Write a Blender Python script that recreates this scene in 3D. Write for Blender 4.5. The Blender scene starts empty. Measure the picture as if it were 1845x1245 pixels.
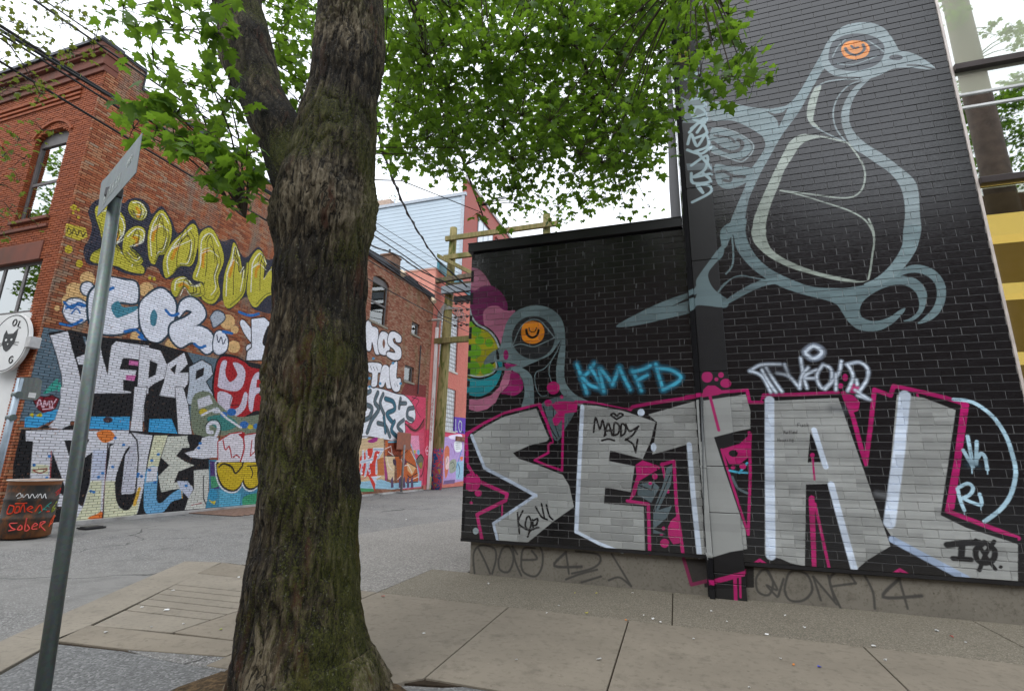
import bpy, math, random
import numpy as np
from mathutils import Vector, Matrix, noise as mnoise
rad = math.radians
scene = bpy.context.scene
C = scene.collection

# ---- camera (metres; X along the pavement, Y down the alley, Z up)
cam = bpy.data.cameras.new('camera'); camo = bpy.data.objects.new('camera', cam); C.objects.link(camo)
cam.sensor_width = 36.0; cam.lens = 17.274; cam.clip_start = .05; cam.clip_end = 2000
CAM = Vector((0, 0, 1.62))
CR, CU, CF = Vector((.94980, -.31246, .01745)), Vector((0, 0, 1)), Vector((-.30379, .92412, .23169))
CR = Vector((math.cos(rad(18.1967))*math.cos(rad(1.0277)), 0, 0))  # rebuilt below
_y, _p, _r = rad(18.1967), rad(13.3965), rad(1.0277)
CF = Vector((-math.sin(_y)*math.cos(_p), math.cos(_y)*math.cos(_p), math.sin(_p)))
_r0 = Vector((math.cos(_y), math.sin(_y), 0)); _u0 = _r0.cross(CF)
CR = _r0*math.cos(_r)+_u0*math.sin(_r); CU = CR.cross(CF)
camo.matrix_world = Matrix(((CR.x, CU.x, -CF.x, CAM.x), (CR.y, CU.y, -CF.y, CAM.y), (CR.z, CU.z, -CF.z, CAM.z), (0, 0, 0, 1)))
scene.camera = camo

# ---- overcast daylight
SUN_EL, SUN_ROT = 58, 200
world = bpy.data.worlds.new('World'); scene.world = world; world.use_nodes = True
wn, wl = world.node_tree.nodes, world.node_tree.links
wn.clear()
sky = wn.new('ShaderNodeTexSky'); sky.sky_type = 'NISHITA'; sky.sun_disc = False
sky.sun_elevation = rad(SUN_EL); sky.sun_rotation = rad(SUN_ROT); sky.dust_density = 4; sky.air_density = 1.0
hs = wn.new('ShaderNodeHueSaturation'); hs.inputs['Saturation'].default_value = .13
bgn = wn.new('ShaderNodeBackground'); bgn.inputs['Strength'].default_value = .15
wo = wn.new('ShaderNodeOutputWorld')
mixn = wn.new('ShaderNodeMix'); mixn.data_type = 'RGBA'; mixn.inputs[0].default_value = .72      # closed cloud deck over the clear sky
mixn.inputs[7].default_value = (8.0, 8.45, 9.1, 1)
wl.new(sky.outputs[0], hs.inputs['Color']); wl.new(hs.outputs[0], mixn.inputs[6]); wl.new(mixn.outputs[2], bgn.inputs['Color']); wl.new(bgn.outputs[0], wo.inputs[0])
sl = bpy.data.lights.new('sun', 'SUN'); sl.energy = .6; sl.angle = rad(30); sl.color = (1, .97, .93)
so = bpy.data.objects.new('sun', sl); C.objects.link(so)
so.rotation_euler = (rad(90-SUN_EL), 0, rad(180-SUN_ROT))
scene.view_settings.view_transform = 'Standard'; scene.view_settings.look = 'None'
scene.view_settings.gamma = 1; scene.view_settings.use_curve_mapping = False
scene.view_settings.exposure = .8
random.seed(3); RNG = np.random.default_rng(4)

# ---- measured positions in metres
D={"cam":{"r":[0.95113,0.30828,0.01745],"u":[0.0553,-0.22567,0.97263],"f":[-0.30378,0.92414,0.23169]},
"sprays":[[-4.573,3.228,5.146,0.28,20],[-5.552,2.745,6.616,0.29,20],[-3.754,2.357,5.093,0.26,20],[-4.483,3.803,5.041,0.31,20],[-4.009,2.614,5.948,0.3,20],[-4.939,2.862,6.562,0.31,20],[-4.307,2.543,5.07,0.28,20],[-4.861,3.422,6.119,0.26,20],[-3.525,2.456,5.334,0.22,20],[-3.552,2.727,4.702,0.21,20],[-4.286,2.34,5.245,0.27,20],[-3.671,2.707,4.179,0.29,20],[-5.004,3.261,5.673,0.3,20],[-5.714,2.946,6.579,0.29,20],[-4.664,3.825,5.491,0.31,20],[-4.875,2.9,6.322,0.32,20],[-3.566,2.496,5.144,0.21,20],[-3.55,2.527,4.709,0.22,20],[-4.082,2.697,4.375,0.2,15],[-3.324,2.872,3.991,0.13,15],[-4.188,2.356,4.451,0.18,15],[-3.393,2.545,3.985,0.18,15],[-3.84,2.388,4.185,0.17,15],[-3.907,2.559,4.48,0.18,15],[-4.581,2.657,4.55,0.18,15],[-3.727,2.746,4.379,0.18,15],[-3.446,2.426,3.96,0.17,15],[-4.036,2.5,4.572,0.13,15],[-4.275,2.555,4.616,0.15,15],[-3.253,2.626,3.778,0.16,12],[-3.347,2.525,3.913,0.18,12],[-3.19,2.683,4.009,0.17,12],[-3.28,2.816,3.817,0.17,12],[-3.505,2.926,3.775,0.17,12],[-3.459,2.759,4.099,0.2,12],[-4.46,4.298,6.798,0.32,34],[-4.833,4.033,7.708,0.44,34],[-3.87,3.804,5.587,0.34,34],[-4.162,4.064,7.698,0.37,34],[-5.465,5.219,8.651,0.33,34],[-4.179,3.763,6.22,0.3,34],[-4.731,4.135,7.064,0.41,34],[-4.49,4.523,7.296,0.4,34],[-4.762,4.433,8.073,0.35,34],[-4.759,4.215,7.585,0.31,34],[-5.464,5.461,8.741,0.41,34],[-3.892,3.911,5.918,0.33,34],[-5.11,5.072,8.571,0.38,34],[-5.47,4.802,8.728,0.41,34],[-4.412,7.637,8.084,0.59,64],[0.076,7.731,8.384,0.56,64],[-2.376,6.364,9.899,0.46,64],[-0.776,6.437,9.037,0.42,64],[-0.91,5.352,5.351,0.56,64],[-3.288,6.155,8.444,0.51,64],[-1.891,6.259,7.744,0.55,64],[-3.076,7.304,7.967,0.53,64],[-4.435,6.122,10.317,0.55,64],[-1.219,7.985,8.412,0.58,64],[0.424,6.931,9.21,0.44,64],[-4.429,6.447,9.249,0.46,64],[-2.452,4.641,7.319,0.4,64],[-2.247,7.602,10.232,0.39,64],[-0.032,8.901,8.016,0.48,64],[-0.132,8.427,10.043,0.46,64],[-3.934,5.823,7.624,0.47,64],[-1.045,5.722,7.629,0.52,64],[-1.412,5.763,8.784,0.49,64],[-1.668,5.327,6.061,0.55,64],[-0.438,5.43,5.624,0.54,64],[-0.454,5.994,7.279,0.39,64],[-1.756,6.855,6.387,0.58,64],[-4.006,5.843,7.058,0.4,64],[-2.173,5.842,7.848,0.54,64],[-4.293,7.565,8.943,0.4,64],[-3.839,5.794,9.063,0.4,64],[-0.039,6.567,8.911,0.57,64],[-1.657,7.079,8.008,0.52,64],[-3.189,5.331,8.935,0.54,64],[-2.597,6.393,9.084,0.5,64],[-1.073,8.132,9.733,0.5,64],[-2.164,5.846,7.06,0.44,64],[-0.101,6.784,7.066,0.58,64],[-2.823,6.153,6.512,0.39,64],[-2.593,8.091,7.761,0.55,64],[-3.415,7.299,8.667,0.54,64],[-1.615,8.175,8.344,0.41,64],[-3.331,7.135,9.365,0.39,64],[-2.176,8.349,7.95,0.43,64],[-0.616,5.648,6.652,0.49,64],[-1.292,6.78,9.986,0.57,64],[0.146,7.09,8.182,0.58,64],[-1.217,6.035,6.161,0.39,64],[-0.788,6.44,5.889,0.43,64],[-1.004,7.273,6.977,0.58,64],[-0.717,7.787,9.785,0.51,64],[-1.959,4.941,6.541,0.51,64],[-2.086,6.781,9.897,0.54,64],[-1.146,4.948,6.913,0.43,64],[-2.69,6.148,9.191,0.51,64],[-3.977,7.614,8.212,0.58,64],[-2.825,7.341,7.257,0.48,64],[-2.921,6.82,9.257,0.48,64],[-2.337,4.848,8.104,0.52,64],[-1.46,6.858,8.176,0.43,64],[-0.395,5.368,7.996,0.47,64],[-1.538,6.896,9.595,0.55,64],[-1.036,5.077,6.741,0.38,64],[-3.394,4.681,6.782,0.45,64],[-1.689,5.804,9.042,0.45,64],[-0.095,5.811,7.762,0.54,64],[-1.765,6.943,8.471,0.46,64],[0.32,6.823,8.511,0.49,64],[-3.196,5.368,8.53,0.52,64],[-2.05,5.566,8.421,0.39,64],[-1.759,5.25,5.378,0.39,64],[-0.397,8.137,8.613,0.51,64],[-3.48,6.651,6.976,0.45,64],[-4.116,5.656,8.865,0.51,64],[-1.058,5.65,8.241,0.4,64],[-0.643,5.578,6.023,0.47,64],[-3.72,6.395,9.251,0.51,64],[-2.782,4.929,6.684,0.48,64],[-1.546,5.005,6.94,0.5,64],[-2.604,8.066,8.862,0.48,64],[-1.322,6.962,7.781,0.5,64],[-0.2,6.361,6.45,0.48,64],[-0.88,6.414,8.529,0.43,64],[0.287,6.612,9.194,0.51,64],[-1.112,6.384,6.588,0.53,64],[-4.434,7.264,8.312,0.5,64],[-0.338,7.933,8.815,0.59,64],[-4.201,6.493,10.511,0.53,64],[-2.057,8.128,8.56,0.47,64],[-2.539,4.897,6.326,0.4,64],[-3.547,7.293,10.907,0.43,64],[-3.308,5.036,7.187,0.41,64],[-3.118,4.9,7.251,0.4,64],[-0.569,7.274,7.67,0.49,64],[-0.134,7.553,10.485,0.57,64],[-0.276,6.433,8.155,0.46,64],[-0.689,6.41,8.12,0.5,64],[-0.309,6.392,8.76,0.58,64],[-1.915,6.761,7.879,0.45,64],[0.142,8.252,10.054,0.51,64],[-3.732,5.983,7.571,0.42,64],[-0.189,6.82,6.481,0.49,64],[-3.905,7.241,8.282,0.55,64],[-1.239,5.108,5.699,0.41,64],[-2.16,5.337,8.412,0.46,64],[-0.364,5.913,7.928,0.57,64],[-3.474,7.473,8.099,0.42,64],[-2.566,4.769,7.937,0.43,64],[-3.204,4.933,7.558,0.4,64],[-2.723,4.587,6.63,0.58,64],[-3.436,5.557,7.476,0.52,64],[-4.405,6.658,10.461,0.59,64],[-1.253,7.522,8.745,0.48,64],[-2.173,6.336,7.802,0.42,64],[-0.163,6.401,7.678,0.59,64],[-0.432,5.603,5.44,0.59,64],[-0.875,5.807,6.79,0.55,64],[-2.206,6.127,6.574,0.59,64],[-0.75,6.407,7.605,0.5,64],[-1.699,5.054,8.057,0.49,64],[-0.621,5.349,8.088,0.53,64],[0.222,7.384,8.74,0.39,64],[-0.296,5.704,6.16,0.58,64],[-3.545,6.138,8.6,0.41,64],[-2.018,4.787,6.717,0.44,64],[-1.15,7.921,10.603,0.43,64],[-3.284,7.073,9.946,0.56,64],[-2.181,4.76,6.583,0.49,64],[-2.462,4.989,7.73,0.38,64],[-4.602,7.037,8.396,0.49,64],[-0.982,4.941,7.023,0.42,64],[-0.013,6.662,6.751,0.55,64],[-0.499,8.303,7.511,0.46,64],[-3.248,5.783,6.691,0.47,64],[-1.782,6.368,6.239,0.45,64],[-1.086,6.533,9.431,0.41,64],[-2.845,7.263,8.041,0.4,64],[-2.833,7.875,9.599,0.49,64],[0.172,6.899,9.033,0.48,64],[-1.314,5.336,7.974,0.41,64],[-3.21,4.232,7.595,0.43,64],[-1.661,5.055,6.8,0.49,64],[-2.314,6.842,9.686,0.39,64],[-0.543,7.723,9.255,0.45,64],[-0.815,8.852,8.206,0.36,38],[-3.601,5.326,6.718,0.46,38],[-2.579,6.939,6.67,0.45,38],[-2.009,9.041,6.815,0.46,38],[-1.703,7.141,7.673,0.39,38],[-0.454,7.028,5.872,0.38,38],[-3.556,8.051,8.875,0.41,38],[-2.787,5.378,5.837,0.32,38],[-2.247,8.788,7.968,0.33,38],[-1.105,7.882,6.97,0.33,38],[-2.606,8.768,6.732,0.43,38],[0.028,6.999,7.238,0.41,38],[-3.134,7.331,7.397,0.3,38],[-3.036,5.929,6.871,0.39,38],[-0.289,8.511,7.975,0.38,38],[-1.231,7.62,8.097,0.33,38],[-2.098,6.105,6.59,0.39,38],[-4.336,6.167,6.559,0.29,38],[-1.445,8.267,8.049,0.45,38],[-1.186,9.44,7.099,0.39,38],[-2.121,6.558,7.441,0.39,38],[-1.459,7.367,6.346,0.4,38],[-3.773,6.321,7.25,0.3,38],[-0.676,8.769,8.723,0.34,38],[-3.512,7.49,6.919,0.34,38],[-3.643,5.38,6.355,0.3,38],[-0.253,8.922,7.402,0.33,38],[-2.005,6.985,6.138,0.32,38],[-1.346,7.885,6.18,0.34,38],[-3.218,5.508,5.903,0.41,38],[-0.682,7.064,6.311,0.4,38],[-0.071,7.579,6.896,0.36,38],[-3.175,5.548,6.183,0.45,38],[-2.55,6.448,5.909,0.33,38],[-2.455,8.312,7.414,0.36,38],[-1.576,6.199,6.625,0.34,38],[-2.209,6.548,5.793,0.38,38],[-2.652,8.552,8.151,0.38,38],[-1.908,8.752,8.114,0.32,38],[0.055,8.803,8.201,0.4,38],[-2.731,7.35,7.302,0.28,38],[-4.517,7.722,8.884,0.29,38],[-1.547,7.848,8.107,0.29,38],[-0.806,5.707,5.903,0.3,38],[-2.497,6.352,7.088,0.31,38],[-3.341,6.562,7.112,0.33,38],[-4.047,6.1,6.601,0.31,38],[-0.827,9.05,7.022,0.41,38],[-2.44,8.332,8.488,0.36,38],[-2.628,6.408,6.878,0.29,38],[-2.703,7.161,8.054,0.4,38],[-3.247,6.953,7.52,0.43,38],[-3.755,7.279,6.834,0.4,38],[-0.411,7.419,6.386,0.3,38],[-3.66,6.88,7.257,0.44,38],[-3.657,5.854,6.576,0.46,38],[-0.629,8.391,6.179,0.23,11],[-2.434,9.21,7.14,0.21,11],[-1.443,9.924,7.629,0.32,11],[-2.061,9.884,6.904,0.29,11],[-0.226,10.224,7.119,0.26,11],[-1.46,9.353,6.664,0.22,11],[-1.736,8.345,6.787,0.24,11],[-0.77,10.263,7.757,0.25,11],[-1.142,9.753,7.157,0.24,11],[-2.289,10.152,7.416,0.22,11],[-2.864,9.452,7.262,0.27,11],[-1.322,8.708,6.611,0.28,11],[-2.085,8.537,6.198,0.28,11],[-2.412,6.095,5.601,0.25,9],[-3.867,5.812,6.022,0.21,9],[-3.351,6.587,6.201,0.24,9],[-2.195,6.617,5.606,0.19,9],[-3.926,6.606,6.542,0.26,9],[-3.053,6.711,6.25,0.21,9],[-3.533,6.571,6.453,0.19,9],[-3.885,6.142,6.215,0.22,9],[-3.752,5.685,6.097,0.24,9],[-2.165,6.597,5.797,0.22,9],[-3.695,6.445,6.52,0.19,9],[-2.456,5.989,5.115,0.17,7],[-2.126,6.212,4.953,0.16,7],[-2.333,6.417,5.348,0.17,7],[0.66,5.086,6.325,0.28,18],[0.549,5.075,7.256,0.24,18],[0.632,4.711,5.445,0.27,18],[0.884,5.254,6.788,0.29,18],[0.893,4.929,5.849,0.22,18],[0.369,5.154,6.817,0.22,18],[0.351,4.419,5.482,0.28,18],[0.538,4.314,6.135,0.28,18],[0.356,5.09,6.441,0.24,18],[0.788,5.029,7.154,0.26,18],[0.845,4.819,6.098,0.2,18],[0.363,4.667,6.587,0.25,18],[1.163,5.517,6.101,0.23,18],[0.31,4.485,6.648,0.26,18],[0.451,4.746,5.558,0.27,18],[0.74,4.548,5.356,0.28,18],[0.634,5.039,6.605,0.21,18],[-5.504,2.361,10.481,0.56,16],[-1.305,-1.422,11.412,0.53,16],[-4.361,-1.918,10.97,0.66,16],[-0.301,1.835,11.038,0.67,16],[-3.741,-1.817,7.908,0.52,16],[-4.07,3.066,9.286,0.71,16],[-1.133,0.511,10.835,0.54,16],[-1.715,2.773,11.329,0.51,16],[-2.147,-0.784,10.281,0.8,16],[-1.838,-2.796,8.439,0.62,16],[-6.005,1.355,9.614,0.79,16],[-0.929,-3.085,11.301,0.65,16],[-2.452,3.852,10.978,0.52,16],[-0.02,6.341,10.981,0.6,16],[-2.629,1.605,8.643,0.53,16],[-2.845,-3.286,9.83,0.59,16],[-1.559,-3.303,7.71,0.79,16],[-3.629,-3.355,9.272,0.73,16],[-5.392,-2.039,8.002,0.63,16],[-0.414,-0.423,9.574,0.8,16],[-2.868,0.767,11.358,0.75,16],[-0.396,3.028,8.399,0.67,16],[-3.1,-3.06,10.946,0.62,16],[0.359,5.023,8.068,0.59,16],[-5.373,-1.799,7.643,0.51,16],[-6.486,0.797,8.285,0.73,16],[-5.927,-0.313,10.767,0.74,16],[0.614,-0.566,8.049,0.61,16],[1.023,2.598,11.091,0.75,16],[-2.698,4.285,11.079,0.68,16],[-2.072,-2.936,8.992,0.71,16],[-4.185,2.306,9.792,0.7,16],[-5.482,1.444,9.93,0.54,16],[-4.373,-2.608,9.992,0.65,16],[-4.852,1.266,8.979,0.7,16],[-3.354,0.378,10.053,0.63,16],[-4.748,4.662,10.804,0.55,16],[-4.585,2.8,10.87,0.5,16],[0.662,-0.853,10.28,0.76,16],[-6.063,-0.201,10.227,0.53,16],[-3.433,4.573,9.054,0.67,16],[-5.624,1.51,10.023,0.5,16],[-2.648,1.526,9.589,0.78,16],[1.0,7.264,11.369,0.68,16],[-2.642,5.694,11.101,0.74,16],[-2.422,-2.165,10.051,0.56,16],[-0.747,-1.084,8.896,0.65,16],[-6.472,-1.288,10.959,0.62,16],[-1.381,4.338,7.965,0.64,16],[-4.338,3.736,8.35,0.8,16],[0.5,5.203,9.039,0.77,16],[-1.467,0.166,10.626,0.6,16],[-5.023,1.072,10.215,0.63,16],[-6.82,0.611,10.095,0.77,16],[-4.939,-0.149,8.079,0.59,16],[0.164,-0.023,9.167,0.64,16],[-0.386,0.532,9.968,0.69,16],[-4.304,-0.947,11.476,0.62,16],[-4.751,1.351,8.533,0.75,16],[-2.407,4.778,10.662,0.52,16],[-5.154,2.394,11.089,0.66,16],[-6.077,-0.964,7.746,0.52,16]],
"sprays2":[[-8.309,3.456,7.26,0.33,24],[-8.637,2.975,7.637,0.35,24],[-6.8,3.291,6.744,0.39,24],[-9.011,3.928,8.388,0.36,24],[-8.109,3.052,7.223,0.29,24],[-9.261,3.712,8.622,0.26,24],[-7.637,3.519,7.676,0.36,24],[-7.52,3.405,6.905,0.32,24],[-7.085,3.033,7.235,0.35,24],[-8.167,3.132,6.935,0.28,24],[-7.807,3.089,6.985,0.31,24],[-7.973,2.947,6.484,0.24,12],[-9.148,3.752,7.373,0.28,12],[-9.385,3.622,7.002,0.32,12],[-7.958,3.428,6.497,0.24,12],[-7.862,3.13,6.218,0.28,15],[-8.147,3.152,5.583,0.27,15],[-7.49,3.348,5.653,0.21,15],[-6.769,2.92,5.672,0.2,15],[-8.274,3.08,6.218,0.27,15],[-7.184,3.118,5.04,0.24,12],[-7.595,2.983,5.279,0.23,12],[-7.243,2.988,4.63,0.2,12],[-8.081,3.502,5.124,0.2,12],[-7.307,3.071,5.295,0.19,12],[-7.307,2.981,4.996,0.18,12],[-7.717,3.183,4.442,0.15,12],[-7.387,3.384,4.44,0.2,12],[-7.724,3.305,4.274,0.15,12],[-7.316,3.163,4.431,0.19,12]],
"sprays3":[[8.605,-0.949,11.553,0.32,40],[8.256,-0.033,11.016,0.32,40],[8.718,-1.08,11.476,0.32,40],[7.877,-0.167,11.839,0.32,40],[8.213,-0.261,9.797,0.32,40],[8.275,-0.432,10.47,0.32,40],[8.348,-0.749,11.204,0.32,40],[8.136,-0.061,11.31,0.32,40],[8.964,-1.383,11.06,0.32,40],[8.115,-0.67,11.146,0.32,40],[8.232,-0.268,11.412,0.32,40],[8.267,-0.184,11.265,0.32,40],[8.587,-0.965,12.038,0.32,40],[8.59,-0.597,10.857,0.32,40],[8.004,-0.132,9.279,0.32,40],[8.545,-0.712,10.838,0.32,40],[8.704,-0.884,9.626,0.32,40],[8.878,-1.198,10.032,0.32,40],[8.762,-1.507,11.098,0.32,40],[8.221,-0.098,11.18,0.32,40],[8.77,-0.969,11.081,0.32,40],[8.343,-0.871,11.638,0.32,40],[8.249,-0.574,11.344,0.32,40],[9.118,-1.587,10.964,0.32,40],[7.822,-0.289,12.037,0.32,40],[8.924,-1.52,10.685,0.32,40],[9.113,-0.508,11.582,0.34,40],[9.35,-1.218,10.085,0.34,40],[9.391,-0.357,11.686,0.34,40],[8.705,-0.121,10.35,0.34,40],[9.501,-0.863,9.518,0.34,40],[9.536,-0.904,9.378,0.34,40],[9.715,-0.892,12.088,0.34,40],[9.642,-1.086,9.399,0.34,40],[8.848,-0.394,10.794,0.34,40],[9.568,-0.668,12.159,0.34,40],[9.227,-0.471,10.331,0.34,40],[9.203,-0.358,10.269,0.34,40],[9.426,-0.687,10.232,0.34,40],[9.97,-1.541,12.219,0.34,40],[9.925,-1.579,11.852,0.34,40],[9.401,-0.957,11.802,0.34,40],[9.291,-0.372,11.857,0.34,40],[8.885,-0.431,9.615,0.34,40],[9.129,-0.707,11.063,0.34,40],[9.091,-0.065,11.111,0.34,40],[8.984,-0.696,11.528,0.34,40],[8.831,-0.009,11.192,0.34,40],[9.694,-0.992,10.963,0.34,40],[9.08,-0.4,11.291,0.34,40],[8.744,-0.118,10.09,0.34,40],[9.698,-1.288,12.126,0.34,40],[7.775,0.658,13.518,0.2,16],[7.649,1.165,13.243,0.2,16],[7.843,0.921,13.475,0.2,16],[7.144,1.537,13.172,0.2,16],[7.798,0.83,13.176,0.2,16],[7.857,0.659,13.421,0.2,16],[7.94,0.76,13.681,0.2,16],[7.797,1.118,13.109,0.2,16],[8.649,1.081,11.933,0.2,16],[8.484,1.327,12.176,0.2,16],[8.582,0.823,12.512,0.2,16],[8.465,1.414,12.264,0.2,16],[8.689,1.207,12.155,0.2,16],[8.257,1.078,12.633,0.2,16],[9.039,0.662,12.784,0.2,16],[8.962,0.743,12.368,0.2,16]],
"trunk":[[-2.572,3.3,0.029,0.541],[-2.59,3.3,0.106,0.513],[-2.62,3.3,0.215,0.477],[-2.635,3.3,0.356,0.449],[-2.663,3.3,0.536,0.42],[-2.682,3.3,0.723,0.405],[-2.705,3.3,1.112,0.382],[-2.733,3.3,1.522,0.371],[-2.759,3.3,1.955,0.378],[-2.782,3.3,2.414,0.386],[-2.817,3.3,2.9,0.385],[-2.846,3.3,3.415,0.386],[-2.86,3.3,3.739,0.387],[-2.896,3.3,4.022,0.417],[-2.87,3.3,4.303,0.395],[-2.837,3.3,4.59,0.362],[-2.811,3.3,4.825,0.335],[-2.806,3.3,5.133,0.323],[-2.813,3.3,5.454,0.316],[-2.834,3.3,5.789,0.309],[-2.86,3.3,6.138,0.304],[-2.908,3.3,7.022,0.279],[-2.957,3.3,8.151,0.236]],
"limb":[[-3.028,3.22,3.887,0.219],[-3.164,3.22,4.135,0.229],[-3.265,3.22,4.327,0.225],[-3.413,3.22,4.595,0.231],[-3.589,3.22,4.881,0.227],[-3.8,3.22,5.254,0.225],[-4.015,3.22,5.717,0.248],[-4.17,3.22,6.118,0.243],[-4.305,3.22,6.531,0.246],[-4.609,3.22,7.431,0.233],[-5.096,3.22,8.777,0.218]],
"fac":{"win":[[-16.3,7.22,9.839],[-15.118,7.22,10.024],[-14.927,7.22,7.587],[-16.358,7.22,7.511],[-15.723,7.22,10.153]],
"arch":[[-16.547,7.22,10.188],[-14.991,7.22,10.305],[-15.854,7.22,10.462]],
"sill":[[-15.04,7.22,7.604],[-16.365,7.22,7.528]],
"belt":[[-14.834,7.22,7.325],[-16.245,7.22,7.224]],
"low":[[-14.735,7.22,6.344],[-14.685,7.22,5.023],[-15.885,7.22,6.31]],
"white":[[-14.621,7.22,4.962],[-14.562,7.22,3.887],[-14.506,7.22,3.222]],
"c0":[[-14.807,7.22,13.223],[-14.692,7.22,12.775],[-14.495,7.22,12.129],[-14.434,7.22,11.788],[-14.941,7.22,11.507],[-14.821,7.22,10.997]],
"sign":[[-14.871,7.1,4.174],[-14.149,7.1,4.132],[-13.968,7.1,4.068]],
"mull":[[-15.446,7.22,6.081]]},
"far":{"win":[[-14.1,20.097,10.633],[-14.1,21.687,10.723],[-14.1,21.644,8.462],[-14.1,20.184,8.371],[-14.1,20.718,10.897]],
"w2":[[-14.1,24.21,9.544],[-14.1,25.215,8.765]],
"w3":[[-14.1,23.743,6.894],[-14.1,24.871,5.943]],
"gb1":[[-14.1,27.909,11.701],[-14.1,30.746,9.335]],
"gb2":[[-14.1,29.145,8.252],[-14.1,30.798,5.827]],
"lampA":[[-14.1,22.405,11.928],[-14.1,26.045,11.507],[-14.1,26.077,10.039]],
"chim":[[-14.1,21.567,12.146],[-14.1,22.955,11.875],[-14.1,22.878,12.45]],
"end":[[-14.1,27.015,5.966],[-14.1,26.528,11.89]],
"pipe":[[-14.1,25.38,8.225],[-14.1,25.473,5.35]]},
"gl":{"t1":[[3.971,7.3,7.038],[3.957,7.3,6.951]],
"t2":[[3.964,7.3,5.298],[3.96,7.3,5.234]],
"thin":[[3.936,7.3,6.615],[3.948,7.3,6.418]],
"y1":[[4.193,7.6,4.943],[4.14,7.6,4.63]],
"y2":[[4.158,7.6,3.986],[4.13,7.6,3.823]],
"col":[[7.954,14.0,13.014],[7.975,14.0,10.595],[7.991,14.0,8.681]]},
"grey":[[-17.392,38.0,26.172],[-16.031,38.0,25.66],[-27.174,38.0,26.017],[-17.096,38.0,19.273],[-26.619,38.0,26.908],[-25.097,38.0,27.577]],
"red":[[-17.392,41.226,27.701],[-17.392,52.661,29.007],[-17.392,41.452,25.186],[-17.392,44.391,23.813],[-17.392,42.288,26.043],[-17.392,47.787,25.341]],
"hf":[[-13.332,27.6,16.871],[-13.519,27.6,0.045],[-6.914,27.6,16.899],[-6.912,27.6,15.297],[-13.162,27.6,16.726],[-6.374,27.6,16.934],[-13.095,27.6,15.31],[-6.913,27.6,15.789],[-14.081,27.6,14.792],[-11.902,27.6,13.341],[-13.853,27.6,12.846],[-11.898,27.6,13.226],[-13.707,27.6,12.37],[-11.853,27.6,12.085],[-13.763,27.6,9.043],[-11.923,27.6,9.078],[-14.252,27.6,2.969]],
"cab":[[[-9.175,0.084,7.713],[-11.723,27.4,10.896],0.25,0.022],
[[-8.944,0.024,7.424],[-11.74,27.4,11.339],0.25,0.02],
[[-8.835,-0.001,7.407],[-11.706,27.4,10.457],0.25,0.014],
[[-9.285,0.235,7.353],[-11.741,27.4,9.447],0.25,0.016],
[[-7.681,0.064,7.288],[-11.782,27.4,12.384],0.25,0.012],
[[-7.449,0.087,7.155],[-11.804,27.4,12.951],0.25,0.008]],
"drop":[[-5.031,6.0,9.042],[-7.056,10.0,9.776],[-8.486,13.0,10.588],[-9.829,16.0,11.419],[-11.115,19.5,12.161],[-12.228,23.5,12.728],[-11.855,27.4,12.316]],
"drop2":[[-8.478,10.0,8.261],[-11.379,16.0,10.668],[-12.266,20.0,11.525],[-12.554,25.0,11.894],[-11.745,27.4,11.45]],
"drop3":[[-8.417,10.0,7.758],[-11.331,16.0,10.166],[-12.583,20.0,11.563],[-13.458,24.0,12.379],[-11.767,27.4,12.009]],
"pole":[[-3.371,2.146,0.0],[-3.727,2.146,3.441]],
"blade":[[-3.203,1.916,3.677],[-3.152,1.898,3.401],[-3.146,1.896,3.362],[-3.433,1.996,3.334],[-3.887,2.155,3.301],[-4.004,2.196,3.611],[-3.981,2.187,3.624],[-3.861,2.145,3.617]],
"bl_n":[0.33,0.944,-0.0],"bl_d":[-0.944,0.33,0.0],"txt":[[-3.785,2.119,3.406],[-3.737,2.102,3.414],[-3.69,2.086,3.435],[-3.625,2.063,3.439],[-3.566,2.043,3.451],[-3.512,2.024,3.455],[-3.371,1.974,3.52],[-3.345,1.965,3.528],[-3.321,1.957,3.539]],
"lit":[[-0.428,6.124,3],[-0.33,6.035,5],[-1.39,6.155,3],[-0.598,5.889,4],[-1.037,5.992,4],[-0.71,4.695,5],[-1.063,6.908,3],[-0.624,7.087,3],[-2.391,4.727,3],[-3.49,5.75,6],[-2.529,6.848,4],[-1.37,4.432,2],[-1.324,6.802,2],[0.428,6.231,4],[0.295,6.589,4],[1.073,6.717,3],[1.183,6.332,4],[0.767,5.935,4],[1.675,5.944,4],[2.475,6.724,5],[2.574,6.4,3],[2.527,6.548,4],[1.047,5.198,4],[0.85,5.161,3],[0.773,5.273,3],[-5.321,4.401,6],[-6.002,5.011,4],[-5.852,5.854,5],[-4.268,4.133,4],[-4.741,4.127,3],[-5.179,3.693,4],[-4.932,3.944,2],[-5.661,4.377,3],[-7.325,4.616,4],[-6.84,4.366,3],[-7.342,13.039,4],[-4.642,11.353,2],[-7.606,11.017,4],[-0.247,5.946,3],[-1.454,5.827,3],[0.432,4.548,2],[0.071,5.531,3],[1.64,5.576,3]],
"misc":{"drum":[-12.318,6.985,0.0],"mp":[-14.379,23.934,0.0],"box":[-12.888,8.423,0.0],"gr":[[-12.238,11.449,0.0],[-12.536,12.733,0.0],[-14.351,14.709,-0.0],[-14.337,13.694,0.0]],
"bs":[[-12.3,6.154,3.039],[-12.3,6.269,1.907],[-12.3,6.15,3.061],[-12.3,6.425,3.106],[-12.3,6.511,2.675],[-12.3,6.204,2.659]]}}
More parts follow.
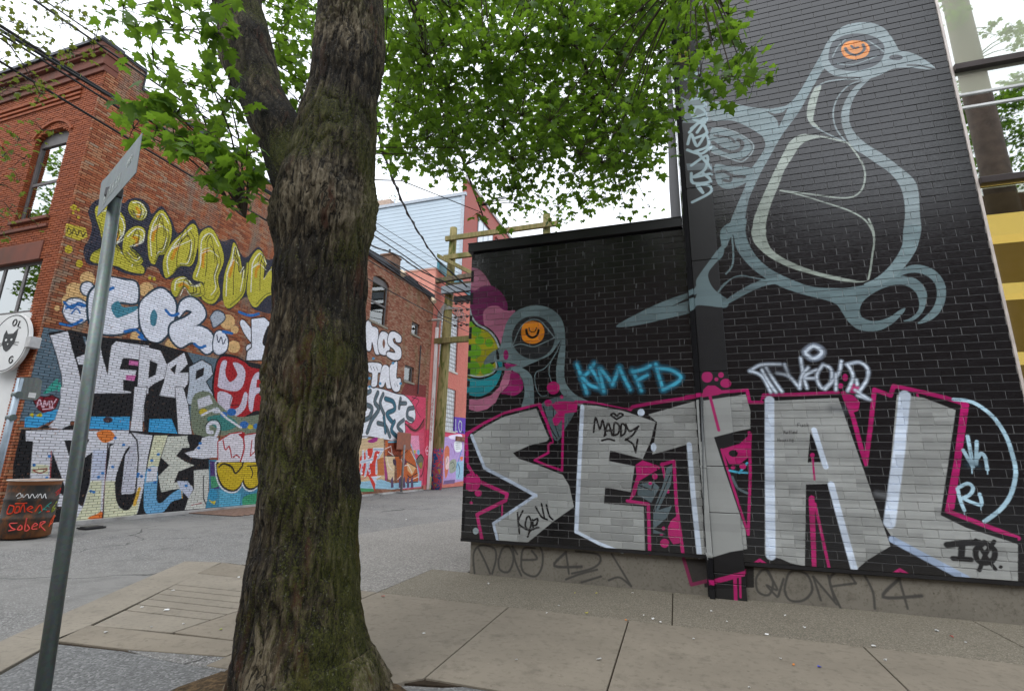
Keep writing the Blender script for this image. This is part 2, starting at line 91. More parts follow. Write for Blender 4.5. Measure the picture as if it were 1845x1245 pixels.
# ---- wall paint: colour list (palest bird grey has gloss sheen painted in), then per wall "kind colour width softness u v u v ..." in millimetres on the wall
PAL=[[20,20,23],[114,133,138],[104,124,129],[128,143,147],[120,135,140],[100,112,118],[60,66,72],[55,60,66],[42,44,47],[226,142,58],[70,72,78],[150,161,153],[120,140,145],[172,104,132],[104,28,80],[140,30,95],[30,128,138],[152,150,28],[96,152,32],[160,172,176],[104,122,126],[120,136,140],[222,136,40],[168,28,100],[40,105,130],[72,172,204],[120,124,126],[80,95,100],[150,153,152],[175,188,206],[150,165,170],[200,213,230],[112,116,118],[86,100,106],[24,24,26],[150,168,195],[172,205,222],[28,28,30],[150,162,178],[200,212,226],[140,152,170],[60,60,60],[70,74,80],[44,46,52],[120,124,128],[40,60,72],[150,152,152],[48,46,46],[125,32,78],[66,65,63],[64,63,62],[165,188,196],[170,175,40],[92,112,126],[50,52,66],[28,30,34],[186,178,62],[222,222,205],[30,30,34],[205,140,30],[120,122,40],[190,172,60],[40,40,40],[185,165,45],[214,176,122],[38,62,78],[224,226,236],[35,105,175],[70,135,155],[70,130,150],[170,178,190],[35,50,80],[35,108,180],[214,214,222],[200,110,165],[188,196,208],[168,28,38],[205,196,212],[122,22,38],[225,190,205],[60,160,145],[64,160,212],[200,185,40],[60,50,60],[120,130,110],[60,130,125],[190,170,50],[50,110,180],[45,105,175],[50,110,175],[200,180,50],[190,195,205],[60,120,180],[205,205,214],[215,215,222],[216,216,186],[140,25,30],[196,202,222],[222,128,60],[222,120,55],[165,35,35],[200,200,212],[225,180,70],[112,172,212],[200,160,60],[205,206,196],[196,202,220],[215,215,225],[205,206,200],[160,40,60],[70,140,170],[80,60,120],[60,150,110],[205,190,60],[60,150,190],[90,170,200],[70,150,110],[172,22,34],[222,216,224],[222,224,228],[198,172,34],[150,150,152],[55,125,195],[120,52,50],[206,72,104],[214,96,126],[225,226,232],[88,104,112],[52,104,124],[150,60,70],[90,30,60],[206,84,110],[225,150,180],[205,178,140],[70,150,100],[150,190,210],[160,40,125],[205,60,45],[235,235,240],[176,188,206],[200,60,90],[240,240,245],[205,50,50],[196,206,222],[188,112,60],[160,60,120],[188,96,48],[140,62,40],[214,190,156],[214,170,120],[222,112,40],[232,228,222],[110,180,205],[70,50,70],[110,50,70],[90,70,100],[110,104,96],[150,140,70],[200,170,70],[110,170,200],[200,66,92],[235,190,205],[90,40,90],[176,150,200],[205,70,100],[150,185,205],[225,215,235],[196,110,80],[220,190,190],[150,155,140],[225,228,230],[60,60,80],[60,130,190],[40,60,90],[220,120,60],[120,60,140],[110,90,130],[96,62,168],[225,215,240],[190,200,215],[224,224,230],[120,80,62],[60,62,70],[70,140,180]]
PAINT={"B":["0 0 0 0 -4251 10903 4865 7876 3543 393 777 386 277 455 -3620 504",
"0 0 0 0 281 9398 1508 8991 851 147 266 96",
"1 1 0 0 834 7207 1116 7128 1380 6999 1614 6910 1771 6897 1890 6913 2018 7025 2156 7229 2297 7468 2423 7677 2534 7873 2538 7679 2501 7516 2371 7328 2200 7048 2045 6782 1896 6583 1747 6383 1609 6149 1486 5945 1376 5740 1249 5474 1182 5233 1135 4992 1111 4915 839 4952 924 5021 990 5199 1086 5405 1182 5613 1282 5853 1316 5944 1465 6145 1536 6295 1517 6432 1447 6530 1274 6703 1092 6823 818 6898",
"0 0 0 0 1572 6885 1709 6799 1814 6802 1899 6867 1801 6671 1738 6551 1736 6668 1693 6762",
"1 2 0 0 822 6103 1030 6037 1316 5951 1275 5774 1135 5685 974 5664 870 5724 819 5838",
"3 0 49 7 840 5973 943 5964 1057 5868 1213 5827",
"3 0 45 7 1030 5866 1010 5788 932 5818",
"1 2 0 0 811 6725 1024 6665 1206 6538 1328 6388 1358 6281 1269 6167 1146 6134 963 6226 794 6327",
"3 0 56 8 817 6493 945 6348 1076 6271 1200 6303 1227 6398 1178 6462",
"3 0 34 5 853 6606 1068 6519 1121 6430",
"3 3 20 3 824 6750 999 6698 1182 6577 1330 6420 1379 6310 1332 6187 1222 6093 1143 6102 962 6216 793 6324",
"0 4 0 0 400 7402 499 7316 834 7214 831 6888 587 6865 401 6914 451 7117",
"0 5 0 0 414 6179 777 6128 782 6010 421 6059",
"1 3 0 0 2408 7542 2479 7766 2534 7873 2638 8001 2775 8084 2951 8090 3116 8031 3245 7905 3317 7729 3362 7546 3386 7466 3505 7399 3624 7273 3717 7134 3745 7052 3619 7086 3470 7152 3313 7188 3218 7177 3118 7131 2947 7100 2835 7162 2693 7202 2551 7257 2453 7385",
"1 6 0 0 2515 7634 2589 7840 2755 7917 2950 7890 3130 7767 3214 7589 3154 7370 2993 7274 2776 7278 2590 7375 2516 7495",
"1 7 0 0 3406 7340 3387 7316 3344 7310 3294 7324 3256 7353 3244 7385 3263 7409 3307 7416 3357 7401 3395 7373",
"2 8 25 4 3442 7199 3563 7166 3745 7052",
"3 3 17 3 2560 7586 2645 7736 2758 7842",
"3 3 16 2 3030 7745 3122 7616 3195 7500",
"3 3 16 2 2611 7452 2789 7386 2988 7416 3101 7452",
"1 9 0 0 2685 7690 2751 7785 2876 7790 3001 7712 3034 7590 2972 7482 2836 7465 2715 7543",
"3 10 40 6 2740 7691 2762 7609 2833 7544 2907 7547 2969 7608 2962 7689",
"3 10 33 5 2817 7711 2848 7660 2897 7660",
"1 11 0 0 2285 7128 2361 7126 2295 6940 2226 6707 2198 6565 2263 6430 2188 6469 2131 6596 2134 6762 2203 6980",
"3 3 20 3 2297 7119 2417 7179 2616 7172 2959 7097",
"3 3 19 3 2180 6487 2344 6322 2574 6124",
"3 3 19 3 2970 7094 2750 7071 2589 6945 2488 6761 2452 6573 2470 6359 2567 6126",
"1 3 0 0 2970 7094 2846 7059 2724 6951 2618 6780 2555 6599 2544 6407 2581 6177 2633 6025 2746 5894 2865 5743 3001 5573 3086 5380 3112 5172 3095 4945 3052 4653 3219 4630 3255 4921 3287 5259 3249 5446 3104 5673 2952 5884 2811 6041 2704 6214 2647 6385 2653 6576 2720 6788 2833 6957",
"1 11 0 0 2027 6377 2173 6333 2267 6287 2116 6267 1988 6196 1870 6027 1744 5833 1645 5598 1537 5365 1454 5131 1402 4894 1396 4877 1225 4900 1237 4916 1276 5126 1373 5360 1500 5623 1619 5856 1744 6090 1867 6293",
"3 11 22 3 2196 6321 2383 6234 2581 6120",
"3 11 21 3 2581 6120 2666 5909 2719 5715 2712 5535 2651 5366 2530 5279 2345 5297 2046 5400 1658 5523",
"3 11 20 3 1658 5523 1924 5402 2197 5245 2460 5085 2623 4929 2692 4761 2702 4604",
"1 2 0 0 844 5047 815 4782 872 4732 977 4921 1006 4722 1080 4539 1210 4346 1368 4184 1551 4043 1786 3923 2042 3820 2163 3744 2216 3624 2264 3506 2352 3399 2472 3357 2609 3366 2753 3446 2880 3572 2913 3635 2849 3613 2715 3524 2563 3490 2444 3535 2412 3639 2469 3767 2614 3879 2772 3944 2921 3954 3031 3876 3071 3751 3049 3603 2959 3506 2865 3468 2972 3466 3087 3570 3160 3743 3158 3895 3081 4018 2961 4068 2864 4072 2682 4019 2528 3993 2320 3969 2165 3978 1905 4025 1646 4165 1437 4321 1282 4508 1185 4728 1151 4951 1163 5164",
"1 2 0 0 2862 4063 2922 4141 3029 4201 3151 4203 3283 4126 3358 3996 3374 3844 3331 3669 3245 3528 3135 3448 3014 3422 3101 3504 3207 3620 3266 3764 3275 3914 3225 4022 3134 4090 3015 4103",
"1 12 0 0 3063 4754 3003 4504 2903 4325 2784 4181 2644 4069 2503 3996 2676 3972 2864 4072 2949 4156 3073 4305 3172 4483 3232 4730",
"1 11 0 0 1246 4991 1238 4798 1318 4642 1453 4488 1663 4330 1924 4202 2179 4095 2405 4034 2547 4042 2434 4059 2235 4131 1982 4235 1750 4367 1548 4525 1447 4667 1411 4838 1411 4968",
"3 11 22 3 2678 4924 2708 4754 2695 4576 2650 4387 2605 4200 2562 4062",
"1 2 0 0 -743 3655 -324 3869 4 3999 338 4097 420 4166 442 4278 595 4490 824 4774 827 4621 692 4472 604 4349 612 4209 686 4065 826 3944 826 3833 728 3818 581 3850 416 3870 334 3782 -12 3713 -496 3637",
"0 0 0 0 61 3897 254 3984 427 4048 408 3987 251 3946",
"1 2 0 0 835 3949 1073 4096 1252 4169 1411 4190 1635 4058 1473 4103 1302 4087 1064 3989 835 3876",
"3 2 24 4 966 4897 963 4623 930 4435 841 4324",
"3 2 20 3 716 4055 877 4224 1029 4276 1200 4225 1380 4166",
"3 2 17 3 721 4048 783 4158 846 4203",
"1 13 0 0 -3266 4860 -3045 4829 -2918 4723 -2821 4573 -2781 4458 -2941 4494 -3077 4435 -3251 4518",
"1 14 0 0 -3251 4503 -3077 4435 -2971 4491 -2819 4507 -2666 4432 -2544 4287 -2481 4121 -2503 4029 -2597 4057 -2747 4119 -2860 4087 -2899 3979 -2893 3803 -3041 3887 -3124 4055 -3237 4184",
"1 13 0 0 -2907 3944 -2896 4061 -2808 4130 -2658 4130 -2553 4054 -2450 4031 -2351 4029 -2385 3962 -2470 3860 -2525 3720 -2577 3455 -2704 3618 -2856 3772",
"0 13 0 0 -3170 2610 -2963 2583 -2734 2649 -2595 2780 -2515 2994 -2490 3172 -2398 3140 -2395 2963 -2448 2802 -2587 2672 -2646 2539 -2785 2435 -2956 2397 -3163 2454",
"1 15 0 0 -2402 3017 -2289 2986 -2204 2848 -2216 2715 -2339 2639 -2479 2664 -2564 2685 -2440 2802",
"1 16 0 0 -3187 3006 -2976 2929 -2772 2963 -2673 3042 -2624 3359 -2566 3342 -2543 3216 -2544 3023 -2625 2835 -2736 2703 -2907 2639 -3053 2640 -3173 2687",
"3 0 33 5 -2604 3364 -2543 3216 -2544 3023 -2625 2821 -2750 2689 -2935 2621 -3172 2665",
"1 17 0 0 -3236 4154 -3157 4117 -3112 3995 -3034 3872 -2901 3775 -2764 3650 -2657 3502 -2634 3416 -2697 3363 -2811 3284 -2861 3175 -2734 3147 -2663 3188 -2644 3110 -2702 3029 -2802 2978 -2977 2968 -3188 3034",
"1 18 0 0 -2929 3719 -2945 3669 -2989 3640 -3045 3644 -3091 3678 -3111 3731 -3095 3781 -3051 3810 -2995 3806 -2948 3771",
"1 18 0 0 -2873 3557 -2887 3513 -2926 3487 -2976 3490 -3018 3520 -3035 3567 -3021 3612 -2982 3638 -2931 3634 -2890 3604",
"1 18 0 0 -2918 3375 -2941 3301 -3006 3258 -3089 3262 -3159 3312 -3188 3389 -3165 3463 -3099 3507 -3015 3502 -2946 3451",
"1 18 0 0 -2718 3505 -2731 3466 -2765 3443 -2809 3446 -2845 3472 -2860 3513 -2848 3553 -2813 3576 -2769 3573 -2733 3546",
"1 18 0 0 -2929 3094 -2953 3016 -3022 2970 -3110 2974 -3184 3025 -3215 3106 -3191 3185 -3121 3231 -3032 3227 -2958 3174",
"1 18 0 0 -2689 3070 -2709 3006 -2766 2968 -2838 2971 -2897 3013 -2922 3080 -2902 3144 -2844 3182 -2772 3179 -2713 3136",
"1 18 0 0 -3050 3873 -3061 3836 -3093 3815 -3135 3817 -3170 3843 -3184 3882 -3173 3920 -3140 3941 -3098 3938 -3064 3912",
"3 0 64 10 -3205 4166 -3130 3991 -3015 3835 -2811 3734 -2673 3582 -2606 3442",
"3 19 29 4 -3231 4183 -3158 4132 -3112 3989 -3009 3846 -2810 3722 -2685 3583 -2617 3429",
"3 0 28 4 -2657 3188 -2626 3095 -2701 2988 -2917 2927 -3185 2978",
"3 19 22 3 -2663 3188 -2649 3096 -2730 3008 -2947 2956 -3187 3020",
"1 20 0 0 -2605 3408 -2557 3609 -2504 3805 -2419 3942 -2291 4033 -2105 4083 -1922 4074 -1755 4009 -1618 3880 -1551 3737 -1526 3544 -1528 3248 -1546 2983 -1516 2799 -1403 2654 -1251 2562 -1002 2456 -759 2398 -640 2371 -907 2351 -1253 2436 -1430 2515 -1559 2620 -1650 2778 -1673 2962 -1653 3174 -1585 3480 -1661 3389 -1769 3260 -1932 3187 -2096 3127 -2234 3070 -2374 3043 -2688 3051 -2732 3069 -2489 3103 -2319 3128 -2490 3172 -2663 3194 -2866 3161 -2811 3284 -2697 3377",
"1 20 0 0 -2248 3079 -2095 2984 -2033 2816 -2036 2423 -2220 2413 -2179 2635 -2189 2821 -2261 2971 -2374 3038",
"1 8 0 0 -1690 3532 -1756 3333 -1928 3217 -2145 3227 -2325 3364 -2398 3576 -2332 3783 -2152 3901 -1931 3884 -1756 3742",
"1 0 0 0 -2660 3389 -2615 3336 -2606 3233 -2650 3243",
"3 21 17 3 -2368 3471 -2299 3649 -2216 3779 -2075 3853 -1935 3826 -1823 3701 -1701 3541",
"3 21 17 2 -2381 3430 -2240 3461 -2043 3405 -1878 3456 -1693 3532",
"1 22 0 0 -2242 3653 -2202 3789 -2055 3829 -1907 3768 -1859 3628 -1906 3499 -2052 3452 -2198 3508",
"3 0 39 6 -2158 3690 -2134 3604 -2058 3555 -1983 3587 -1953 3668",
"3 0 17 3 -2113 3721 -2087 3657 -2017 3653 -1990 3712",
"3 20 13 2 -1593 3466 -1688 3256 -1850 3054 -1980 3001 -2012 2895 -1984 2735 -1916 2628 -1822 2626",
"3 20 13 2 -1661 3308 -1763 3125 -1782 2966 -1742 2833",
"1 15 0 0 -2450 3294 -2457 3246 -2478 3217 -2504 3218 -2527 3249 -2536 3299 -2529 3347 -2508 3377 -2481 3375 -2459 3344",
"0 15 0 0 -2518 3159 -2291 3127 -2488 3062",
"1 23 0 0 -1616 2738 -1635 2680 -1685 2646 -1747 2647 -1798 2685 -1817 2743 -1798 2801 -1747 2836 -1685 2834 -1634 2796",
"1 23 0 0 -1737 2508 -1749 2475 -1778 2455 -1814 2456 -1843 2477 -1854 2510 -1843 2543 -1814 2564 -1778 2563 -1748 2541",
"1 23 0 0 -1564 2599 -1569 2584 -1582 2575 -1598 2576 -1611 2585 -1616 2601 -1611 2616 -1598 2625 -1582 2624 -1569 2615",
"3 24 88 79 -1351 3093 -1276 2882 -1204 2649",
"3 25 46 23 -1351 3093 -1276 2882 -1204 2649",
"3 24 88 79 -1088 3095 -1167 2968 -1276 2882",
"3 25 47 23 -1088 3095 -1167 2968 -1276 2882",
"3 24 87 78 -1266 2882 -1146 2762 -996 2707",
"3 25 46 23 -1266 2882 -1146 2762 -996 2707",
"3 24 87 78 -1141 3032 -1043 2861 -952 2668",
"3 25 46 23 -1141 3032 -1043 2861 -952 2668",
"3 24 87 78 -1014 3014 -981 2833 -952 2668",
"3 25 46 23 -1014 3014 -981 2833 -952 2668",
"3 24 86 78 -984 3000 -821 2765",
"3 25 46 23 -984 3000 -821 2765",
"3 24 86 77 -821 2765 -715 3014",
"3 25 46 23 -821 2765 -715 3014",
"3 24 85 77 -715 3014 -647 2847 -571 2682",
"3 25 45 23 -715 3014 -647 2847 -571 2682",
"3 24 85 76 -533 2968 -467 2816 -414 2660",
"3 25 45 22 -533 2968 -467 2816 -414 2660",
"3 24 85 77 -527 2943 -401 2968 -275 3020",
"3 25 45 23 -527 2943 -401 2968 -275 3020",
"3 24 84 76 -460 2815 -321 2890",
"3 25 45 22 -460 2815 -321 2890",
"3 24 84 75 -196 3042 -158 2854 -114 2669",
"3 25 44 22 -196 3042 -158 2854 -114 2669",
"3 24 83 75 -187 2984 -2 2952 135 2848 56 2749 -114 2669",
"3 25 44 22 -187 2984 -2 2952 135 2848 56 2749 -114 2669",
"2 26 12 2 -1824 4409 -1827 4340",
"2 26 11 2 -1413 4087 -1416 4020",
"2 26 11 2 -986 4216 -990 4150",
"2 26 11 2 -420 4299 -425 4234",
"2 26 12 2 -1669 4875 -1672 4805",
"2 26 12 2 -2942 5010 -2943 4935",
"2 26 11 2 -1192 4503 -1196 4435",
"2 26 11 2 -409 3960 -414 3897",
"2 26 10 1 219 3383 213 3324",
"2 26 11 2 -1449 3177 -1453 3114",
"2 26 10 2 -497 3610 -501 3547",
"2 26 12 2 -3034 4958 -3035 4884",
"2 26 12 2 -1225 4925 -1229 4856",
"2 26 11 2 -1080 4734 -1084 4666",
"1 27 0 0 -1903 2504 -1536 2616 -1359 2464 -1540 2118 -1660 1945 -1780 2090 -1810 2295",
"3 0 15 2 -1872 2459 -1780 2177 -1660 1974",
"3 0 15 2 -1719 2501 -1704 2235 -1630 2003",
"2 23 73 11 -3144 2025 -2824 2205 -2469 2363 -1934 2481",
"2 23 47 7 -1934 2475 -1810 2207 -1735 1931",
"2 23 34 5 -1735 1931 -1795 1887 -1795 1773 -2006 1662 -1810 1588 -1588 1522 -1577 1889 -1562 2351",
"0 23 0 0 -1749 2486 -1673 2530 -1537 2533 -1343 2517 -1360 2371 -1538 2350 -1584 2263 -1653 2170 -1704 2177 -1734 2265 -1658 2367",
"1 23 0 0 -1632 2744 -1650 2695 -1696 2666 -1753 2667 -1799 2699 -1817 2750 -1799 2799 -1753 2828 -1696 2827 -1650 2794",
"1 23 0 0 -1740 2513 -1751 2484 -1780 2466 -1816 2466 -1845 2485 -1856 2515 -1845 2545 -1816 2563 -1780 2562 -1751 2543",
"1 23 0 0 -1560 2599 -1566 2583 -1579 2574 -1596 2574 -1610 2584 -1615 2600 -1610 2615 -1596 2625 -1579 2624 -1565 2614",
"2 23 48 7 -1373 2518 -1124 2501 -672 2395 -583 2394 -546 2433 -285 2479 37 2522 390 2569",
"2 23 52 8 -3134 2031 -3107 1789 -3092 1580 -2925 1348 -2428 1163 -2448 1072 -2901 848 -2853 668 -2805 477",
"1 23 0 0 -2856 1321 -2882 1242 -2954 1191 -3047 1188 -3124 1234 -3156 1312 -3131 1392 -3057 1443 -2964 1446 -2888 1399",
"1 23 0 0 -2835 1163 -2845 1132 -2873 1113 -2909 1111 -2938 1129 -2951 1159 -2941 1190 -2912 1210 -2877 1211 -2847 1193",
"1 23 0 0 -2977 1015 -2982 1001 -2994 992 -3010 991 -3024 999 -3029 1012 -3025 1026 -3012 1035 -2996 1036 -2983 1028",
"0 0 0 0 -3009 1820 -2936 1641 -2944 1406 -3069 1669",
"2 23 27 4 -2310 2376 -2256 1996",
"2 23 27 4 -2240 2390 -2209 2180",
"2 23 25 4 -2503 1047 -2500 643",
"0 28 0 0 -3064 2031 -2823 2168 -2501 2317 -1980 2440 -1765 1951 -2084 1880 -2346 1764 -2267 1686 -1960 1594 -1580 1462 -1488 1318 -1417 1023 -1722 809 -2130 479 -2567 486 -2650 706 -2017 1163 -2802 1541",
"2 0 36 5 -3064 2031 -2823 2177 -2501 2333 -1974 2452 -1750 1945",
"2 0 29 4 -1780 1959 -1900 1829 -2021 1713",
"2 29 49 7 -3037 2025 -2802 1532 -2386 1348 -1981 1156",
"2 29 41 6 -2002 1150 -2635 735 -2558 487",
"1 30 0 0 -2867 617 -2875 589 -2898 571 -2927 569 -2952 585 -2962 612 -2954 640 -2931 659 -2901 660 -2877 644",
"0 28 0 0 -1300 2478 -1067 2459 -673 2373 -230 2223 -309 1950 -432 1701 -885 1815 -909 1667 -551 1603 -618 1252 -968 1307 -993 1086 -428 1065 -456 444 -765 457 -1396 681 -1363 1066 -1323 1890",
"2 0 28 4 -1255 2486 -1067 2471 -672 2390 -222 2223 -304 1950 -421 1707",
"2 0 20 3 -441 1065 -450 449",
"2 31 60 9 -1276 2448 -1322 1750 -1366 1066 -1388 695",
"2 31 43 7 -1388 689 -1082 558 -765 457",
"0 28 0 0 -333 2320 -22 2407 347 2510 334 1926 182 1912 -106 1823 -305 1767 -217 2209",
"2 0 25 4 -482 2322 -21 2426 348 2521",
"1 31 0 0 -383 2349 -393 2318 -419 2299 -449 2299 -473 2319 -481 2350 -470 2381 -445 2400 -414 2400 -391 2380",
"1 31 0 0 -245 1864 -254 1829 -273 1808 -296 1808 -313 1829 -319 1864 -310 1899 -291 1920 -268 1920 -250 1899",
"0 28 0 0 182 1920 347 1939 284 462 201 470 199 1381",
"2 31 65 10 189 1904 197 1280 227 472",
"2 32 28 4 390 2542 354 1641 310 466",
"0 23 0 0 -537 1619 -441 1685 -221 1609 -209 1578 -343 1501 -492 1408 -558 1215 -649 1121 -530 1465",
"2 23 43 6 -668 1133 -388 1100 -399 458",
"2 23 43 6 -188 1631 -23 1681 -22 1120 26 463",
"2 23 36 5 -180 1644 -122 1269",
"0 23 0 0 -26 969 -1 625 -91 605 -148 690 -147 814 -104 903",
"1 23 0 0 -142 617 -155 583 -185 560 -221 558 -249 577 -258 609 -245 643 -215 666 -179 668 -152 649",
"1 23 0 0 -214 723 -219 711 -229 703 -242 703 -252 709 -255 721 -250 733 -240 741 -227 741 -218 735",
"1 23 0 0 -183 799 -188 786 -200 777 -214 776 -225 784 -228 797 -223 810 -211 819 -197 820 -186 812",
"0 33 0 0 -521 1360 -309 1398 -229 1330 -348 1120 -527 1216",
"0 33 0 0 -123 1593 -44 1634 -79 1373 -277 995 -327 1018 -181 1370",
"0 33 0 0 -328 1006 -81 1092 -153 938 -338 778 -177 725 -341 728",
"2 0 16 2 -508 1347 -340 1287 -311 1366",
"2 0 13 2 -70 1529 -186 1267 -315 1006",
"1 23 0 0 -248 1472 -256 1447 -275 1432 -298 1431 -315 1446 -321 1470 -313 1495 -294 1511 -272 1512 -254 1497",
"1 23 0 0 -326 1379 -331 1365 -343 1356 -357 1356 -369 1364 -373 1378 -368 1391 -355 1400 -341 1401 -329 1393",
"2 0 16 2 -248 1577 -207 1369 -296 1135",
"3 34 28 4 -1115 2074 -1082 2281 -1023 2122 -980 2243 -941 2032",
"3 34 28 4 -963 2018 -902 2200 -851 2032",
"3 34 28 4 -928 2093 -849 2101",
"3 34 28 4 -828 2045 -812 2199 -749 2171 -761 2059 -829 2026",
"3 34 28 4 -726 2032 -713 2185 -658 2156 -670 2059 -726 2018",
"3 34 28 4 -652 2184 -600 2087 -475 2155",
"3 34 28 4 -483 2147 -561 2032 -665 1963",
"3 34 27 4 -659 1971 -566 1908 -530 1792",
"3 34 27 4 -530 1792 -496 1971",
"3 34 28 4 -999 1953 -908 1976 -820 1954",
"3 34 28 4 -788 2261 -857 2318 -814 2341 -773 2300 -735 2340 -686 2316 -783 2255",
"3 34 27 4 -2261 905 -2247 755 -2227 620",
"3 34 27 4 -2180 936 -2247 769 -2126 680",
"3 34 27 4 -2119 843 -2139 733 -2087 669 -2050 765 -2080 859 -2119 843",
"3 34 27 4 -2029 820 -2019 686",
"3 34 27 4 -2038 793 -1955 837 -1970 756 -2029 734",
"3 34 27 4 -1986 999 -1897 867 -1809 831",
"3 34 27 4 -1897 1044 -1853 856",
"3 34 27 4 -1824 1033 -1780 886 -1728 835",
"3 34 27 4 -2101 579 -2058 670 -1940 717",
"0 28 0 0 410 2507 605 2544 952 2582 991 2356 970 2115 824 2087 511 2002 592 1650 740 1059 804 827 803 608 598 562 389 485 288 484",
"2 0 26 4 424 2512 953 2588",
"2 23 38 6 497 2570 577 2096",
"0 23 0 0 398 2543 419 2647 479 2705 576 2702 640 2649 677 2601 607 2573",
"1 23 0 0 554 2823 537 2777 499 2750 454 2752 420 2781 409 2828 426 2874 465 2901 509 2899 543 2869",
"1 23 0 0 785 2728 769 2692 732 2671 688 2672 654 2695 644 2733 660 2769 697 2791 741 2789 774 2765",
"1 23 0 0 696 2845 687 2822 669 2808 647 2809 630 2824 625 2847 633 2870 652 2883 674 2883 691 2868",
"1 23 0 0 623 2787 617 2772 604 2762 589 2763 577 2773 574 2789 579 2805 593 2814 608 2813 620 2803",
"2 23 43 7 189 2559 387 2579 665 2613 975 2634 992 2465 1143 2462 1170 2559 1548 2558 2038 2571",
"0 23 0 0 2068 2581 2200 2534 2264 2445 2234 2337 2160 2306 2102 2407",
"1 23 0 0 2171 2762 2162 2734 2144 2717 2125 2718 2112 2736 2109 2764 2119 2791 2136 2808 2155 2807 2169 2790",
"1 23 0 0 2285 2614 2267 2579 2229 2558 2186 2559 2153 2582 2144 2618 2162 2653 2200 2674 2244 2673 2276 2650",
"1 23 0 0 2106 2655 2098 2636 2082 2624 2065 2625 2052 2637 2049 2657 2056 2676 2072 2688 2090 2687 2103 2675",
"2 23 51 8 2097 2564 2166 2257 2226 1679",
"2 23 50 8 2226 1679 2330 2096 2441 2598 2601 2518 2652 2638 2950 2550 3155 2479 3352 2392",
"0 23 0 0 3302 2403 3376 2384 3045 1186 2954 1163 3122 1719",
"2 23 51 8 2965 1168 3237 1050 3579 903",
"2 23 24 4 2881 2525 2906 2249",
"2 23 26 4 2975 2496 3018 2063",
"0 28 0 0 1185 2496 2043 2504 2136 2017 2218 1576 2371 747 2112 575 1976 454 1944 456 1788 1432 1550 1417 1435 451 1286 474 1172 520 1001 546",
"0 0 0 0 1669 2071 1795 1698 1598 1689",
"2 0 26 4 1159 2490 2044 2515 2218 1576 2371 747",
"2 31 113 17 1236 2489 1174 1824 1067 550",
"2 31 64 10 1715 2098 1793 1640",
"2 31 75 11 1829 1425 1891 937 1956 469",
"1 23 0 0 1687 1781 1681 1763 1666 1753 1650 1752 1638 1763 1635 1780 1642 1797 1656 1808 1672 1808 1684 1798",
"2 23 24 4 1661 1775 1652 1480",
"0 23 0 0 1562 1262 1596 1289 1629 1272 1560 439 1510 435",
"2 23 32 5 1625 1188 1696 432",
"0 28 0 0 2670 2530 2940 2484 3247 2322 3077 1694 2917 1121 3130 1003 3571 857 3496 427 3059 432 2401 808 2336 960",
"2 0 34 5 2943 2502 3256 2335 3081 1694 2923 1121 3130 1003 3571 857",
"0 0 0 0 3131 1007 3579 903 3567 835 3353 923",
"2 31 122 18 2751 2515 2597 1838 2384 999",
"2 35 79 12 2391 815 2672 650 3041 440",
"0 0 0 0 2356 711 2675 535 2941 429 2431 413 2076 466 2110 563",
"3 36 41 6 3237 2456 3419 2416 3576 2254 3660 2043 3686 1848 3683 1609 3600 1372 3478 1205 3308 1063",
"3 36 37 6 3303 2018 3302 1844 3297 1661",
"3 36 37 6 3236 1856 3297 1661",
"3 36 37 6 3381 1956 3333 1698",
"3 36 37 5 3339 1735 3399 1821 3431 1773 3429 1640",
"3 36 36 5 3111 1415 3119 1284 3138 1178",
"3 36 36 5 3128 1432 3217 1478 3260 1436 3224 1359 3128 1303",
"3 36 36 5 3149 1309 3232 1265 3309 1249 3312 1362",
"3 37 69 10 2917 789 3081 820 3218 835",
"3 37 65 10 3059 802 3027 664",
"3 37 55 8 2951 647 3113 647",
"3 37 55 8 3271 839 3179 753 3172 651 3235 618 3319 662 3346 764 3271 839",
"3 37 41 6 3196 857 3256 691 3321 562",
"3 37 41 6 3361 856 3260 714 3173 539",
"1 37 0 0 3393 589 3387 579 3376 571 3364 571 3356 576 3354 587 3360 597 3370 605 3382 606 3391 600",
"2 23 30 4 593 1840 680 1432 831 790",
"2 23 35 5 953 2067 921 1547 830 782",
"0 23 0 0 593 1846 823 1918 987 2067 945 1766 801 1654 671 1652",
"1 0 0 0 792 1792 779 1766 749 1749 713 1749 686 1765 677 1791 690 1817 720 1834 756 1834 783 1818",
"2 25 27 4 670 1569 792 1544 893 1669",
"2 25 25 4 793 1550 883 1546",
"1 23 0 0 879 1628 869 1605 848 1591 822 1590 803 1604 797 1626 806 1649 828 1664 854 1664 873 1650",
"1 23 0 0 741 1612 735 1595 721 1585 705 1585 692 1595 689 1611 695 1627 709 1637 725 1638 737 1628",
"3 33 32 5 697 1487 751 1353 861 1290",
"2 23 33 5 861 431 940 486 1008 434",
"2 23 35 5 2350 436 2420 486 2492 438",
"2 23 24 4 1467 424 1539 449",
"3 38 47 33 1032 2894 1177 2971 1411 2967",
"3 39 27 4 1032 2894 1177 2971 1411 2967",
"3 38 47 33 1032 2894 1175 2815 1259 2594",
"3 39 26 4 1032 2894 1175 2815 1259 2594",
"3 38 46 32 1183 2903 1247 2739 1323 2593",
"3 39 26 4 1183 2903 1247 2739 1323 2593",
"3 38 46 32 1238 2930 1302 2781 1395 2599",
"3 39 26 4 1238 2930 1302 2781 1395 2599",
"3 38 46 32 1361 2852 1497 2803 1606 2642",
"3 39 26 4 1361 2852 1497 2803 1606 2642",
"3 38 46 32 1462 2964 1497 2803",
"3 39 26 4 1462 2964 1497 2803",
"3 38 46 32 1661 3043 1666 2854",
"3 39 26 4 1661 3043 1666 2854",
"3 38 46 32 1606 2642 1648 2798 1735 2909",
"3 39 26 4 1606 2642 1648 2798 1735 2909",
"3 38 45 32 1693 2639 1685 2796 1830 2876",
"3 39 26 4 1693 2639 1685 2796 1830 2876",
"3 38 45 32 1694 2767 1793 2764",
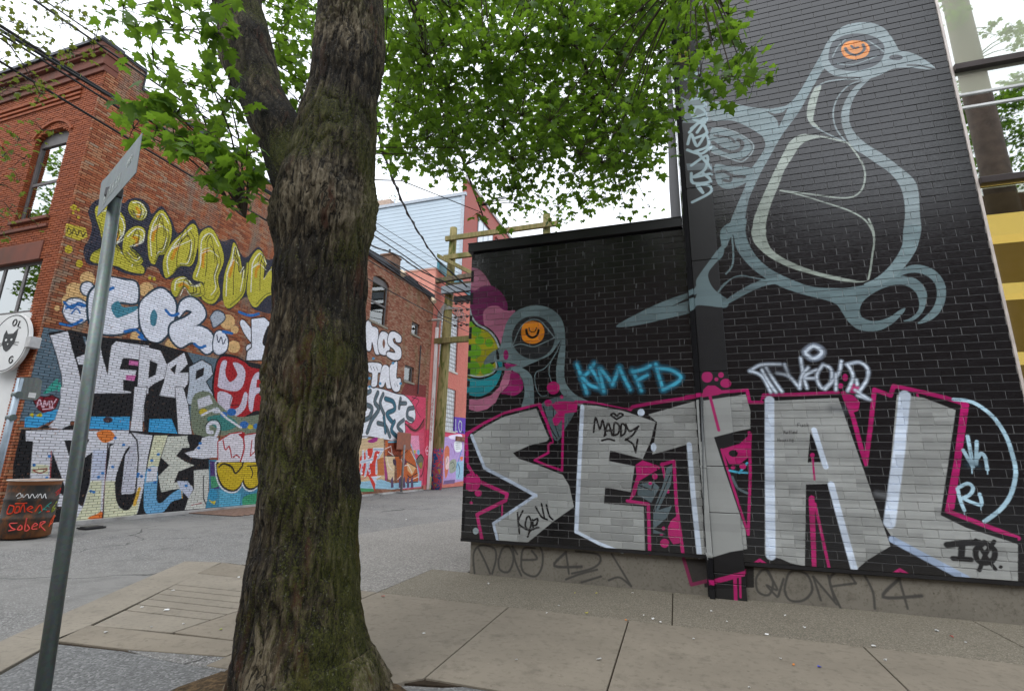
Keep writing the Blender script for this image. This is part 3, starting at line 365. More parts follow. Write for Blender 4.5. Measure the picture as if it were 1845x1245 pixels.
"3 39 26 4 1694 2767 1793 2764",
"3 38 45 32 1912 2945 1821 2791 1865 2634 1969 2701 1996 2870 1912 2945",
"3 39 25 4 1912 2945 1821 2791 1865 2634 1969 2701 1996 2870 1912 2945",
"3 38 45 31 1899 2619 2067 2810 2123 2978",
"3 39 25 4 1899 2619 2067 2810 2123 2978",
"3 38 45 31 2043 2811 2018 2602",
"3 39 25 4 2043 2811 2018 2602",
"3 38 44 31 2178 2933 2323 2954 2401 2867 2377 2729 2276 2581",
"3 39 25 4 2178 2933 2323 2954 2401 2867 2377 2729 2276 2581",
"3 38 44 31 2189 2932 2230 2776 2147 2585",
"3 39 25 4 2189 2932 2230 2776 2147 2585",
"3 38 44 31 2260 2733 2263 2664",
"3 39 25 4 2260 2733 2263 2664",
"3 38 43 30 2246 2527 2378 2470",
"3 39 24 4 2246 2527 2378 2470",
"3 38 44 30 2231 2596 2357 2484",
"3 39 25 4 2231 2596 2357 2484",
"3 40 69 56 1720 3128 1829 3201 1921 3131 1895 3060 1797 3028 1725 3098",
"3 39 35 5 1728 3127 1828 3195 1913 3126 1881 3061 1798 3033 1730 3098",
"2 41 7 1 1529 2140 1533 2181 1560 2181",
"2 41 7 1 1531 2161 1551 2160",
"2 41 7 1 1569 2165 1569 2141 1586 2140 1592 2165 1593 2140",
"2 41 7 1 1628 2162 1612 2166 1604 2149 1613 2141 1626 2143",
"2 41 7 1 1644 2183 1640 2142",
"2 41 7 1 1662 2166 1641 2154 1663 2142",
"2 41 7 1 1363 2044 1367 2085 1379 2081 1376 2065 1365 2065",
"2 41 7 1 1391 2070 1384 2057 1389 2045 1397 2057 1391 2070",
"2 41 7 1 1406 2070 1403 2046",
"2 41 7 1 1405 2062 1415 2070",
"2 41 7 1 1433 2088 1428 2046",
"2 41 7 1 1426 2073 1437 2073",
"2 41 7 1 1451 2088 1447 2047",
"2 41 7 1 1478 2073 1467 2069 1463 2052 1474 2052 1478 2073 1477 2048",
"2 41 7 1 1483 2049 1485 2074 1496 2071 1495 2049",
"2 41 7 1 1519 2091 1515 2050 1505 2052 1506 2070 1517 2066",
"2 41 7 1 1285 1989 1281 1948",
"2 41 7 1 1303 1989 1299 1948",
"2 41 7 1 1283 1968 1301 1968",
"2 41 7 1 1319 1973 1310 1961 1316 1949 1327 1961 1319 1973",
"2 41 7 1 1339 1974 1339 1950 1351 1950 1356 1974 1356 1950",
"2 41 7 1 1381 1975 1368 1971 1379 1959 1364 1950",
"2 41 7 1 1399 1976 1396 1951",
"2 41 7 1 1419 1952 1421 1977 1436 1975 1436 1952",
"2 41 7 1 1463 1974 1450 1974 1449 1957 1461 1957 1464 1974 1459 1941 1447 1941",
"3 42 49 196 1950 2369 2076 2350",
"3 43 70 279 1285 2899 1468 2874",
"3 44 30 120 2301 1327 2379 1315",
"3 45 34 137 3260 1697 3343 1684",
"3 46 27 107 1370 1664 1442 1649",
"2 36 10 1 3285 1654 3277 1591",
"2 36 10 1 3429 1640 3423 1587",
"2 36 9 1 3138 1178 3133 1131",
"2 36 9 1 3305 1244 3297 1188",
"2 36 10 1 3318 1362 3314 1324",
"0 23 0 0 288 222 370 221 776 359 771 299 373 160 284 171",
"2 23 42 6 632 292 614 -93",
"2 23 27 4 690 297 676 40",
"0 47 0 0 16 421 318 443 301 195 107 128",
"2 48 43 6 29 422 106 114 311 178",
"3 49 30 15 -2938 7 -2965 275 -2859 405 -2641 379 -2606 233 -2661 29",
"3 49 30 15 -2889 362 -2774 181 -2692 27",
"3 49 29 15 -2560 236 -2503 388 -2398 408 -2334 253 -2406 76 -2541 92 -2569 236",
"3 49 29 14 -2353 424 -2304 215 -2212 39",
"3 49 29 15 -2353 424 -2276 323",
"3 49 29 14 -2011 420 -2173 410 -2216 261 -2184 93 -2009 43 -1909 166 -1895 349 -1939 451",
"3 49 29 14 -2201 249 -1981 278 -2055 378",
"3 50 36 18 -1553 399 -1723 206 -1333 223",
"3 49 28 14 -1553 386 -1514 121",
"3 49 28 14 -1413 421 -1113 403 -1074 305 -1198 208 -1472 124",
"3 49 28 14 -1556 42 -1335 135 -1117 202",
"3 49 27 14 -1336 22 -1066 119",
"3 49 27 13 -961 79 -815 127 -664 31",
"3 49 27 14 -912 417 -774 204 -664 31",
"3 49 27 14 952 355 882 250 893 104 1010 78 1071 217 1025 361 952 355",
"3 49 27 14 1013 360 1112 148 997 186 1104 63",
"3 49 27 13 1195 276 1117 76",
"3 49 27 13 1248 329 1195 155 1242 39 1393 54 1498 182 1459 346 1323 384 1248 329",
"3 49 26 13 1525 328 1576 71",
"3 49 26 13 1525 328 1739 40",
"3 49 26 13 1687 353 1722 85",
"3 49 26 13 1967 293 1874 427 1733 368 1697 247 1778 -3",
"3 49 26 13 1718 237 1967 293",
"3 49 26 13 2067 395 2130 215 2127 31",
"3 50 35 17 2415 377 2229 166 2608 212",
"3 49 25 13 2415 377 2454 64",
"3 51 48 7 520 7909 698 7899 512 7780 690 7771 493 7711",
"3 51 47 7 563 7637 709 7618",
"3 51 47 7 508 7467 657 7503 708 7381",
"3 51 46 7 557 7309 774 7293",
"3 51 46 7 662 7356 764 7152 562 7163",
"3 51 45 7 553 7022 634 7146 754 7012 563 6949 728 6841",
"3 51 45 7 524 6781 764 6939 604 6693",
"3 51 45 7 491 6717 658 6857 744 6663 569 6596",
"3 51 44 7 455 6515 517 6677 589 6454 728 6632 742 6423 526 6363",
"3 51 44 7 443 6414 635 6307 789 6413",
"3 51 43 7 582 6352 757 6048",
"3 51 43 6 483 6132 716 6257 673 6030 498 5928 764 5947",
"3 51 43 6 474 5999 492 5829 741 5818 641 5969",
"3 51 42 6 559 5784 618 5642 545 5786 722 5740 714 5626 457 5511",
"3 52 38 6 433 8218 439 8064 515 8070",
"3 52 38 6 525 8231 534 8133",
"3 52 37 6 585 8233 594 8135",
"3 52 37 6 822 8211 894 8176 841 8047"],
"L":["0 53 0 0 7257 4554 8140 4627 9582 4660 10932 4749 12047 4752 13977 4747 14410 4725 14712 2969 7240 2346",
"1 54 0 0 7832 6397 7677 6725 7745 7053 7740 7402 7591 7732 7670 8082 7929 8319 8329 8389 8440 8559 8699 8748 8977 8685 9121 8477 9338 8834 9690 8595 9982 8264 10341 8925 10641 8732 10984 9007 11440 8682 11895 8957 12219 8613 12503 8531 12961 9144 13397 8835 13960 8922 14621 7224 13208 6793 12748 7146 12157 6472 11863 6725 11507 6425 11036 6515 10451 6697 10270 6262 10065 6447 10231 6935 10431 7127 9873 6727 9543 6980 9309 6887 9210 6604 8745 6480 8363 6551 8116 6462",
"3 55 33 5 7736 7963 8046 8182 8396 8046 8523 7679 8388 7245 8637 7039 8953 6906 9190 6840 9200 6654 8822 6577 8489 6602 8109 6499 7886 6508 7895 6720 8064 6996 7934 7395 7783 7679 7736 7963",
"1 56 0 0 7736 7963 8046 8182 8396 8046 8523 7679 8388 7245 8637 7039 8953 6906 9190 6840 9200 6654 8822 6577 8489 6602 8109 6499 7886 6508 7895 6720 8064 6996 7934 7395 7783 7679",
"3 57 29 4 7851 7868 8107 8048 8397 7923 8504 7607 8396 7238",
"3 58 24 4 8437 7459 8367 7205 8506 7078 8677 6994 8804 6952",
"3 59 77 62 8171 7603 8315 7515 8373 7332",
"3 57 25 4 8535 7025 8730 6924 8875 6872 8884 6746",
"3 57 19 3 8146 7664 8385 7623 8460 7446",
"3 58 20 3 8378 7221 8570 7073 8811 6980 8991 6936",
"3 57 19 3 8460 7594 8541 7440 8389 7204",
"3 58 19 3 8294 7862 8378 7542 8355 7218 8478 7007",
"3 60 33 20 7957 6770 8102 7016 7987 7377 7854 7635",
"3 58 19 3 8082 7922 8174 8012 8307 7825 8382 7522",
"3 55 35 5 8515 8546 8767 8656 8983 8462 8911 8171 8673 8106 8497 8262 8515 8546",
"1 56 0 0 8515 8546 8767 8656 8983 8462 8911 8171 8673 8106 8497 8262",
"3 57 30 5 8568 8534 8776 8623 8955 8453 8897 8206 8702 8154",
"3 58 25 4 8828 8246 8697 8212 8598 8309",
"3 59 81 65 8700 8431 8790 8326 8766 8188",
"3 57 25 4 8589 8262",
"3 57 20 3 8734 8527 8876 8449 8815 8291",
"3 58 20 3 8682 8172 8546 8284",
"3 57 20 3 8954 8469 8869 8311 8660 8228",
"3 58 20 3 8829 8387 8820 8169 8721 8166 8630 8330",
"3 60 35 21 8947 8447 8886 8188 8682 8134 8528 8277",
"3 58 20 3 8661 8568 8740 8588 8831 8390 8831 8190",
"3 55 35 5 8543 7528 8761 7904 9020 7919 9022 7588 8719 7234 9128 7032 8981 6810 8607 7000 8543 7528",
"1 56 0 0 8543 7528 8761 7904 9020 7919 9022 7588 8719 7234 9128 7032 8981 6810 8607 7000",
"3 57 30 5 8612 7520 8791 7838 9003 7845 9007 7562 8760 7264",
"3 58 25 4 8941 7497 8776 7293 9004 7166 8925 7035 8715 7154",
"3 59 80 64 8766 7567 8870 7561 8877 7401",
"3 57 25 4 9034 7089 8946 6939 8708 7081",
"3 57 20 3 8776 7648 8957 7678 8946 7508",
"3 58 20 3 8746 7268 9062 7125 8947 6957 8657 7091",
"3 57 20 3 9039 7671 9015 7511 8725 7283",
"3 58 20 3 8878 7781 8905 7514 8801 7283 8994 7046",
"3 60 35 21 8737 7251 9091 7063 8966 6866 8642 7042",
"3 58 20 3 8754 7569 8797 7807 8884 7760 8913 7511",
"3 55 37 5 9285 7152 9134 7751 9151 8265 9358 8728 9659 8520 9791 8115 9726 7507 9536 7358 9464 7032 9285 7152",
"1 56 0 0 9285 7152 9134 7751 9151 8265 9358 8728 9659 8520 9791 8115 9726 7507 9536 7358 9464 7032",
"3 57 31 5 9338 7256 9209 7775 9220 8217 9389 8609 9637 8424",
"3 58 26 4 9393 8361 9560 8228 9636 7987 9606 7629 9503 7543",
"3 59 83 67 9284 7725 9282 7978 9359 8192",
"3 57 26 4 9667 7969 9636 7553 9519 7455 9479 7229",
"3 57 21 3 9192 7761 9225 8029 9388 8286",
"3 58 21 3 9617 8341 9716 8044 9662 7593 9514 7478",
"3 57 21 3 9227 7979 9442 8242 9685 8198",
"3 58 21 3 9285 8243 9341 8574 9487 8343 9575 7993",
"3 60 37 22 9742 8078 9691 7536 9528 7404 9468 7112",
"3 58 21 3 9483 7354 9378 7849 9340 8240 9372 8542",
"3 55 38 6 9835 6786 9689 7264 9821 7837 10044 8246 10378 8790 10619 8505 10654 7906 10565 7447 10221 7297 10028 6944 9835 6786",
"1 56 0 0 9835 6786 9689 7264 9821 7837 10044 8246 10378 8790 10619 8505 10654 7906 10565 7447 10221 7297 10028 6944",
"3 57 32 5 9921 6923 9797 7339 9903 7832 10086 8179 10357 8635",
"3 58 28 4 10099 8024 10278 8333 10411 8158 10435 7808 10392 7539",
"3 59 86 69 9939 7419 9984 7700 10069 7890",
"3 57 28 4 10447 8188 10477 7779 10430 7466 10218 7372",
"3 57 21 3 9779 7433 9895 7742 10068 7972",
"3 58 22 3 10340 8505 10523 8297 10546 7857 10476 7516",
"3 57 22 3 9879 7697 10105 7935 10436 8255",
"3 58 22 3 10009 7876 10076 8168 10179 8538 10302 8263",
"3 60 38 23 10585 7876 10513 7466 10218 7337 10053 7021",
"3 58 22 3 10171 7066 10078 7469 10075 7890 10117 8156",
"3 55 40 6 10683 7075 10754 7705 10654 8521 10984 8931 11397 8611 11654 8078 11547 7399 11708 6892 11497 6483 11093 6551 11080 7041 10683 7075",
"1 56 0 0 10683 7075 10754 7705 10654 8521 10984 8931 11397 8611 11654 8078 11547 7399 11708 6892 11497 6483 11093 6551 11080 7041",
"3 57 35 5 10795 7159 10851 7702 10763 8406 11034 8749 11376 8466",
"3 58 29 4 11060 8381 11289 8178 11434 7858 11383 7460 11475 7158",
"3 59 92 74 10952 7570 10898 7978 11026 8158",
"3 57 29 4 11474 7856 11418 7393 11525 7040 11401 6759",
"3 57 23 3 10843 7612 10804 8024 11052 8257",
"3 58 24 4 11354 8340 11549 7950 11463 7448 11584 7076",
"3 57 23 3 10796 7938 11114 8187 11447 8101",
"3 58 23 4 10877 8446 10991 8714 11193 8375 11341 7900",
"3 60 40 24 11638 6955 11461 6590 11112 6654 11097 7096",
"3 58 23 3 11089 7288 11060 7769 10956 8422 11035 8661",
"3 55 38 6 10092 6456 10087 6783 10392 7013 10780 6885 11008 7015 11163 6695 10788 6509 10443 6740 10276 6320 10092 6456",
"1 56 0 0 10092 6456 10087 6783 10392 7013 10780 6885 11008 7015 11163 6695 10788 6509 10443 6740 10276 6320",
"3 57 33 5 10194 6504 10188 6787 10440 6981 10760 6865 10946 6973",
"3 58 28 4 10675 6810 10797 6882 10883 6691 10682 6587 10490 6730",
"3 59 87 70 10313 6689 10435 6791 10593 6713",
"3 57 27 4 10936 6639 10709 6521 10491 6690 10391 6401",
"3 57 22 3 10187 6724 10413 6864 10680 6826",
"3 58 22 3 10905 6941 11023 6707 10733 6564 10467 6731",
"3 57 22 3 10436 6831 10764 6828 10972 6924",
"3 58 22 3 10458 6984 10634 6818 10719 6889 10807 6608",
"3 60 38 23 11076 6689 10756 6527 10457 6739 10316 6363",
"3 58 22 3 10451 6600 10420 6858 10505 6983 10644 6818",
"3 55 43 6 11858 6755 11761 7607 11866 8296 11914 8846 12189 8566 12457 8006 12619 8409 12657 7748 12611 7133 12146 6532 11858 6755",
"1 56 0 0 11858 6755 11761 7607 11866 8296 11914 8846 12189 8566 12457 8006 12619 8409 12657 7748 12611 7133 12146 6532",
"3 57 37 5 11951 6910 11865 7647 11949 8240 11986 8711 12214 8465",
"3 58 31 5 12034 8423 12188 8248 12340 7910 12424 8144 12451 7754",
"3 59 97 78 11965 7623 11998 7961 12009 8228",
"3 57 31 5 12366 7880 12460 8151 12493 7696 12474 7272",
"3 57 24 4 11837 7665 11938 8028 11992 8313",
"3 58 25 4 12197 8363 12401 7951 12528 8250 12554 7763",
"3 57 25 4 11948 7974 12032 8244 12249 8154",
"3 58 25 4 12018 8262 11998 8705 12138 8425 12293 7924",
"3 60 43 26 12556 8336 12594 7745 12559 7195 12162 6658",
"3 58 25 4 12214 7053 12109 7741 12087 8258 12059 8671",
"3 55 46 7 12768 7253 12687 8028 12667 8497 12978 9046 13390 8725 13397 8092 13724 8717 14327 8960 14492 7985 13673 7490 13191 6888 12768 7253",
"1 56 0 0 12768 7253 12687 8028 12667 8497 12978 9046 13390 8725 13397 8092 13724 8717 14327 8960 14492 7985 13673 7490 13191 6888",
"3 57 39 6 12908 7393 12835 8065 12817 8471 13073 8938 13415 8654",
"3 58 33 5 13146 8691 13377 8489 13386 8112 13560 8476 13880 8601",
"3 59 104 83 13023 8016 13008 8251 13129 8508",
"3 57 34 5 13397 8054 13592 8475 13955 8617 14069 7950",
"3 57 26 4 12829 8038 12833 8279 13074 8584",
"3 58 27 4 13390 8574 13391 8105 13648 8572 14110 8755",
"3 57 26 4 12782 8200 13095 8511 13430 8423",
"3 58 26 4 13038 8555 13136 8954 13337 8617 13386 8097",
"3 60 47 28 14184 8857 14332 7986 13635 7553 13224 7016",
"3 58 26 4 13288 7565 13196 8195 13151 8569 13214 8934",
"0 61 0 0 7210 7215 7615 7291 7706 7084 7530 6895 7236 6889",
"3 62 22 3 7254 6994 7267 7122 7343 7037 7302 6945",
"3 62 22 3 7370 7001 7379 7152 7465 7021",
"3 62 23 3 7483 7030 7517 7169 7588 7054",
"3 62 23 3 7604 7037 7638 7177",
"1 63 0 0 7331 7720 7329 7668 7306 7624 7270 7605 7236 7618 7216 7659 7217 7711 7240 7755 7276 7774 7311 7761",
"1 63 0 0 7452 6626 7449 6556 7417 6500 7368 6479 7321 6501 7294 6557 7297 6626 7328 6682 7377 6704 7424 6682",
"1 63 0 0 7442 7504 7441 7478 7429 7456 7411 7447 7394 7454 7384 7474 7385 7500 7396 7522 7414 7532 7432 7525",
"1 63 0 0 7737 6359 7734 6295 7704 6244 7658 6225 7614 6246 7588 6298 7591 6361 7621 6412 7667 6431 7711 6411",
"1 63 0 0 7310 7560 7310 7534 7298 7513 7280 7503 7263 7510 7253 7530 7254 7556 7265 7578 7283 7588 7300 7581",
"1 63 0 0 9464 6619 9461 6582 9441 6553 9411 6542 9383 6553 9367 6582 9370 6619 9390 6648 9420 6659 9448 6648",
"1 63 0 0 9592 6639 9589 6602 9568 6572 9537 6561 9509 6573 9493 6602 9496 6639 9517 6669 9547 6680 9576 6669",
"1 63 0 0 7408 7697 7407 7667 7394 7642 7374 7631 7354 7639 7342 7662 7344 7691 7357 7716 7377 7727 7397 7720",
"1 64 0 0 8072 6073 8063 5948 7994 5849 7894 5813 7801 5853 7749 5952 7757 6074 7823 6173 7923 6212 8018 6174",
"1 64 0 0 7851 5677 7842 5548 7772 5447 7669 5413 7573 5457 7519 5562 7527 5688 7594 5789 7697 5827 7795 5784",
"1 64 0 0 7772 5366 7764 5253 7703 5166 7613 5138 7528 5179 7481 5272 7488 5382 7547 5469 7637 5500 7723 5461",
"1 64 0 0 8019 5446 8011 5331 7947 5242 7853 5213 7765 5254 7717 5348 7724 5461 7786 5550 7880 5582 7969 5543",
"1 64 0 0 9586 6307 9571 6168 9483 6056 9358 6014 9244 6057 9183 6167 9197 6303 9282 6415 9406 6460 9523 6420",
"1 64 0 0 10583 4893 10567 4776 10484 4688 10368 4662 10263 4707 10208 4806 10223 4920 10303 5009 10418 5037 10526 4993",
"1 64 0 0 9587 4894 9573 4769 9491 4674 9375 4647 9269 4696 9212 4801 9225 4924 9303 5019 9419 5049 9528 5002",
"1 64 0 0 12449 6145 12419 5980 12290 5850 12114 5803 11958 5855 11879 5985 11905 6145 12029 6276 12204 6328 12366 6278",
"1 64 0 0 12799 5346 12773 5210 12662 5106 12510 5073 12376 5122 12308 5234 12332 5366 12439 5471 12591 5507 12729 5460",
"1 64 0 0 12639 5910 12623 5824 12554 5755 12458 5731 12373 5759 12330 5829 12345 5914 12413 5983 12508 6009 12595 5981",
"1 64 0 0 7483 5089 7481 5046 7457 5012 7423 5002 7390 5018 7371 5055 7374 5098 7397 5131 7431 5142 7465 5126",
"1 64 0 0 8081 5660 8068 5485 7971 5349 7830 5304 7699 5365 7627 5506 7638 5675 7730 5811 7870 5862 8005 5805",
"3 65 70 11 7568 5024 7589 5307 7778 5439 7990 5389 8140 5148 7992 4860 7745 4809 7568 5024",
"1 66 0 0 7568 5024 7589 5307 7778 5439 7990 5389 8140 5148 7992 4860 7745 4809",
"3 67 53 8 7605 5127 7771 5272 7969 5287",
"3 67 62 9 7539 5267 7714 5161 7837 5340 8003 5321",
"3 67 35 5 7740 5029 7826 5195 7926 5094",
"3 65 72 11 8098 5812 8079 5681 7989 5600 7882 5614 7820 5714 7837 5842 7925 5925 8033 5914 8098 5812",
"1 66 0 0 8098 5812 8079 5681 7989 5600 7882 5614 7820 5714 7837 5842 7925 5925 8033 5914",
"3 65 114 17 8338 6222 8734 6293 9090 6319 9208 5885 9104 5736 8763 5662 8666 5455 8777 5238 9031 5491 9274 5617 9392 5182 9011 4861 8629 4728 8450 4755 8184 4923 8032 5595 8207 5998 8338 6222",
"1 66 0 0 8338 6222 8734 6293 9090 6319 9208 5885 9104 5736 8763 5662 8666 5455 8777 5238 9031 5491 9274 5617 9392 5182 9011 4861 8629 4728 8450 4755 8184 4923 8032 5595 8207 5998",
"1 68 0 0 8582 5469 8713 5682 8885 5563 9235 5694 9211 5561 8924 5311 8755 5232",
"3 65 123 18 9297 5755 9493 6140 9769 6410 10069 6335 10305 6075 10336 5635 10223 5162 10008 4860 9708 4846 9434 5167 9297 5755",
"1 66 0 0 9297 5755 9493 6140 9769 6410 10069 6335 10305 6075 10336 5635 10223 5162 10008 4860 9708 4846 9434 5167",
"1 69 0 0 9693 5746 9827 5597 9821 5289 9691 5290 9628 5538",
"3 65 121 18 10456 5726 10431 6172 10736 6456 11132 6337 11328 6039 11126 5685 10845 5539 11258 5651 11693 5480 11776 5022 11535 4840 11050 5088 10679 4843 10322 5078 10280 5452 10679 5790 10849 6014 10639 6008 10456 5726",
"1 66 0 0 10456 5726 10431 6172 10736 6456 11132 6337 11328 6039 11126 5685 10845 5539 11258 5651 11693 5480 11776 5022 11535 4840 11050 5088 10679 4843 10322 5078 10280 5452 10679 5790 10849 6014 10639 6008",
"3 65 81 12 11513 6032 11666 6291 11941 6293 12017 6104 11697 5752 11589 5903 11513 6032",
"1 70 0 0 11513 6032 11666 6291 11941 6293 12017 6104 11697 5752 11589 5903",
"3 65 93 14 11754 5255 11793 5596 12014 5696 12260 5500 12290 5137 12052 4915 11838 4976 11754 5255",
"1 66 0 0 11754 5255 11793 5596 12014 5696 12260 5500 12290 5137 12052 4915 11838 4976",
"3 71 35 5 11841 5517 11948 5302 12015 5500 12124 5283 12193 5483",
"3 72 78 12 9048 4911 9312 5031 9539 4883",
"3 72 84 13 10043 5826 10230 5716 10436 5833",
"3 72 95 14 12049 5693 12400 5722",
"3 72 89 13 11119 5047 11319 4978 11492 5076",
"3 72 70 10 7570 4728 7797 4745 7996 4941",
"3 72 100 15 12552 6527 13013 6534 13386 6711",
"3 72 75 11 8406 5870 8539 5992",
"3 72 79 12 9444 4859 9713 4769",
"3 58 74 11 12653 6170 12807 6291 13275 5947 13272 5605 12900 5850 12653 6170",
"1 66 0 0 12653 6170 12807 6291 13275 5947 13272 5605 12900 5850",
"3 58 75 11 13408 5420 13375 5298 13259 5225 13129 5244 13059 5341 13090 5462 13204 5536 13336 5520 13408 5420",
"1 66 0 0 13408 5420 13375 5298 13259 5225 13129 5244 13059 5341 13090 5462 13204 5536 13336 5520",
"2 58 90 13 13111 6430 13649 6639 14062 6494 14395 6375 14578 5303 13833 5097 13137 4943 13143 5264 13302 5429 13111 6430",
"0 66 0 0 13111 6430 13649 6639 14062 6494 14395 6375 14578 5303 13833 5097 13137 4943 13143 5264 13302 5429",
"1 58 0 0 13723 5725 13866 6372 14054 6285 13990 5653",
"0 58 0 0 7368 4451 7800 4631 8477 4617 9703 4819 10932 4749 11241 4389 11315 2686 7995 2409 8136 3032 7950 3580",
"0 53 0 0 7957 4534 8157 4538 8288 4288 8133 4045",
"2 58 34 5 7423 4390 7752 4582 7932 4161 8095 3832 8287 3367 8567 2457 7951 2405 7950 3008 7850 3474 7640 3963 7423 4390",
"0 73 0 0 7423 4390 7752 4582 7932 4161 8095 3832 8287 3367 8567 2457 7951 2405 7950 3008 7850 3474 7640 3963",
"0 58 0 0 7766 4586 8036 4638 8229 4274 8377 4261 8065 3985 7928 4183",
"0 73 0 0 8057 3984 8386 4216 8448 3901 8138 3818",
"0 73 0 0 8179 4426 8490 4549 8607 4169 8822 3735 8927 3467 8420 3617",
"0 73 0 0 8794 4452 8878 4594 9756 4674 9832 4274 9140 4194 9108 3883 9549 3924 9523 3629 9252 3615 9305 3341 9520 3322 9482 3199 8509 3163 8431 3665 8867 3505 8819 4021",
"0 74 0 0 9309 4169 9583 4183 9572 4059 9319 4046",
"0 74 0 0 9294 3759 9560 3790 9541 3637 9320 3626",
"2 58 30 4 9566 4220 9527 4632 10110 4606 10388 4226 10387 3853 10093 3638 9964 3501 10088 2583 9716 2552 9668 3432 9613 3875 9566 4220",
"0 73 0 0 9566 4220 9527 4632 10110 4606 10388 4226 10387 3853 10093 3638 9964 3501 10088 2583 9716 2552 9668 3432 9613 3875",
"0 58 0 0 9857 4279 10097 4223 10096 3898 9914 3764",
"2 58 31 5 10389 4279 10832 4710 11009 4400 10792 4084 11117 4141 11118 3809 10903 3396 11257 2681 10834 2646 10586 3291 10296 3203 10380 3746 10389 4279",
"0 73 0 0 10389 4279 10832 4710 11009 4400 10792 4084 11117 4141 11118 3809 10903 3396 11257 2681 10834 2646 10586 3291 10296 3203 10380 3746",
"0 58 0 0 10498 4139 10659 4332 10663 4007",
"2 58 66 10 11075 4301 11451 4602 11806 4497 11921 4225 11709 3958 12035 3603 12011 3369 11686 3669 11514 3577 11404 3174 11189 3204 11167 3872 11075 4301",
"0 75 0 0 11075 4301 11451 4602 11806 4497 11921 4225 11709 3958 12035 3603 12011 3369 11686 3669 11514 3577 11404 3174 11189 3204 11167 3872",
"0 58 0 0 11331 4236 11584 4397 11599 4141 11351 3957",
"0 53 0 0 11890 4690 12162 4685 12025 3950",
"1 58 0 0 11939 4053 12059 4875 12674 5005 13143 4912 14031 4923 14410 4725 14678 3163 13789 3017 13134 2837 12395 2833 12085 3436",
"1 76 0 0 12014 4007 12077 4776 12614 4930 13091 4857 13370 4732 13977 4747 14379 4652 14613 3288 13905 3267 13542 3087 13057 2861 12457 2868 12150 3444",
"1 77 0 0 12158 4030 12167 4656 12372 4758 12373 4364 12606 4089 12860 4376 12611 4744 12958 4749 13176 4506 13155 4064 12888 3809 12247 3837",
"1 77 0 0 12207 3684 12772 3642 12776 3222 13122 3320 13257 3830 13414 3726 13359 3254 12967 2955 12469 2985",
"1 77 0 0 13446 3856 13567 4511 13994 4651 14225 4293 14328 3454 14052 3359 14005 3869 13737 3769 13713 3229 13543 3305",
"0 76 0 0 13717 4343 13946 4446 13961 4122 13727 4055",
"3 58 24 4 12772 3642 12755 3339 13112 3380",
"2 58 37 6 7404 2832 7464 2944 7602 2920 7739 2989 7892 2922 7864 2730 7727 2512 7521 2659 7404 2832",
"0 78 0 0 7404 2832 7464 2944 7602 2920 7739 2989 7892 2922 7864 2730 7727 2512 7521 2659",
"3 79 24 4 7491 2689 7514 2866 7606 2689",
"3 79 25 4 7498 2739 7585 2758",
"3 79 25 4 7630 2691 7617 2846 7681 2739 7704 2856 7753 2705",
"3 79 25 4 7750 2862 7800 2795 7840 2907",
"3 79 25 4 7800 2795 7792 2688",
"3 79 25 4 7621 2648 7828 2692",
"3 80 50 8 7582 3023 7766 3373 7736 3151 7871 3215 7612 3048",
"3 80 50 8 7630 3051 7818 3294 7852 3125",
"0 81 0 0 7324 2429 7950 2692 7891 2424 7604 2219 7355 2201",
"1 82 0 0 7400 2489 7448 2548 7484 2443",
"1 82 0 0 7521 2483 7602 2563 7639 2475",
"0 73 0 0 7879 3215 8173 3258 8260 2647 8243 2218 7787 2231 7906 2425 7944 2804",
"0 58 0 0 7623 2202 7743 2294 7896 2239",
"0 58 0 0 8063 2206 8223 2319 8422 2345 8445 2232",
"0 58 0 0 8512 3148 9617 3299 9614 2656 8625 2573",
"0 81 0 0 8549 2558 9614 2656 9662 2300 8615 2258",
"1 83 0 0 9195 2535 9182 2486 9130 2452 9060 2446 8998 2471 8968 2516 8980 2564 9031 2598 9101 2605 9163 2581",
"0 58 0 0 9869 3334 10853 3327 11350 2294 10081 2220",
"0 81 0 0 10156 2639 10796 2708 11074 2278 10197 2262",
"2 58 34 5 9584 3468 9922 3519 9933 2815 10038 2217 9698 2219 9656 2873 9584 3468",
"0 73 0 0 9584 3468 9922 3519 9933 2815 10038 2217 9698 2219 9656 2873",
"2 58 37 6 10744 3641 10990 3678 11236 3184 11530 2305 11100 2270 10921 2961 10744 3641",
"0 73 0 0 10744 3641 10990 3678 11236 3184 11530 2305 11100 2270 10921 2961",
"1 84 0 0 11356 3391 11857 3656 12327 3310 13132 2976 14274 3137 14379 2528 12508 2312 11609 2309",
"1 85 0 0 11954 2820 12628 2982 13178 2716 12599 2469",
"1 86 0 0 11962 3018 11944 2951 11874 2905 11780 2896 11697 2928 11657 2988 11674 3054 11742 3101 11836 3111 11921 3080",
"1 87 0 0 12696 3014 12680 2959 12619 2921 12538 2913 12467 2940 12433 2989 12448 3043 12508 3082 12589 3090 12661 3064",
"1 88 0 0 13622 2750 13599 2677 13513 2628 13400 2620 13301 2656 13255 2722 13277 2794 13360 2844 13473 2853 13574 2817",
"1 89 0 0 11967 3368 11947 3295 11872 3243 11770 3232 11681 3264 11638 3328 11656 3400 11730 3453 11831 3466 11922 3434",
"1 90 0 0 13839 2685 13824 2638 13767 2605 13692 2600 13627 2624 13596 2667 13611 2714 13666 2746 13742 2752 13808 2729",
"1 88 0 0 13040 3126 13017 3050 12932 2996 12817 2985 12717 3021 12670 3089 12692 3165 12775 3219 12889 3231 12991 3196",
"1 91 0 0 12393 3113 12376 3051 12309 3007 12220 2999 12142 3028 12105 3083 12121 3144 12186 3187 12275 3197 12354 3168",
"1 92 0 0 14141 2734 14121 2675 14050 2635 13955 2629 13873 2658 13835 2712 13854 2770 13923 2810 14018 2818 14101 2789",
"0 93 0 0 11522 3363 11931 3565 12093 3308 11628 3082",
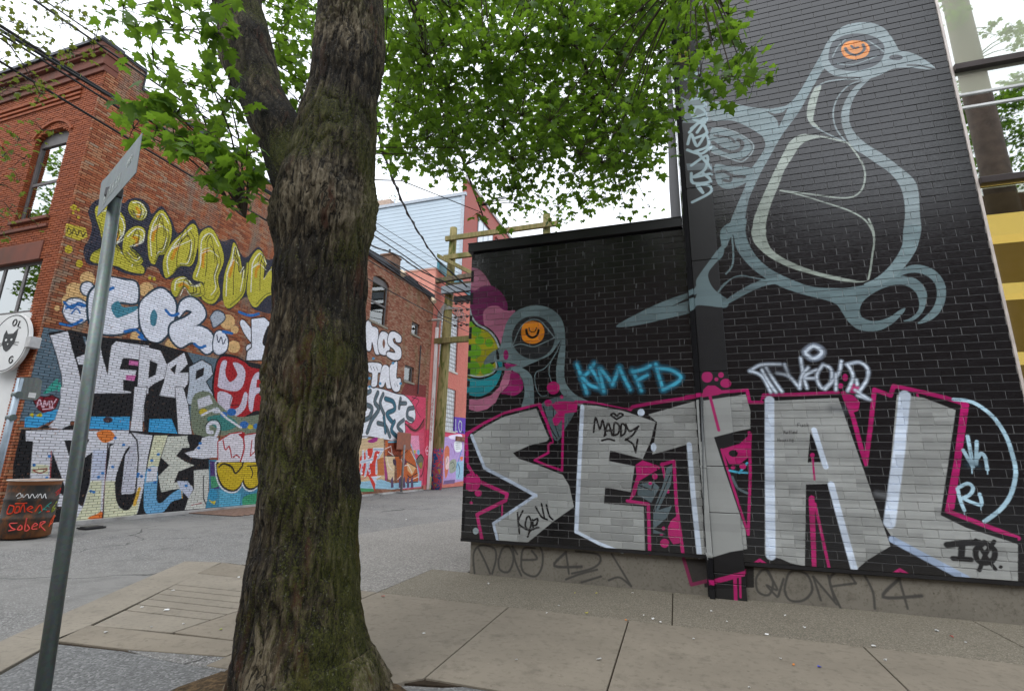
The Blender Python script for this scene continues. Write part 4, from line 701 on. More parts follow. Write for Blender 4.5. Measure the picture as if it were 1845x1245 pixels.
"3 94 70 11 11771 2901 12243 3122 12706 2886 13325 2621",
"0 58 0 0 7304 2169 9685 2289 11613 2286 12060 2238 12305 1516 12463 34 11828 -6 10415 21 9097 -10 8245 -56 7554 -110 7317 1402",
"0 73 0 0 7397 2140 8601 2242 8697 2022 8327 1966 8194 1960 8535 1257 8455 816 8004 1694 8101 973 7704 978 7581 1913 7444 1907",
"0 95 0 0 7663 1403 7997 1369 8024 1171 7691 1194",
"3 96 25 4 7721 1263 7974 1297",
"3 96 25 4 7725 1246 7872 1191 7981 1261",
"0 73 0 0 8162 828 8682 512 8917 366 8778 30 8489 -13 8205 613",
"0 58 0 0 8272 431 8472 399 8522 -16 8333 -31",
"0 73 0 0 8554 2208 9664 2288 9689 1946 9237 1920 9236 1727 9440 2 8782 7 8914 385 8962 947 8873 1678 8638 1256 8632 1635 8740 1985",
"0 58 0 0 8600 1444 8876 1698 8936 1024 8915 377 8702 584",
"0 95 0 0 8973 985 9231 977 9383 7 8799 9 8931 384",
"0 97 0 0 8876 1756 9228 1767 9280 1015 8973 985",
"1 98 0 0 8882 2189 9169 2268 9339 2095 9155 1944 8994 1997",
"1 99 0 0 9080 74 9278 168 9379 217 9438 9",
"2 100 28 4 9197 1926 9259 1409 9432 40",
"2 100 22 3 7982 1694 8101 973",
"2 58 35 5 9197 1926 9333 935 9440 2",
"0 73 0 0 9270 1848 9736 2242 10331 2191 10305 1626 10343 737 10311 120 10082 11 9460 30 9321 936 9305 1568",
"0 95 0 0 9314 975 9577 968 9789 282 9965 197 10143 337 10298 408 10297 81 10082 11 9460 30",
"1 58 0 0 9643 1655 9766 1866 9747 1329 9771 681 9882 627 10131 664 10128 1077 10172 539 10096 259 9945 199 9741 365 9612 688 9561 1088",
"0 101 0 0 9687 1636 9892 2039 9965 1746 10126 644 9777 649",
"2 58 38 6 9740 2221 9922 2040 10053 1580 10159 580",
"3 102 91 14 10234 742 10186 334",
"0 95 0 0 10376 2193 10776 2225 10690 1677 10648 1240 10340 1327 10355 1757",
"1 103 0 0 10334 1242 10640 1283 10773 463 10937 324 11178 548 11496 689 11555 426 11265 337 11033 60 10741 34 10519 111 10404 484",
"0 73 0 0 10362 1327 10655 1327 10683 937 10385 903",
"2 104 32 5 11496 689 11567 416",
"0 105 0 0 10785 2180 11435 2252 11526 1904 11300 1874 11143 1641 11504 1463 11793 1371 11302 1189 11222 878 11557 904 11856 743 11796 448 11393 702 10881 620 10713 1066 10985 1370 10698 1589",
"0 106 0 0 11303 920 11660 901 11885 673 11778 404 11445 691",
"0 73 0 0 11402 1738 11700 1816 11899 2205 12191 2294 12492 2236 12563 1617 12016 1571 11634 1603",
"1 58 0 0 11410 2251 11859 2276 11871 2060 11696 1839 11552 1905",
"3 107 118 18 12352 2204 12443 2509 12350 2693 12146 2697 12042 2580 12085 2411 12230 2395",
"3 58 30 4 12526 2213 12534 2566 12331 2802 12078 2756 11943 2573",
"0 108 0 0 11800 1221 12325 1251 12476 268 12414 61 11712 70 11778 404 11912 671",
"2 58 33 5 12168 1038 12290 374 12483 80",
"3 109 23 3 11922 190 12261 236",
"0 110 0 0 12272 1540 13132 1549 14634 1482 14745 5 12414 61 12443 602",
"0 111 0 0 12305 1516 12660 1470 12812 634 12492 647",
"1 112 0 0 13862 333 14533 402 14745 5 13919 12",
"1 113 0 0 12498 305 12722 324 12724 157",
"1 114 0 0 12788 441 12775 328 12700 263 12593 270 12494 345 12441 459 12453 570 12526 636 12633 632 12734 557",
"0 115 0 0 12821 585 13712 443 13717 47 12915 66",
"0 116 0 0 12421 1033 12741 1027 12854 730 12520 646",
"2 117 78 12 12515 2112 12922 2376 13385 2466 13515 2368 14032 2462 14464 2253 14597 1482 12631 1470 12515 2112",
"0 118 0 0 12515 2112 12922 2376 13385 2466 13515 2368 14032 2462 14464 2253 14597 1482 12631 1470",
"3 117 63 9 13422 2442 13576 1947 13496 1475",
"3 117 45 7 12683 2170 12828 1872 12962 1978 13119 1625",
"3 117 46 7 13181 1626 13294 1705 13436 1630",
"3 117 43 6 13865 2225 13890 1690",
"3 117 43 6 13890 1690 14068 1855",
"0 117 0 0 13233 2405 13516 2474 13530 2210",
"3 119 211 32 13756 1007 13492 595 13045 663 12750 977 12611 1420",
"3 58 121 18 13669 1424 13756 1007 13492 595 13045 663 12750 977 12611 1420",
"3 119 222 33 14646 990 14216 617 13822 746 13636 1424",
"3 58 128 19 14570 1427 14646 990 14216 617 13822 746 13636 1424",
"3 58 50 8 12611 1420 13148 1463 13669 1424 13756 1007 13492 595 13045 663 12750 977 12611 1420",
"1 120 0 0 12611 1420 13148 1463 13669 1424 13756 1007 13492 595 13045 663 12750 977",
"3 58 53 8 13636 1424 14067 1468 14570 1427 14646 990 14216 617 13822 746 13636 1424",
"1 120 0 0 13636 1424 14067 1468 14570 1427 14646 990 14216 617 13822 746",
"3 58 61 9 12687 1322 12848 1421 13173 1321 13367 1116 13589 1320 13603 1424",
"3 58 42 6 13956 1319 14096 1106 14055 948",
"3 58 43 6 13816 1346 14364 1372",
"3 121 67 20 7643 -138 8333 -31 9395 -55 10864 -19 14464 -6 16463 42",
"1 122 0 0 7999 1578 7996 1559 7981 1547 7960 1546 7941 1558 7930 1577 7933 1596 7948 1608 7969 1608 7989 1597",
"1 122 0 0 7741 1376 7738 1357 7724 1345 7703 1345 7685 1357 7675 1375 7677 1394 7691 1405 7712 1406 7731 1394",
"1 122 0 0 8051 1082 8048 1063 8033 1051 8012 1052 7993 1064 7982 1083 7985 1102 8000 1113 8021 1113 8041 1101",
"1 122 0 0 9390 2077 9385 2055 9367 2041 9340 2039 9316 2052 9304 2072 9308 2094 9327 2109 9353 2110 9377 2098",
"1 122 0 0 9640 1903 9636 1881 9616 1867 9589 1866 9564 1878 9552 1899 9556 1921 9575 1936 9603 1937 9627 1924",
"1 122 0 0 9472 1329 9467 1308 9449 1295 9422 1295 9398 1308 9386 1330 9390 1351 9409 1364 9435 1364 9459 1351",
"1 122 0 0 9178 1076 9174 1056 9156 1043 9131 1044 9108 1057 9096 1078 9100 1098 9118 1110 9143 1110 9166 1097",
"1 122 0 0 9062 734 9058 714 9040 702 9016 703 8994 717 8982 737 8986 757 9003 769 9028 768 9050 754",
"1 122 0 0 9139 711 9135 691 9117 679 9092 680 9070 694 9058 715 9062 735 9079 746 9104 745 9127 732",
"1 122 0 0 9253 1172 9249 1152 9230 1139 9205 1140 9182 1153 9170 1174 9174 1194 9192 1207 9217 1206 9241 1193",
"1 122 0 0 10184 1139 10179 1117 10158 1103 10129 1104 10103 1118 10090 1140 10095 1162 10116 1175 10145 1175 10171 1161",
"1 122 0 0 10283 1074 10278 1052 10257 1039 10227 1039 10201 1054 10188 1076 10192 1098 10213 1111 10243 1111 10269 1097",
"1 122 0 0 10490 1500 10485 1477 10463 1462 10432 1462 10405 1476 10391 1499 10396 1521 10418 1536 10449 1536 10476 1522",
"1 122 0 0 10649 1676 10643 1653 10621 1638 10589 1638 10562 1651 10548 1674 10553 1697 10575 1712 10606 1713 10635 1699",
"1 122 0 0 10471 1241 10466 1219 10444 1205 10414 1205 10387 1219 10373 1242 10378 1265 10400 1278 10430 1278 10458 1264",
"1 122 0 0 10695 894 10690 871 10668 858 10637 859 10609 874 10595 897 10600 919 10623 933 10654 932 10681 917",
"1 122 0 0 11935 2038 11928 2013 11901 1996 11864 1994 11832 2009 11816 2033 11823 2059 11849 2076 11886 2077 11919 2063",
"1 122 0 0 11907 1893 11900 1868 11873 1851 11837 1850 11804 1865 11788 1889 11795 1915 11822 1931 11858 1933 11891 1918",
"1 122 0 0 10175 1076 10170 1054 10149 1041 10120 1042 10094 1056 10081 1078 10086 1100 10106 1113 10135 1113 10161 1099",
"1 122 0 0 11689 772 11683 748 11657 734 11622 735 11591 751 11576 776 11582 800 11607 814 11642 813 11674 797"],
"F":["0 123 0 0 23956 5799 26441 6093 26459 5313 23552 5167",
"0 124 0 0 22027 5221 23556 5135 26455 5340 26740 2416 26613 127 24236 104",
"0 125 0 0 24308 3153 26224 3228 26208 1880 24747 2349",
"1 126 0 0 19932 5027 20609 5128 21748 5181 23085 5129 24045 5132 25040 4697 25350 4079 24946 3684 24221 3810 24308 3153 23895 2626 22390 2651 21025 2731 20281 2691",
"3 58 47 7 19932 5027 20609 5128 21748 5181 23085 5129 24045 5132 25040 4697 25350 4079 24946 3684 24227 3769 24308 3153 23895 2626 22390 2651 21025 2731 20281 2691",
"3 58 261 39 20704 4917 20238 4631 20291 4272 20951 4125 20823 3668 20408 3485",
"3 127 188 28 20704 4917 20238 4631 20291 4272 20951 4125 20823 3668 20408 3485",
"3 58 266 40 21368 4933 21167 4450 21554 4114 21036 3539 20740 2932",
"3 127 192 29 21368 4933 21167 4450 21554 4114 21036 3539 20740 2932",
"3 58 244 37 21855 4922 21646 4430 22066 3935",
"3 127 168 25 21855 4922 21646 4430 22066 3935",
"3 58 282 42 22098 4718 22844 4651 23049 4271 22349 3962 22997 3546",
"3 128 204 31 22098 4718 22844 4651 23049 4271 22349 3962 22997 3546",
"3 58 243 36 21583 3434 22293 3336 22799 2826",
"3 127 167 25 21583 3434 22293 3336 22799 2826",
"3 58 268 40 23136 3637 22903 3145 23715 2794",
"3 128 189 28 23136 3637 22903 3145 23715 2794",
"3 58 244 37 22088 3782 22336 3031",
"3 128 168 25 22088 3782 22336 3031",
"3 58 244 37 23587 4906 23497 4400",
"3 127 162 24 23587 4906 23497 4400",
"3 58 247 37 23620 4661 24182 4727",
"3 127 164 25 23620 4661 24182 4727",
"3 58 269 40 25057 4569 24473 4421 24445 3997 25059 3881",
"3 127 185 28 25057 4569 24473 4421 24445 3997 25059 3881",
"3 58 242 36 24059 3796 23473 3423 23986 3133",
"3 127 162 24 24059 3796 23473 3423 23986 3133",
"1 129 0 0 24572 3671 25473 3398 26317 3988 26454 3642 25495 3227 24700 3345",
"3 58 85 13 24248 3604 25484 3312 26405 4040",
"3 58 43 6 24807 5146 25621 5073 25319 4598 25924 4131",
"3 58 43 6 24755 4880 25408 5312",
"3 130 42 6 24966 2607 25276 2873 25572 2632",
"3 130 42 6 25201 2785 25158 2447",
"3 130 43 6 25550 2802 25760 2554",
"0 131 0 0 24275 3104 26490 3238 27028 233 26218 262",
"0 132 0 0 24365 2965 25865 3049 26161 1967 25219 2057",
"0 133 0 0 19973 2600 22208 2713 22633 584 20330 236",
"0 134 0 0 20312 355 21607 333 21748 141 20339 177",
"0 135 0 0 20271 622 22314 689 23343 464 26505 510 26547 176 23384 164 20312 355",
"1 136 0 0 20839 2518 21603 2747 21631 2554 21186 2438",
"0 137 0 0 20945 2177 21977 2209 21862 954 21744 172 21137 873 20382 917 20312 1730",
"3 138 158 24 20534 2009 20572 1398 20477 975",
"3 139 103 16 20534 2009 20572 1398 20477 975",
"3 138 160 24 20803 2016 20949 1399 20859 908",
"3 139 105 16 20803 2016 20949 1399 20859 908",
"3 138 163 24 21464 2097 21301 1650 21055 1430 21225 1026",
"3 139 106 16 21464 2097 21301 1650 21055 1430 21225 1026",
"3 138 167 25 22120 2050 21770 1591 21794 1018",
"3 139 109 16 22120 2050 21770 1591 21794 1018",
"3 138 168 25 21403 2127 22227 2152",
"3 139 110 16 21403 2127 22227 2152",
"3 138 161 24 20448 1519 21358 1651",
"3 139 105 16 20448 1519 21358 1651",
"1 140 0 0 20660 1276 20651 1248 20619 1230 20576 1230 20539 1248 20521 1277 20530 1305 20562 1323 20605 1323 20642 1305",
"1 141 0 0 21076 1773 21067 1743 21034 1724 20989 1724 20951 1741 20933 1770 20942 1800 20975 1818 21020 1819 21058 1802",
"1 140 0 0 21781 2042 21771 2011 21735 1991 21689 1990 21648 2008 21629 2038 21639 2068 21675 2088 21721 2089 21762 2071",
"1 141 0 0 21863 1882 21853 1851 21817 1832 21770 1831 21729 1849 21711 1879 21721 1909 21756 1929 21803 1930 21844 1912",
"1 140 0 0 21636 1431 21626 1401 21591 1383 21545 1383 21505 1401 21487 1431 21497 1461 21531 1479 21577 1479 21617 1461",
"1 141 0 0 21337 1525 21327 1495 21293 1477 21248 1477 21209 1494 21191 1524 21200 1553 21234 1572 21279 1572 21318 1554",
"1 141 0 0 20647 1003 20638 975 20606 957 20564 958 20527 976 20509 1005 20518 1033 20550 1050 20592 1050 20630 1032",
"1 141 0 0 21799 702 21789 673 21754 656 21708 657 21668 676 21649 706 21659 735 21694 753 21740 752 21781 732",
"1 140 0 0 21214 1026 21204 997 21171 979 21126 980 21088 998 21070 1028 21079 1057 21112 1074 21157 1074 21196 1055",
"1 140 0 0 20866 1337 20857 1308 20824 1290 20781 1290 20743 1308 20725 1337 20734 1366 20767 1384 20810 1384 20848 1366",
"1 140 0 0 21242 1212 21233 1183 21199 1165 21154 1165 21116 1183 21098 1213 21107 1242 21140 1260 21185 1259 21224 1241",
"2 142 37 6 20300 769 20774 758 21077 904 21504 647 21802 169",
"0 143 0 0 21364 837 22231 852 21835 733 21818 450 21618 644",
"2 138 25 4 21364 837 22231 852 21835 733 21818 450",
"0 144 0 0 21760 1655 22339 1793 22530 879 21929 889",
"1 145 0 0 22264 2318 22449 1663 22840 873 22690 615 22493 1139",
"0 146 0 0 22407 2623 24911 2703 25541 1918 26130 962 26186 519 25129 477 23862 515 23579 1607 22452 1861",
"0 147 0 0 22675 2500 23996 2556 24085 1891 22641 1847",
"0 148 0 0 22457 1828 23414 1844 23520 592 22931 674",
"0 149 0 0 24697 1546 25780 1259 25379 828 24826 1120",
"0 150 0 0 24000 2520 24920 2631 25181 2348 24090 1856",
"2 58 52 8 22673 2517 24920 2631",
"2 58 51 8 22641 1847 23950 1871",
"2 58 53 8 25102 2382 23893 1783",
"2 58 53 8 23893 1783 25857 1259",
"2 58 53 8 24863 837 25170 725",
"2 58 54 8 25170 725 26125 999",
"2 58 54 8 24771 453 26114 466",
"2 151 37 6 22406 2190 22953 2342",
"2 151 37 6 22736 2066 23277 1876",
"2 151 37 6 22953 2342 23143 1907",
"2 151 37 5 22648 1798 22829 1401 23250 1133",
"2 151 39 6 24300 1334 24861 1404",
"2 151 39 6 24861 1404 25361 972",
"2 151 38 6 24109 1716 24379 1264",
"2 151 38 6 23844 651 24356 915",
"2 151 40 6 25056 2162 25824 1516 26176 593",
"2 151 40 6 25120 548 26079 742",
"2 152 79 12 22668 2551 24840 2682 25097 2419 25737 1589 26178 887 26186 519",
"1 153 0 0 23240 1672 23503 1675 23607 1402 23343 1402",
"1 154 0 0 24384 1755 24697 1546 24370 1334",
"0 155 0 0 23979 648 24161 815 24309 227 24039 204",
"0 155 0 0 24393 637 24581 807 24732 211 24453 187",
"0 155 0 0 24819 627 25014 799 25166 193 24880 170",
"0 155 0 0 25258 616 25459 790 25614 176 25319 152",
"0 155 0 0 23186 668 23357 830 23501 259 23246 236",
"1 156 0 0 25733 1626 26321 1970 26607 1634 26420 1182 26083 1332",
"3 58 75 11 25801 1700 26238 1987 26689 1634 26610 956 26396 736",
"1 157 0 0 26068 1443 26454 1557 26461 1182",
"1 158 0 0 25356 2171 25618 2215 25570 1992",
"1 159 0 0 26118 2116 26096 2027 26016 1971 25909 1969 25816 2021 25772 2107 25794 2195 25873 2252 25980 2255 26074 2203",
"0 160 0 0 26507 3433 27573 3504 27702 247 26776 279",
"3 161 46 7 27002 2487 26820 2249 27021 1984 27295 2184 27089 2470",
"1 161 0 0 27154 2219 27136 2178 27080 2151 27007 2149 26945 2173 26917 2213 26935 2254 26990 2281 27063 2283 27126 2260",
"3 58 31 5 27096 1715 26966 1407 27341 1100",
"3 162 27 4 27310 2773 27517 2505",
"0 163 0 0 29101 3144 32491 3416 32683 341 29438 187",
"0 164 0 0 29044 3644 32459 3737 32509 3233 29097 3186",
"0 165 0 0 31216 1587 32548 1686 32559 433 31335 464",
"1 166 0 0 29983 3277 31906 3474 31943 3114 30314 3079",
"1 167 0 0 29385 2363 29752 2627 30133 2385 30161 1665 30043 911 29683 587 29416 1658",
"1 168 0 0 29642 1827 30082 1917 30208 1244 29717 1163",
"1 169 0 0 30268 1623 31198 1761 31271 1067 30346 907",
"3 58 34 5 30384 1497 30790 1584 31030 1327 30732 1157",
"3 58 38 6 29732 1911 29909 1662 29734 1453",
"1 170 0 0 30911 2932 31952 3024 32125 2444 31364 2245 30909 2451",
"2 171 27 4 31082 2852 31851 2906",
"2 171 27 4 31096 2720 31865 2772",
"2 171 27 4 31110 2589 31878 2638",
"2 171 27 4 31124 2458 31892 2504",
"3 172 97 15 32130 2399 31643 1678 31361 1240",
"3 173 88 13 31666 1458 31929 1062 31753 627",
"1 174 0 0 31842 1901 32405 1954 32203 1683",
"3 175 52 8 30347 2778 30583 2528",
"3 175 52 8 30803 2448 31058 2063",
"0 176 0 0 29507 428 31228 467 31149 213 29436 207",
"0 177 0 0 29038 4511 33460 4683 33573 3511 29150 3531",
"1 178 0 0 29413 4202 29581 4344 29734 4229 29905 4373 29977 4150 29636 3856 29384 4053",
"2 58 149 22 30138 4413 30236 3521",
"2 58 150 23 30140 4393 30624 4405",
"2 58 149 22 30184 3996 30569 4005",
"2 58 152 23 30918 4430 31004 3620 31305 3618",
"2 179 79 12 30138 4413 30236 3521",
"2 179 80 12 30140 4393 30624 4405",
"2 179 80 12 30184 3996 30569 4005",
"2 179 81 12 30918 4430 31004 3620 31305 3618",
"3 58 155 23 31584 4384 31412 4058 31659 3661 31911 3730 31910 4253 31584 4384",
"3 179 83 12 31584 4384 31412 4058 31659 3661 31911 3730 31910 4253 31584 4384",
"1 58 0 0 32316 3650 32296 3600 32233 3565 32151 3560 32083 3587 32053 3634 32073 3684 32135 3719 32217 3724 32286 3698",
"3 58 136 20 19762 7835 19896 8219 20193 8404 20362 8152 20912 8101 21017 7369 21320 6999 20890 6828 20504 7365 20413 6902 19893 6953 19762 7835",
"1 180 0 0 19762 7835 19896 8219 20193 8404 20362 8152 20912 8101 21017 7369 21320 6999 20890 6828 20504 7365 20413 6902 19893 6953",
"3 58 141 21 21011 7407 21141 7959 21470 8142 21918 8076 22153 7677 22047 7158 21641 6932 21212 6976 21011 7407",
"1 180 0 0 21011 7407 21141 7959 21470 8142 21918 8076 22153 7677 22047 7158 21641 6932 21212 6976",
"1 181 0 0 21418 7503 21522 7772 21668 7562 21595 7261",
"3 58 147 22 21880 7818 22046 8233 22512 8396 23161 8304 23169 8003 22737 7900 22557 8068 22358 7952 22537 7768 23220 7628 23287 7128 22720 6886 21960 6935 21972 7166 22667 7268 22552 7435 22020 7563 21880 7818",
"1 180 0 0 21880 7818 22046 8233 22512 8396 23161 8304 23169 8003 22737 7900 22557 8068 22358 7952 22537 7768 23220 7628 23287 7128 22720 6886 21960 6935 21972 7166 22667 7268 22552 7435 22020 7563",
"3 58 131 20 19852 5970 20258 6198 20316 5982 20061 5823 20348 5762 20388 5319 19971 5179 19852 5970",
"1 180 0 0 19852 5970 20258 6198 20316 5982 20061 5823 20348 5762 20388 5319 19971 5179",
"3 58 135 20 20315 6247 21432 6411 21518 6008 21228 5902 21207 5294 20769 5190 20759 5796 20438 5853 20315 6247",
"1 180 0 0 20315 6247 21432 6411 21518 6008 21228 5902 21207 5294 20769 5190 20759 5796 20438 5853",
"3 58 140 21 21589 6298 22121 6415 22447 5888 22660 5435 22192 5285 21978 5571 21801 5306 21421 5327 21589 6298",
"1 180 0 0 21589 6298 22121 6415 22447 5888 22660 5435 22192 5285 21978 5571 21801 5306 21421 5327",
"3 58 145 22 22270 6410 22737 6764 22985 6771 22999 5981 23443 5971 23398 5362 22887 5224 22491 5571 22270 6410",
"1 180 0 0 22270 6410 22737 6764 22985 6771 22999 5981 23443 5971 23398 5362 22887 5224 22491 5571",
"3 182 37 6 20526 6135 20681 5973",
"3 182 38 6 20788 6147 20945 5983",
"3 182 38 6 21051 6181 21206 6054",
"3 182 40 6 22892 5633 22944 5477",
"3 182 41 6 23074 5662 23188 5514",
"1 183 0 0 20845 6584 20828 6539 20773 6503 20701 6488 20639 6501 20612 6536 20628 6580 20682 6617 20754 6632 20816 6619",
"1 183 0 0 22697 6714 22677 6667 22614 6627 22531 6611 22461 6625 22430 6662 22449 6709 22512 6749 22595 6765 22665 6752",
"1 183 0 0 20664 5552 20647 5509 20594 5475 20524 5464 20463 5479 20436 5514 20452 5556 20505 5590 20575 5602 20636 5587",
"1 183 0 0 21627 5437 21610 5393 21552 5358 21476 5347 21412 5362 21383 5399 21400 5443 21457 5477 21533 5489 21598 5474",
"1 183 0 0 23619 5747 23597 5699 23530 5661 23443 5647 23369 5663 23336 5703 23357 5750 23424 5788 23511 5802 23586 5786",
"1 183 0 0 20723 5145 20707 5103 20653 5070 20583 5060 20523 5076 20495 5111 20511 5153 20564 5186 20635 5196 20695 5181"]}
# ================================================================ helpers
def tag(o, label=None, cat=None, group=None, kind=None):
    if label: o['label'] = label
    if cat: o['category'] = cat
    if group: o['group'] = group
    if kind: o['kind'] = kind
    return o
def wpos(o):
    v = Vector((0, 0, 0))
    while o is not None: v += o.location; o = o.parent
    return v
def thing(name, loc, label, cat, group=None):
    o = bpy.data.objects.new(name, None); C.objects.link(o); o.location = loc; o.empty_display_size = .2
    return tag(o, label, cat, group)
def link(name, me, mat=None, parent=None, loc=(0, 0, 0), label=None, cat=None, group=None, kind=None):
    if mat is not None and not me.materials: me.materials.append(mat)
    o = bpy.data.objects.new(name, me); C.objects.link(o)
    if parent is not None: o.parent = parent; o.location = Vector(loc)-wpos(parent)
    else: o.location = loc
    return tag(o, label, cat, group, kind)
class MB:
    def __init__(s): s.v = []; s.f = []
    def add(s, vs, fs):
        n = len(s.v); s.v += [tuple(v) for v in vs]; s.f += [tuple(i+n for i in f) for f in fs]; return s
    def box(s, x0, x1, y0, y1, z0, z1):
        return s.add([(x, y, z) for z in (z0, z1) for x, y in ((x0, y0), (x1, y0), (x1, y1), (x0, y1))],
                     [(3, 2, 1, 0), (4, 5, 6, 7), (0, 1, 5, 4), (1, 2, 6, 5), (2, 3, 7, 6), (3, 0, 4, 7)])
    def prism(s, poly, z0, z1):
        n = len(poly)
        a = sum(poly[i-1][0]*poly[i][1]-poly[i][0]*poly[i-1][1] for i in range(n))
        if a < 0: poly = poly[::-1]
        return s.add([(x, y, z0) for x, y in poly]+[(x, y, z1) for x, y in poly],
                     [tuple(range(n-1, -1, -1)), tuple(range(n, 2*n))]+[(i, (i+1) % n, n+(i+1) % n, n+i) for i in range(n)])
    def slab(s, pts, off):                      # planar outline in 3D given a thickness vector
        n = len(pts); off = Vector(off)
        return s.add([Vector(p) for p in pts]+[Vector(p)+off for p in pts],
                     [tuple(range(n-1, -1, -1)), tuple(range(n, 2*n))]+[(i, (i+1) % n, n+(i+1) % n, n+i) for i in range(n)])
    def tube(s, path, rads, n=10, cap=True):
        P = [Vector(p) for p in path]; R = rads if hasattr(rads, '__len__') else [rads]*len(P)
        base = len(s.v); up = Vector((.13, .97, .2))
        for i, p in enumerate(P):
            t = (P[min(i+1, len(P)-1)]-P[max(i-1, 0)]).normalized()
            a = up-t*up.dot(t); a.normalize(); b = t.cross(a); up = a
            for k in range(n):
                an = 2*math.pi*k/n; s.v.append(tuple(p+(a*math.cos(an)+b*math.sin(an))*R[i]))
        for i in range(len(P)-1):
            for k in range(n):
                k2 = (k+1) % n; s.f.append((base+i*n+k, base+i*n+k2, base+(i+1)*n+k2, base+(i+1)*n+k))
        if cap:
            s.f.append(tuple(base+k for k in range(n-1, -1, -1))); s.f.append(tuple(base+(len(P)-1)*n+k for k in range(n)))
        return s
    def lathe(s, prof, cx, cy, n=32):
        base = len(s.v)
        for r, z in prof:
            for k in range(n): an = 2*math.pi*k/n; s.v.append((cx+r*math.cos(an), cy+r*math.sin(an), z))
        for i in range(len(prof)-1):
            for k in range(n):
                k2 = (k+1) % n; s.f.append((base+i*n+k, base+i*n+k2, base+(i+1)*n+k2, base+(i+1)*n+k))
        return s
    def mesh(s, name, smooth=False, bevel=0):
        me = bpy.data.meshes.new(name); me.from_pydata(s.v, [], s.f); me.validate(); me.update()
        if smooth: me.polygons.foreach_set('use_smooth', [True]*len(me.polygons))
        if bevel:
            import bmesh
            bm = bmesh.new(); bm.from_mesh(me)
            bmesh.ops.bevel(bm, geom=bm.edges[:], offset=bevel, segments=1, affect='EDGES', clamp_overlap=True)
            bm.to_mesh(me); bm.free()
        return me
    def obj(s, name, mat, parent=None, smooth=False, bevel=0, **k):
        if parent is not None: L = wpos(parent)
        else:
            L = Vector((sum(v[0] for v in s.v)/len(s.v), sum(v[1] for v in s.v)/len(s.v), min(v[2] for v in s.v))) if k.pop('base', True) else Vector((0, 0, 0))
        k.pop('base', None)
        s.v = [(v[0]-L[0], v[1]-L[1], v[2]-L[2]) for v in s.v]
        return link(name, s.mesh(name, smooth, bevel), mat, parent, L, **k)
def npmesh(name, V, F, attr=None):
    me = bpy.data.meshes.new(name); V = np.asarray(V, np.float32); F = np.asarray(F, np.int32); k = F.shape[1]
    me.vertices.add(len(V)); me.vertices.foreach_set('co', V.ravel())
    me.loops.add(F.size); me.loops.foreach_set('vertex_index', F.ravel())
    me.polygons.add(len(F)); me.polygons.foreach_set('loop_start', np.arange(0, F.size, k, dtype=np.int32)); me.polygons.foreach_set('loop_total', np.full(len(F), k, np.int32))
    me.polygons.foreach_set('use_smooth', np.full(len(F), False)); me.update(calc_edges=True)
    if attr is not None:
        a = me.attributes.new('lv', 'FLOAT', 'FACE'); a.data.foreach_set('value', np.asarray(attr, np.float32))
    return me

# ================================================================ materials
def lin(c): return tuple(((x/255+.055)/1.055)**2.4 if x > 10 else x/255/12.92 for x in c)
class NT:
    def __init__(s, name):
        s.m = bpy.data.materials.new(name); s.m.use_nodes = True; s.t = s.m.node_tree; s.n = s.t.nodes; s.n.clear()
        s.out = s.n.new('ShaderNodeOutputMaterial')
    def node(s, typ, ins=(), **k):
        x = s.n.new('ShaderNode'+typ)
        for a, b in k.items(): setattr(x, a, b)
        for key, v in (ins.items() if isinstance(ins, dict) else enumerate(ins)):
            if v is None: continue
            if hasattr(v, 'is_output') or isinstance(v, bpy.types.NodeSocket): s.t.links.new(v, x.inputs[key])
            else: x.inputs[key].default_value = v
        return x
    def math(s, op, a, b=None, c=None, clamp=False): return s.node('Math', [a, b, c], operation=op, use_clamp=clamp).outputs[0]
    def mix(s, f, a, b, blend='MIX'):
        x = s.node('Mix', data_type='RGBA', blend_type=blend)
        for i, v in ((0, f), (6, a), (7, b)):
            if isinstance(v, bpy.types.NodeSocket): s.t.links.new(v, x.inputs[i])
            else: x.inputs[i].default_value = v if i == 0 else (*v[:3], 1)
        return x.outputs[2]
    def noise(s, vec, scale, detail=4, rough=.55, dist=0, dim='3D'):
        return s.node('TexNoise', {'Vector': vec, 'Scale': scale, 'Detail': detail, 'Roughness': rough, 'Distortion': dist}, noise_dimensions=dim).outputs[0]
    def ramp(s, f, stops):
        x = s.node('ValToRGB', [f]); e = x.color_ramp.elements
        while len(e) < len(stops): e.new(.5)
        for el, (p, c) in zip(e, stops): el.position = p; el.color = (*c[:3], 1) if hasattr(c, '__len__') else (c, c, c, 1)
        return x.outputs[0]
    def mapr(s, f, a, b, c=0., d=1.): return s.node('MapRange', [f, a, b, c, d]).outputs[0]
    def pos(s): return s.node('NewGeometry').outputs['Position']
    def vmul(s, v, m): return s.node('VectorMath', [v, m], operation='MULTIPLY').outputs[0]
    def bump(s, h, dist=.01, strength=1., normal=None):
        return s.node('Bump', {'Height': h, 'Distance': dist, 'Strength': strength, 'Normal': normal}).outputs[0]
    def bsdf(s, color, rough=.7, normal=None, spec=.4, metal=0., **k):
        b = s.node('BsdfPrincipled', {'Base Color': color if isinstance(color, bpy.types.NodeSocket) else (*color[:3], 1), 'Roughness': rough, 'Normal': normal, 'Specular IOR Level': spec, 'Metallic': metal})
        for a, v in k.items(): b.inputs[a].default_value = v
        s.t.links.new(b.outputs[0], s.out.inputs[0]); return b
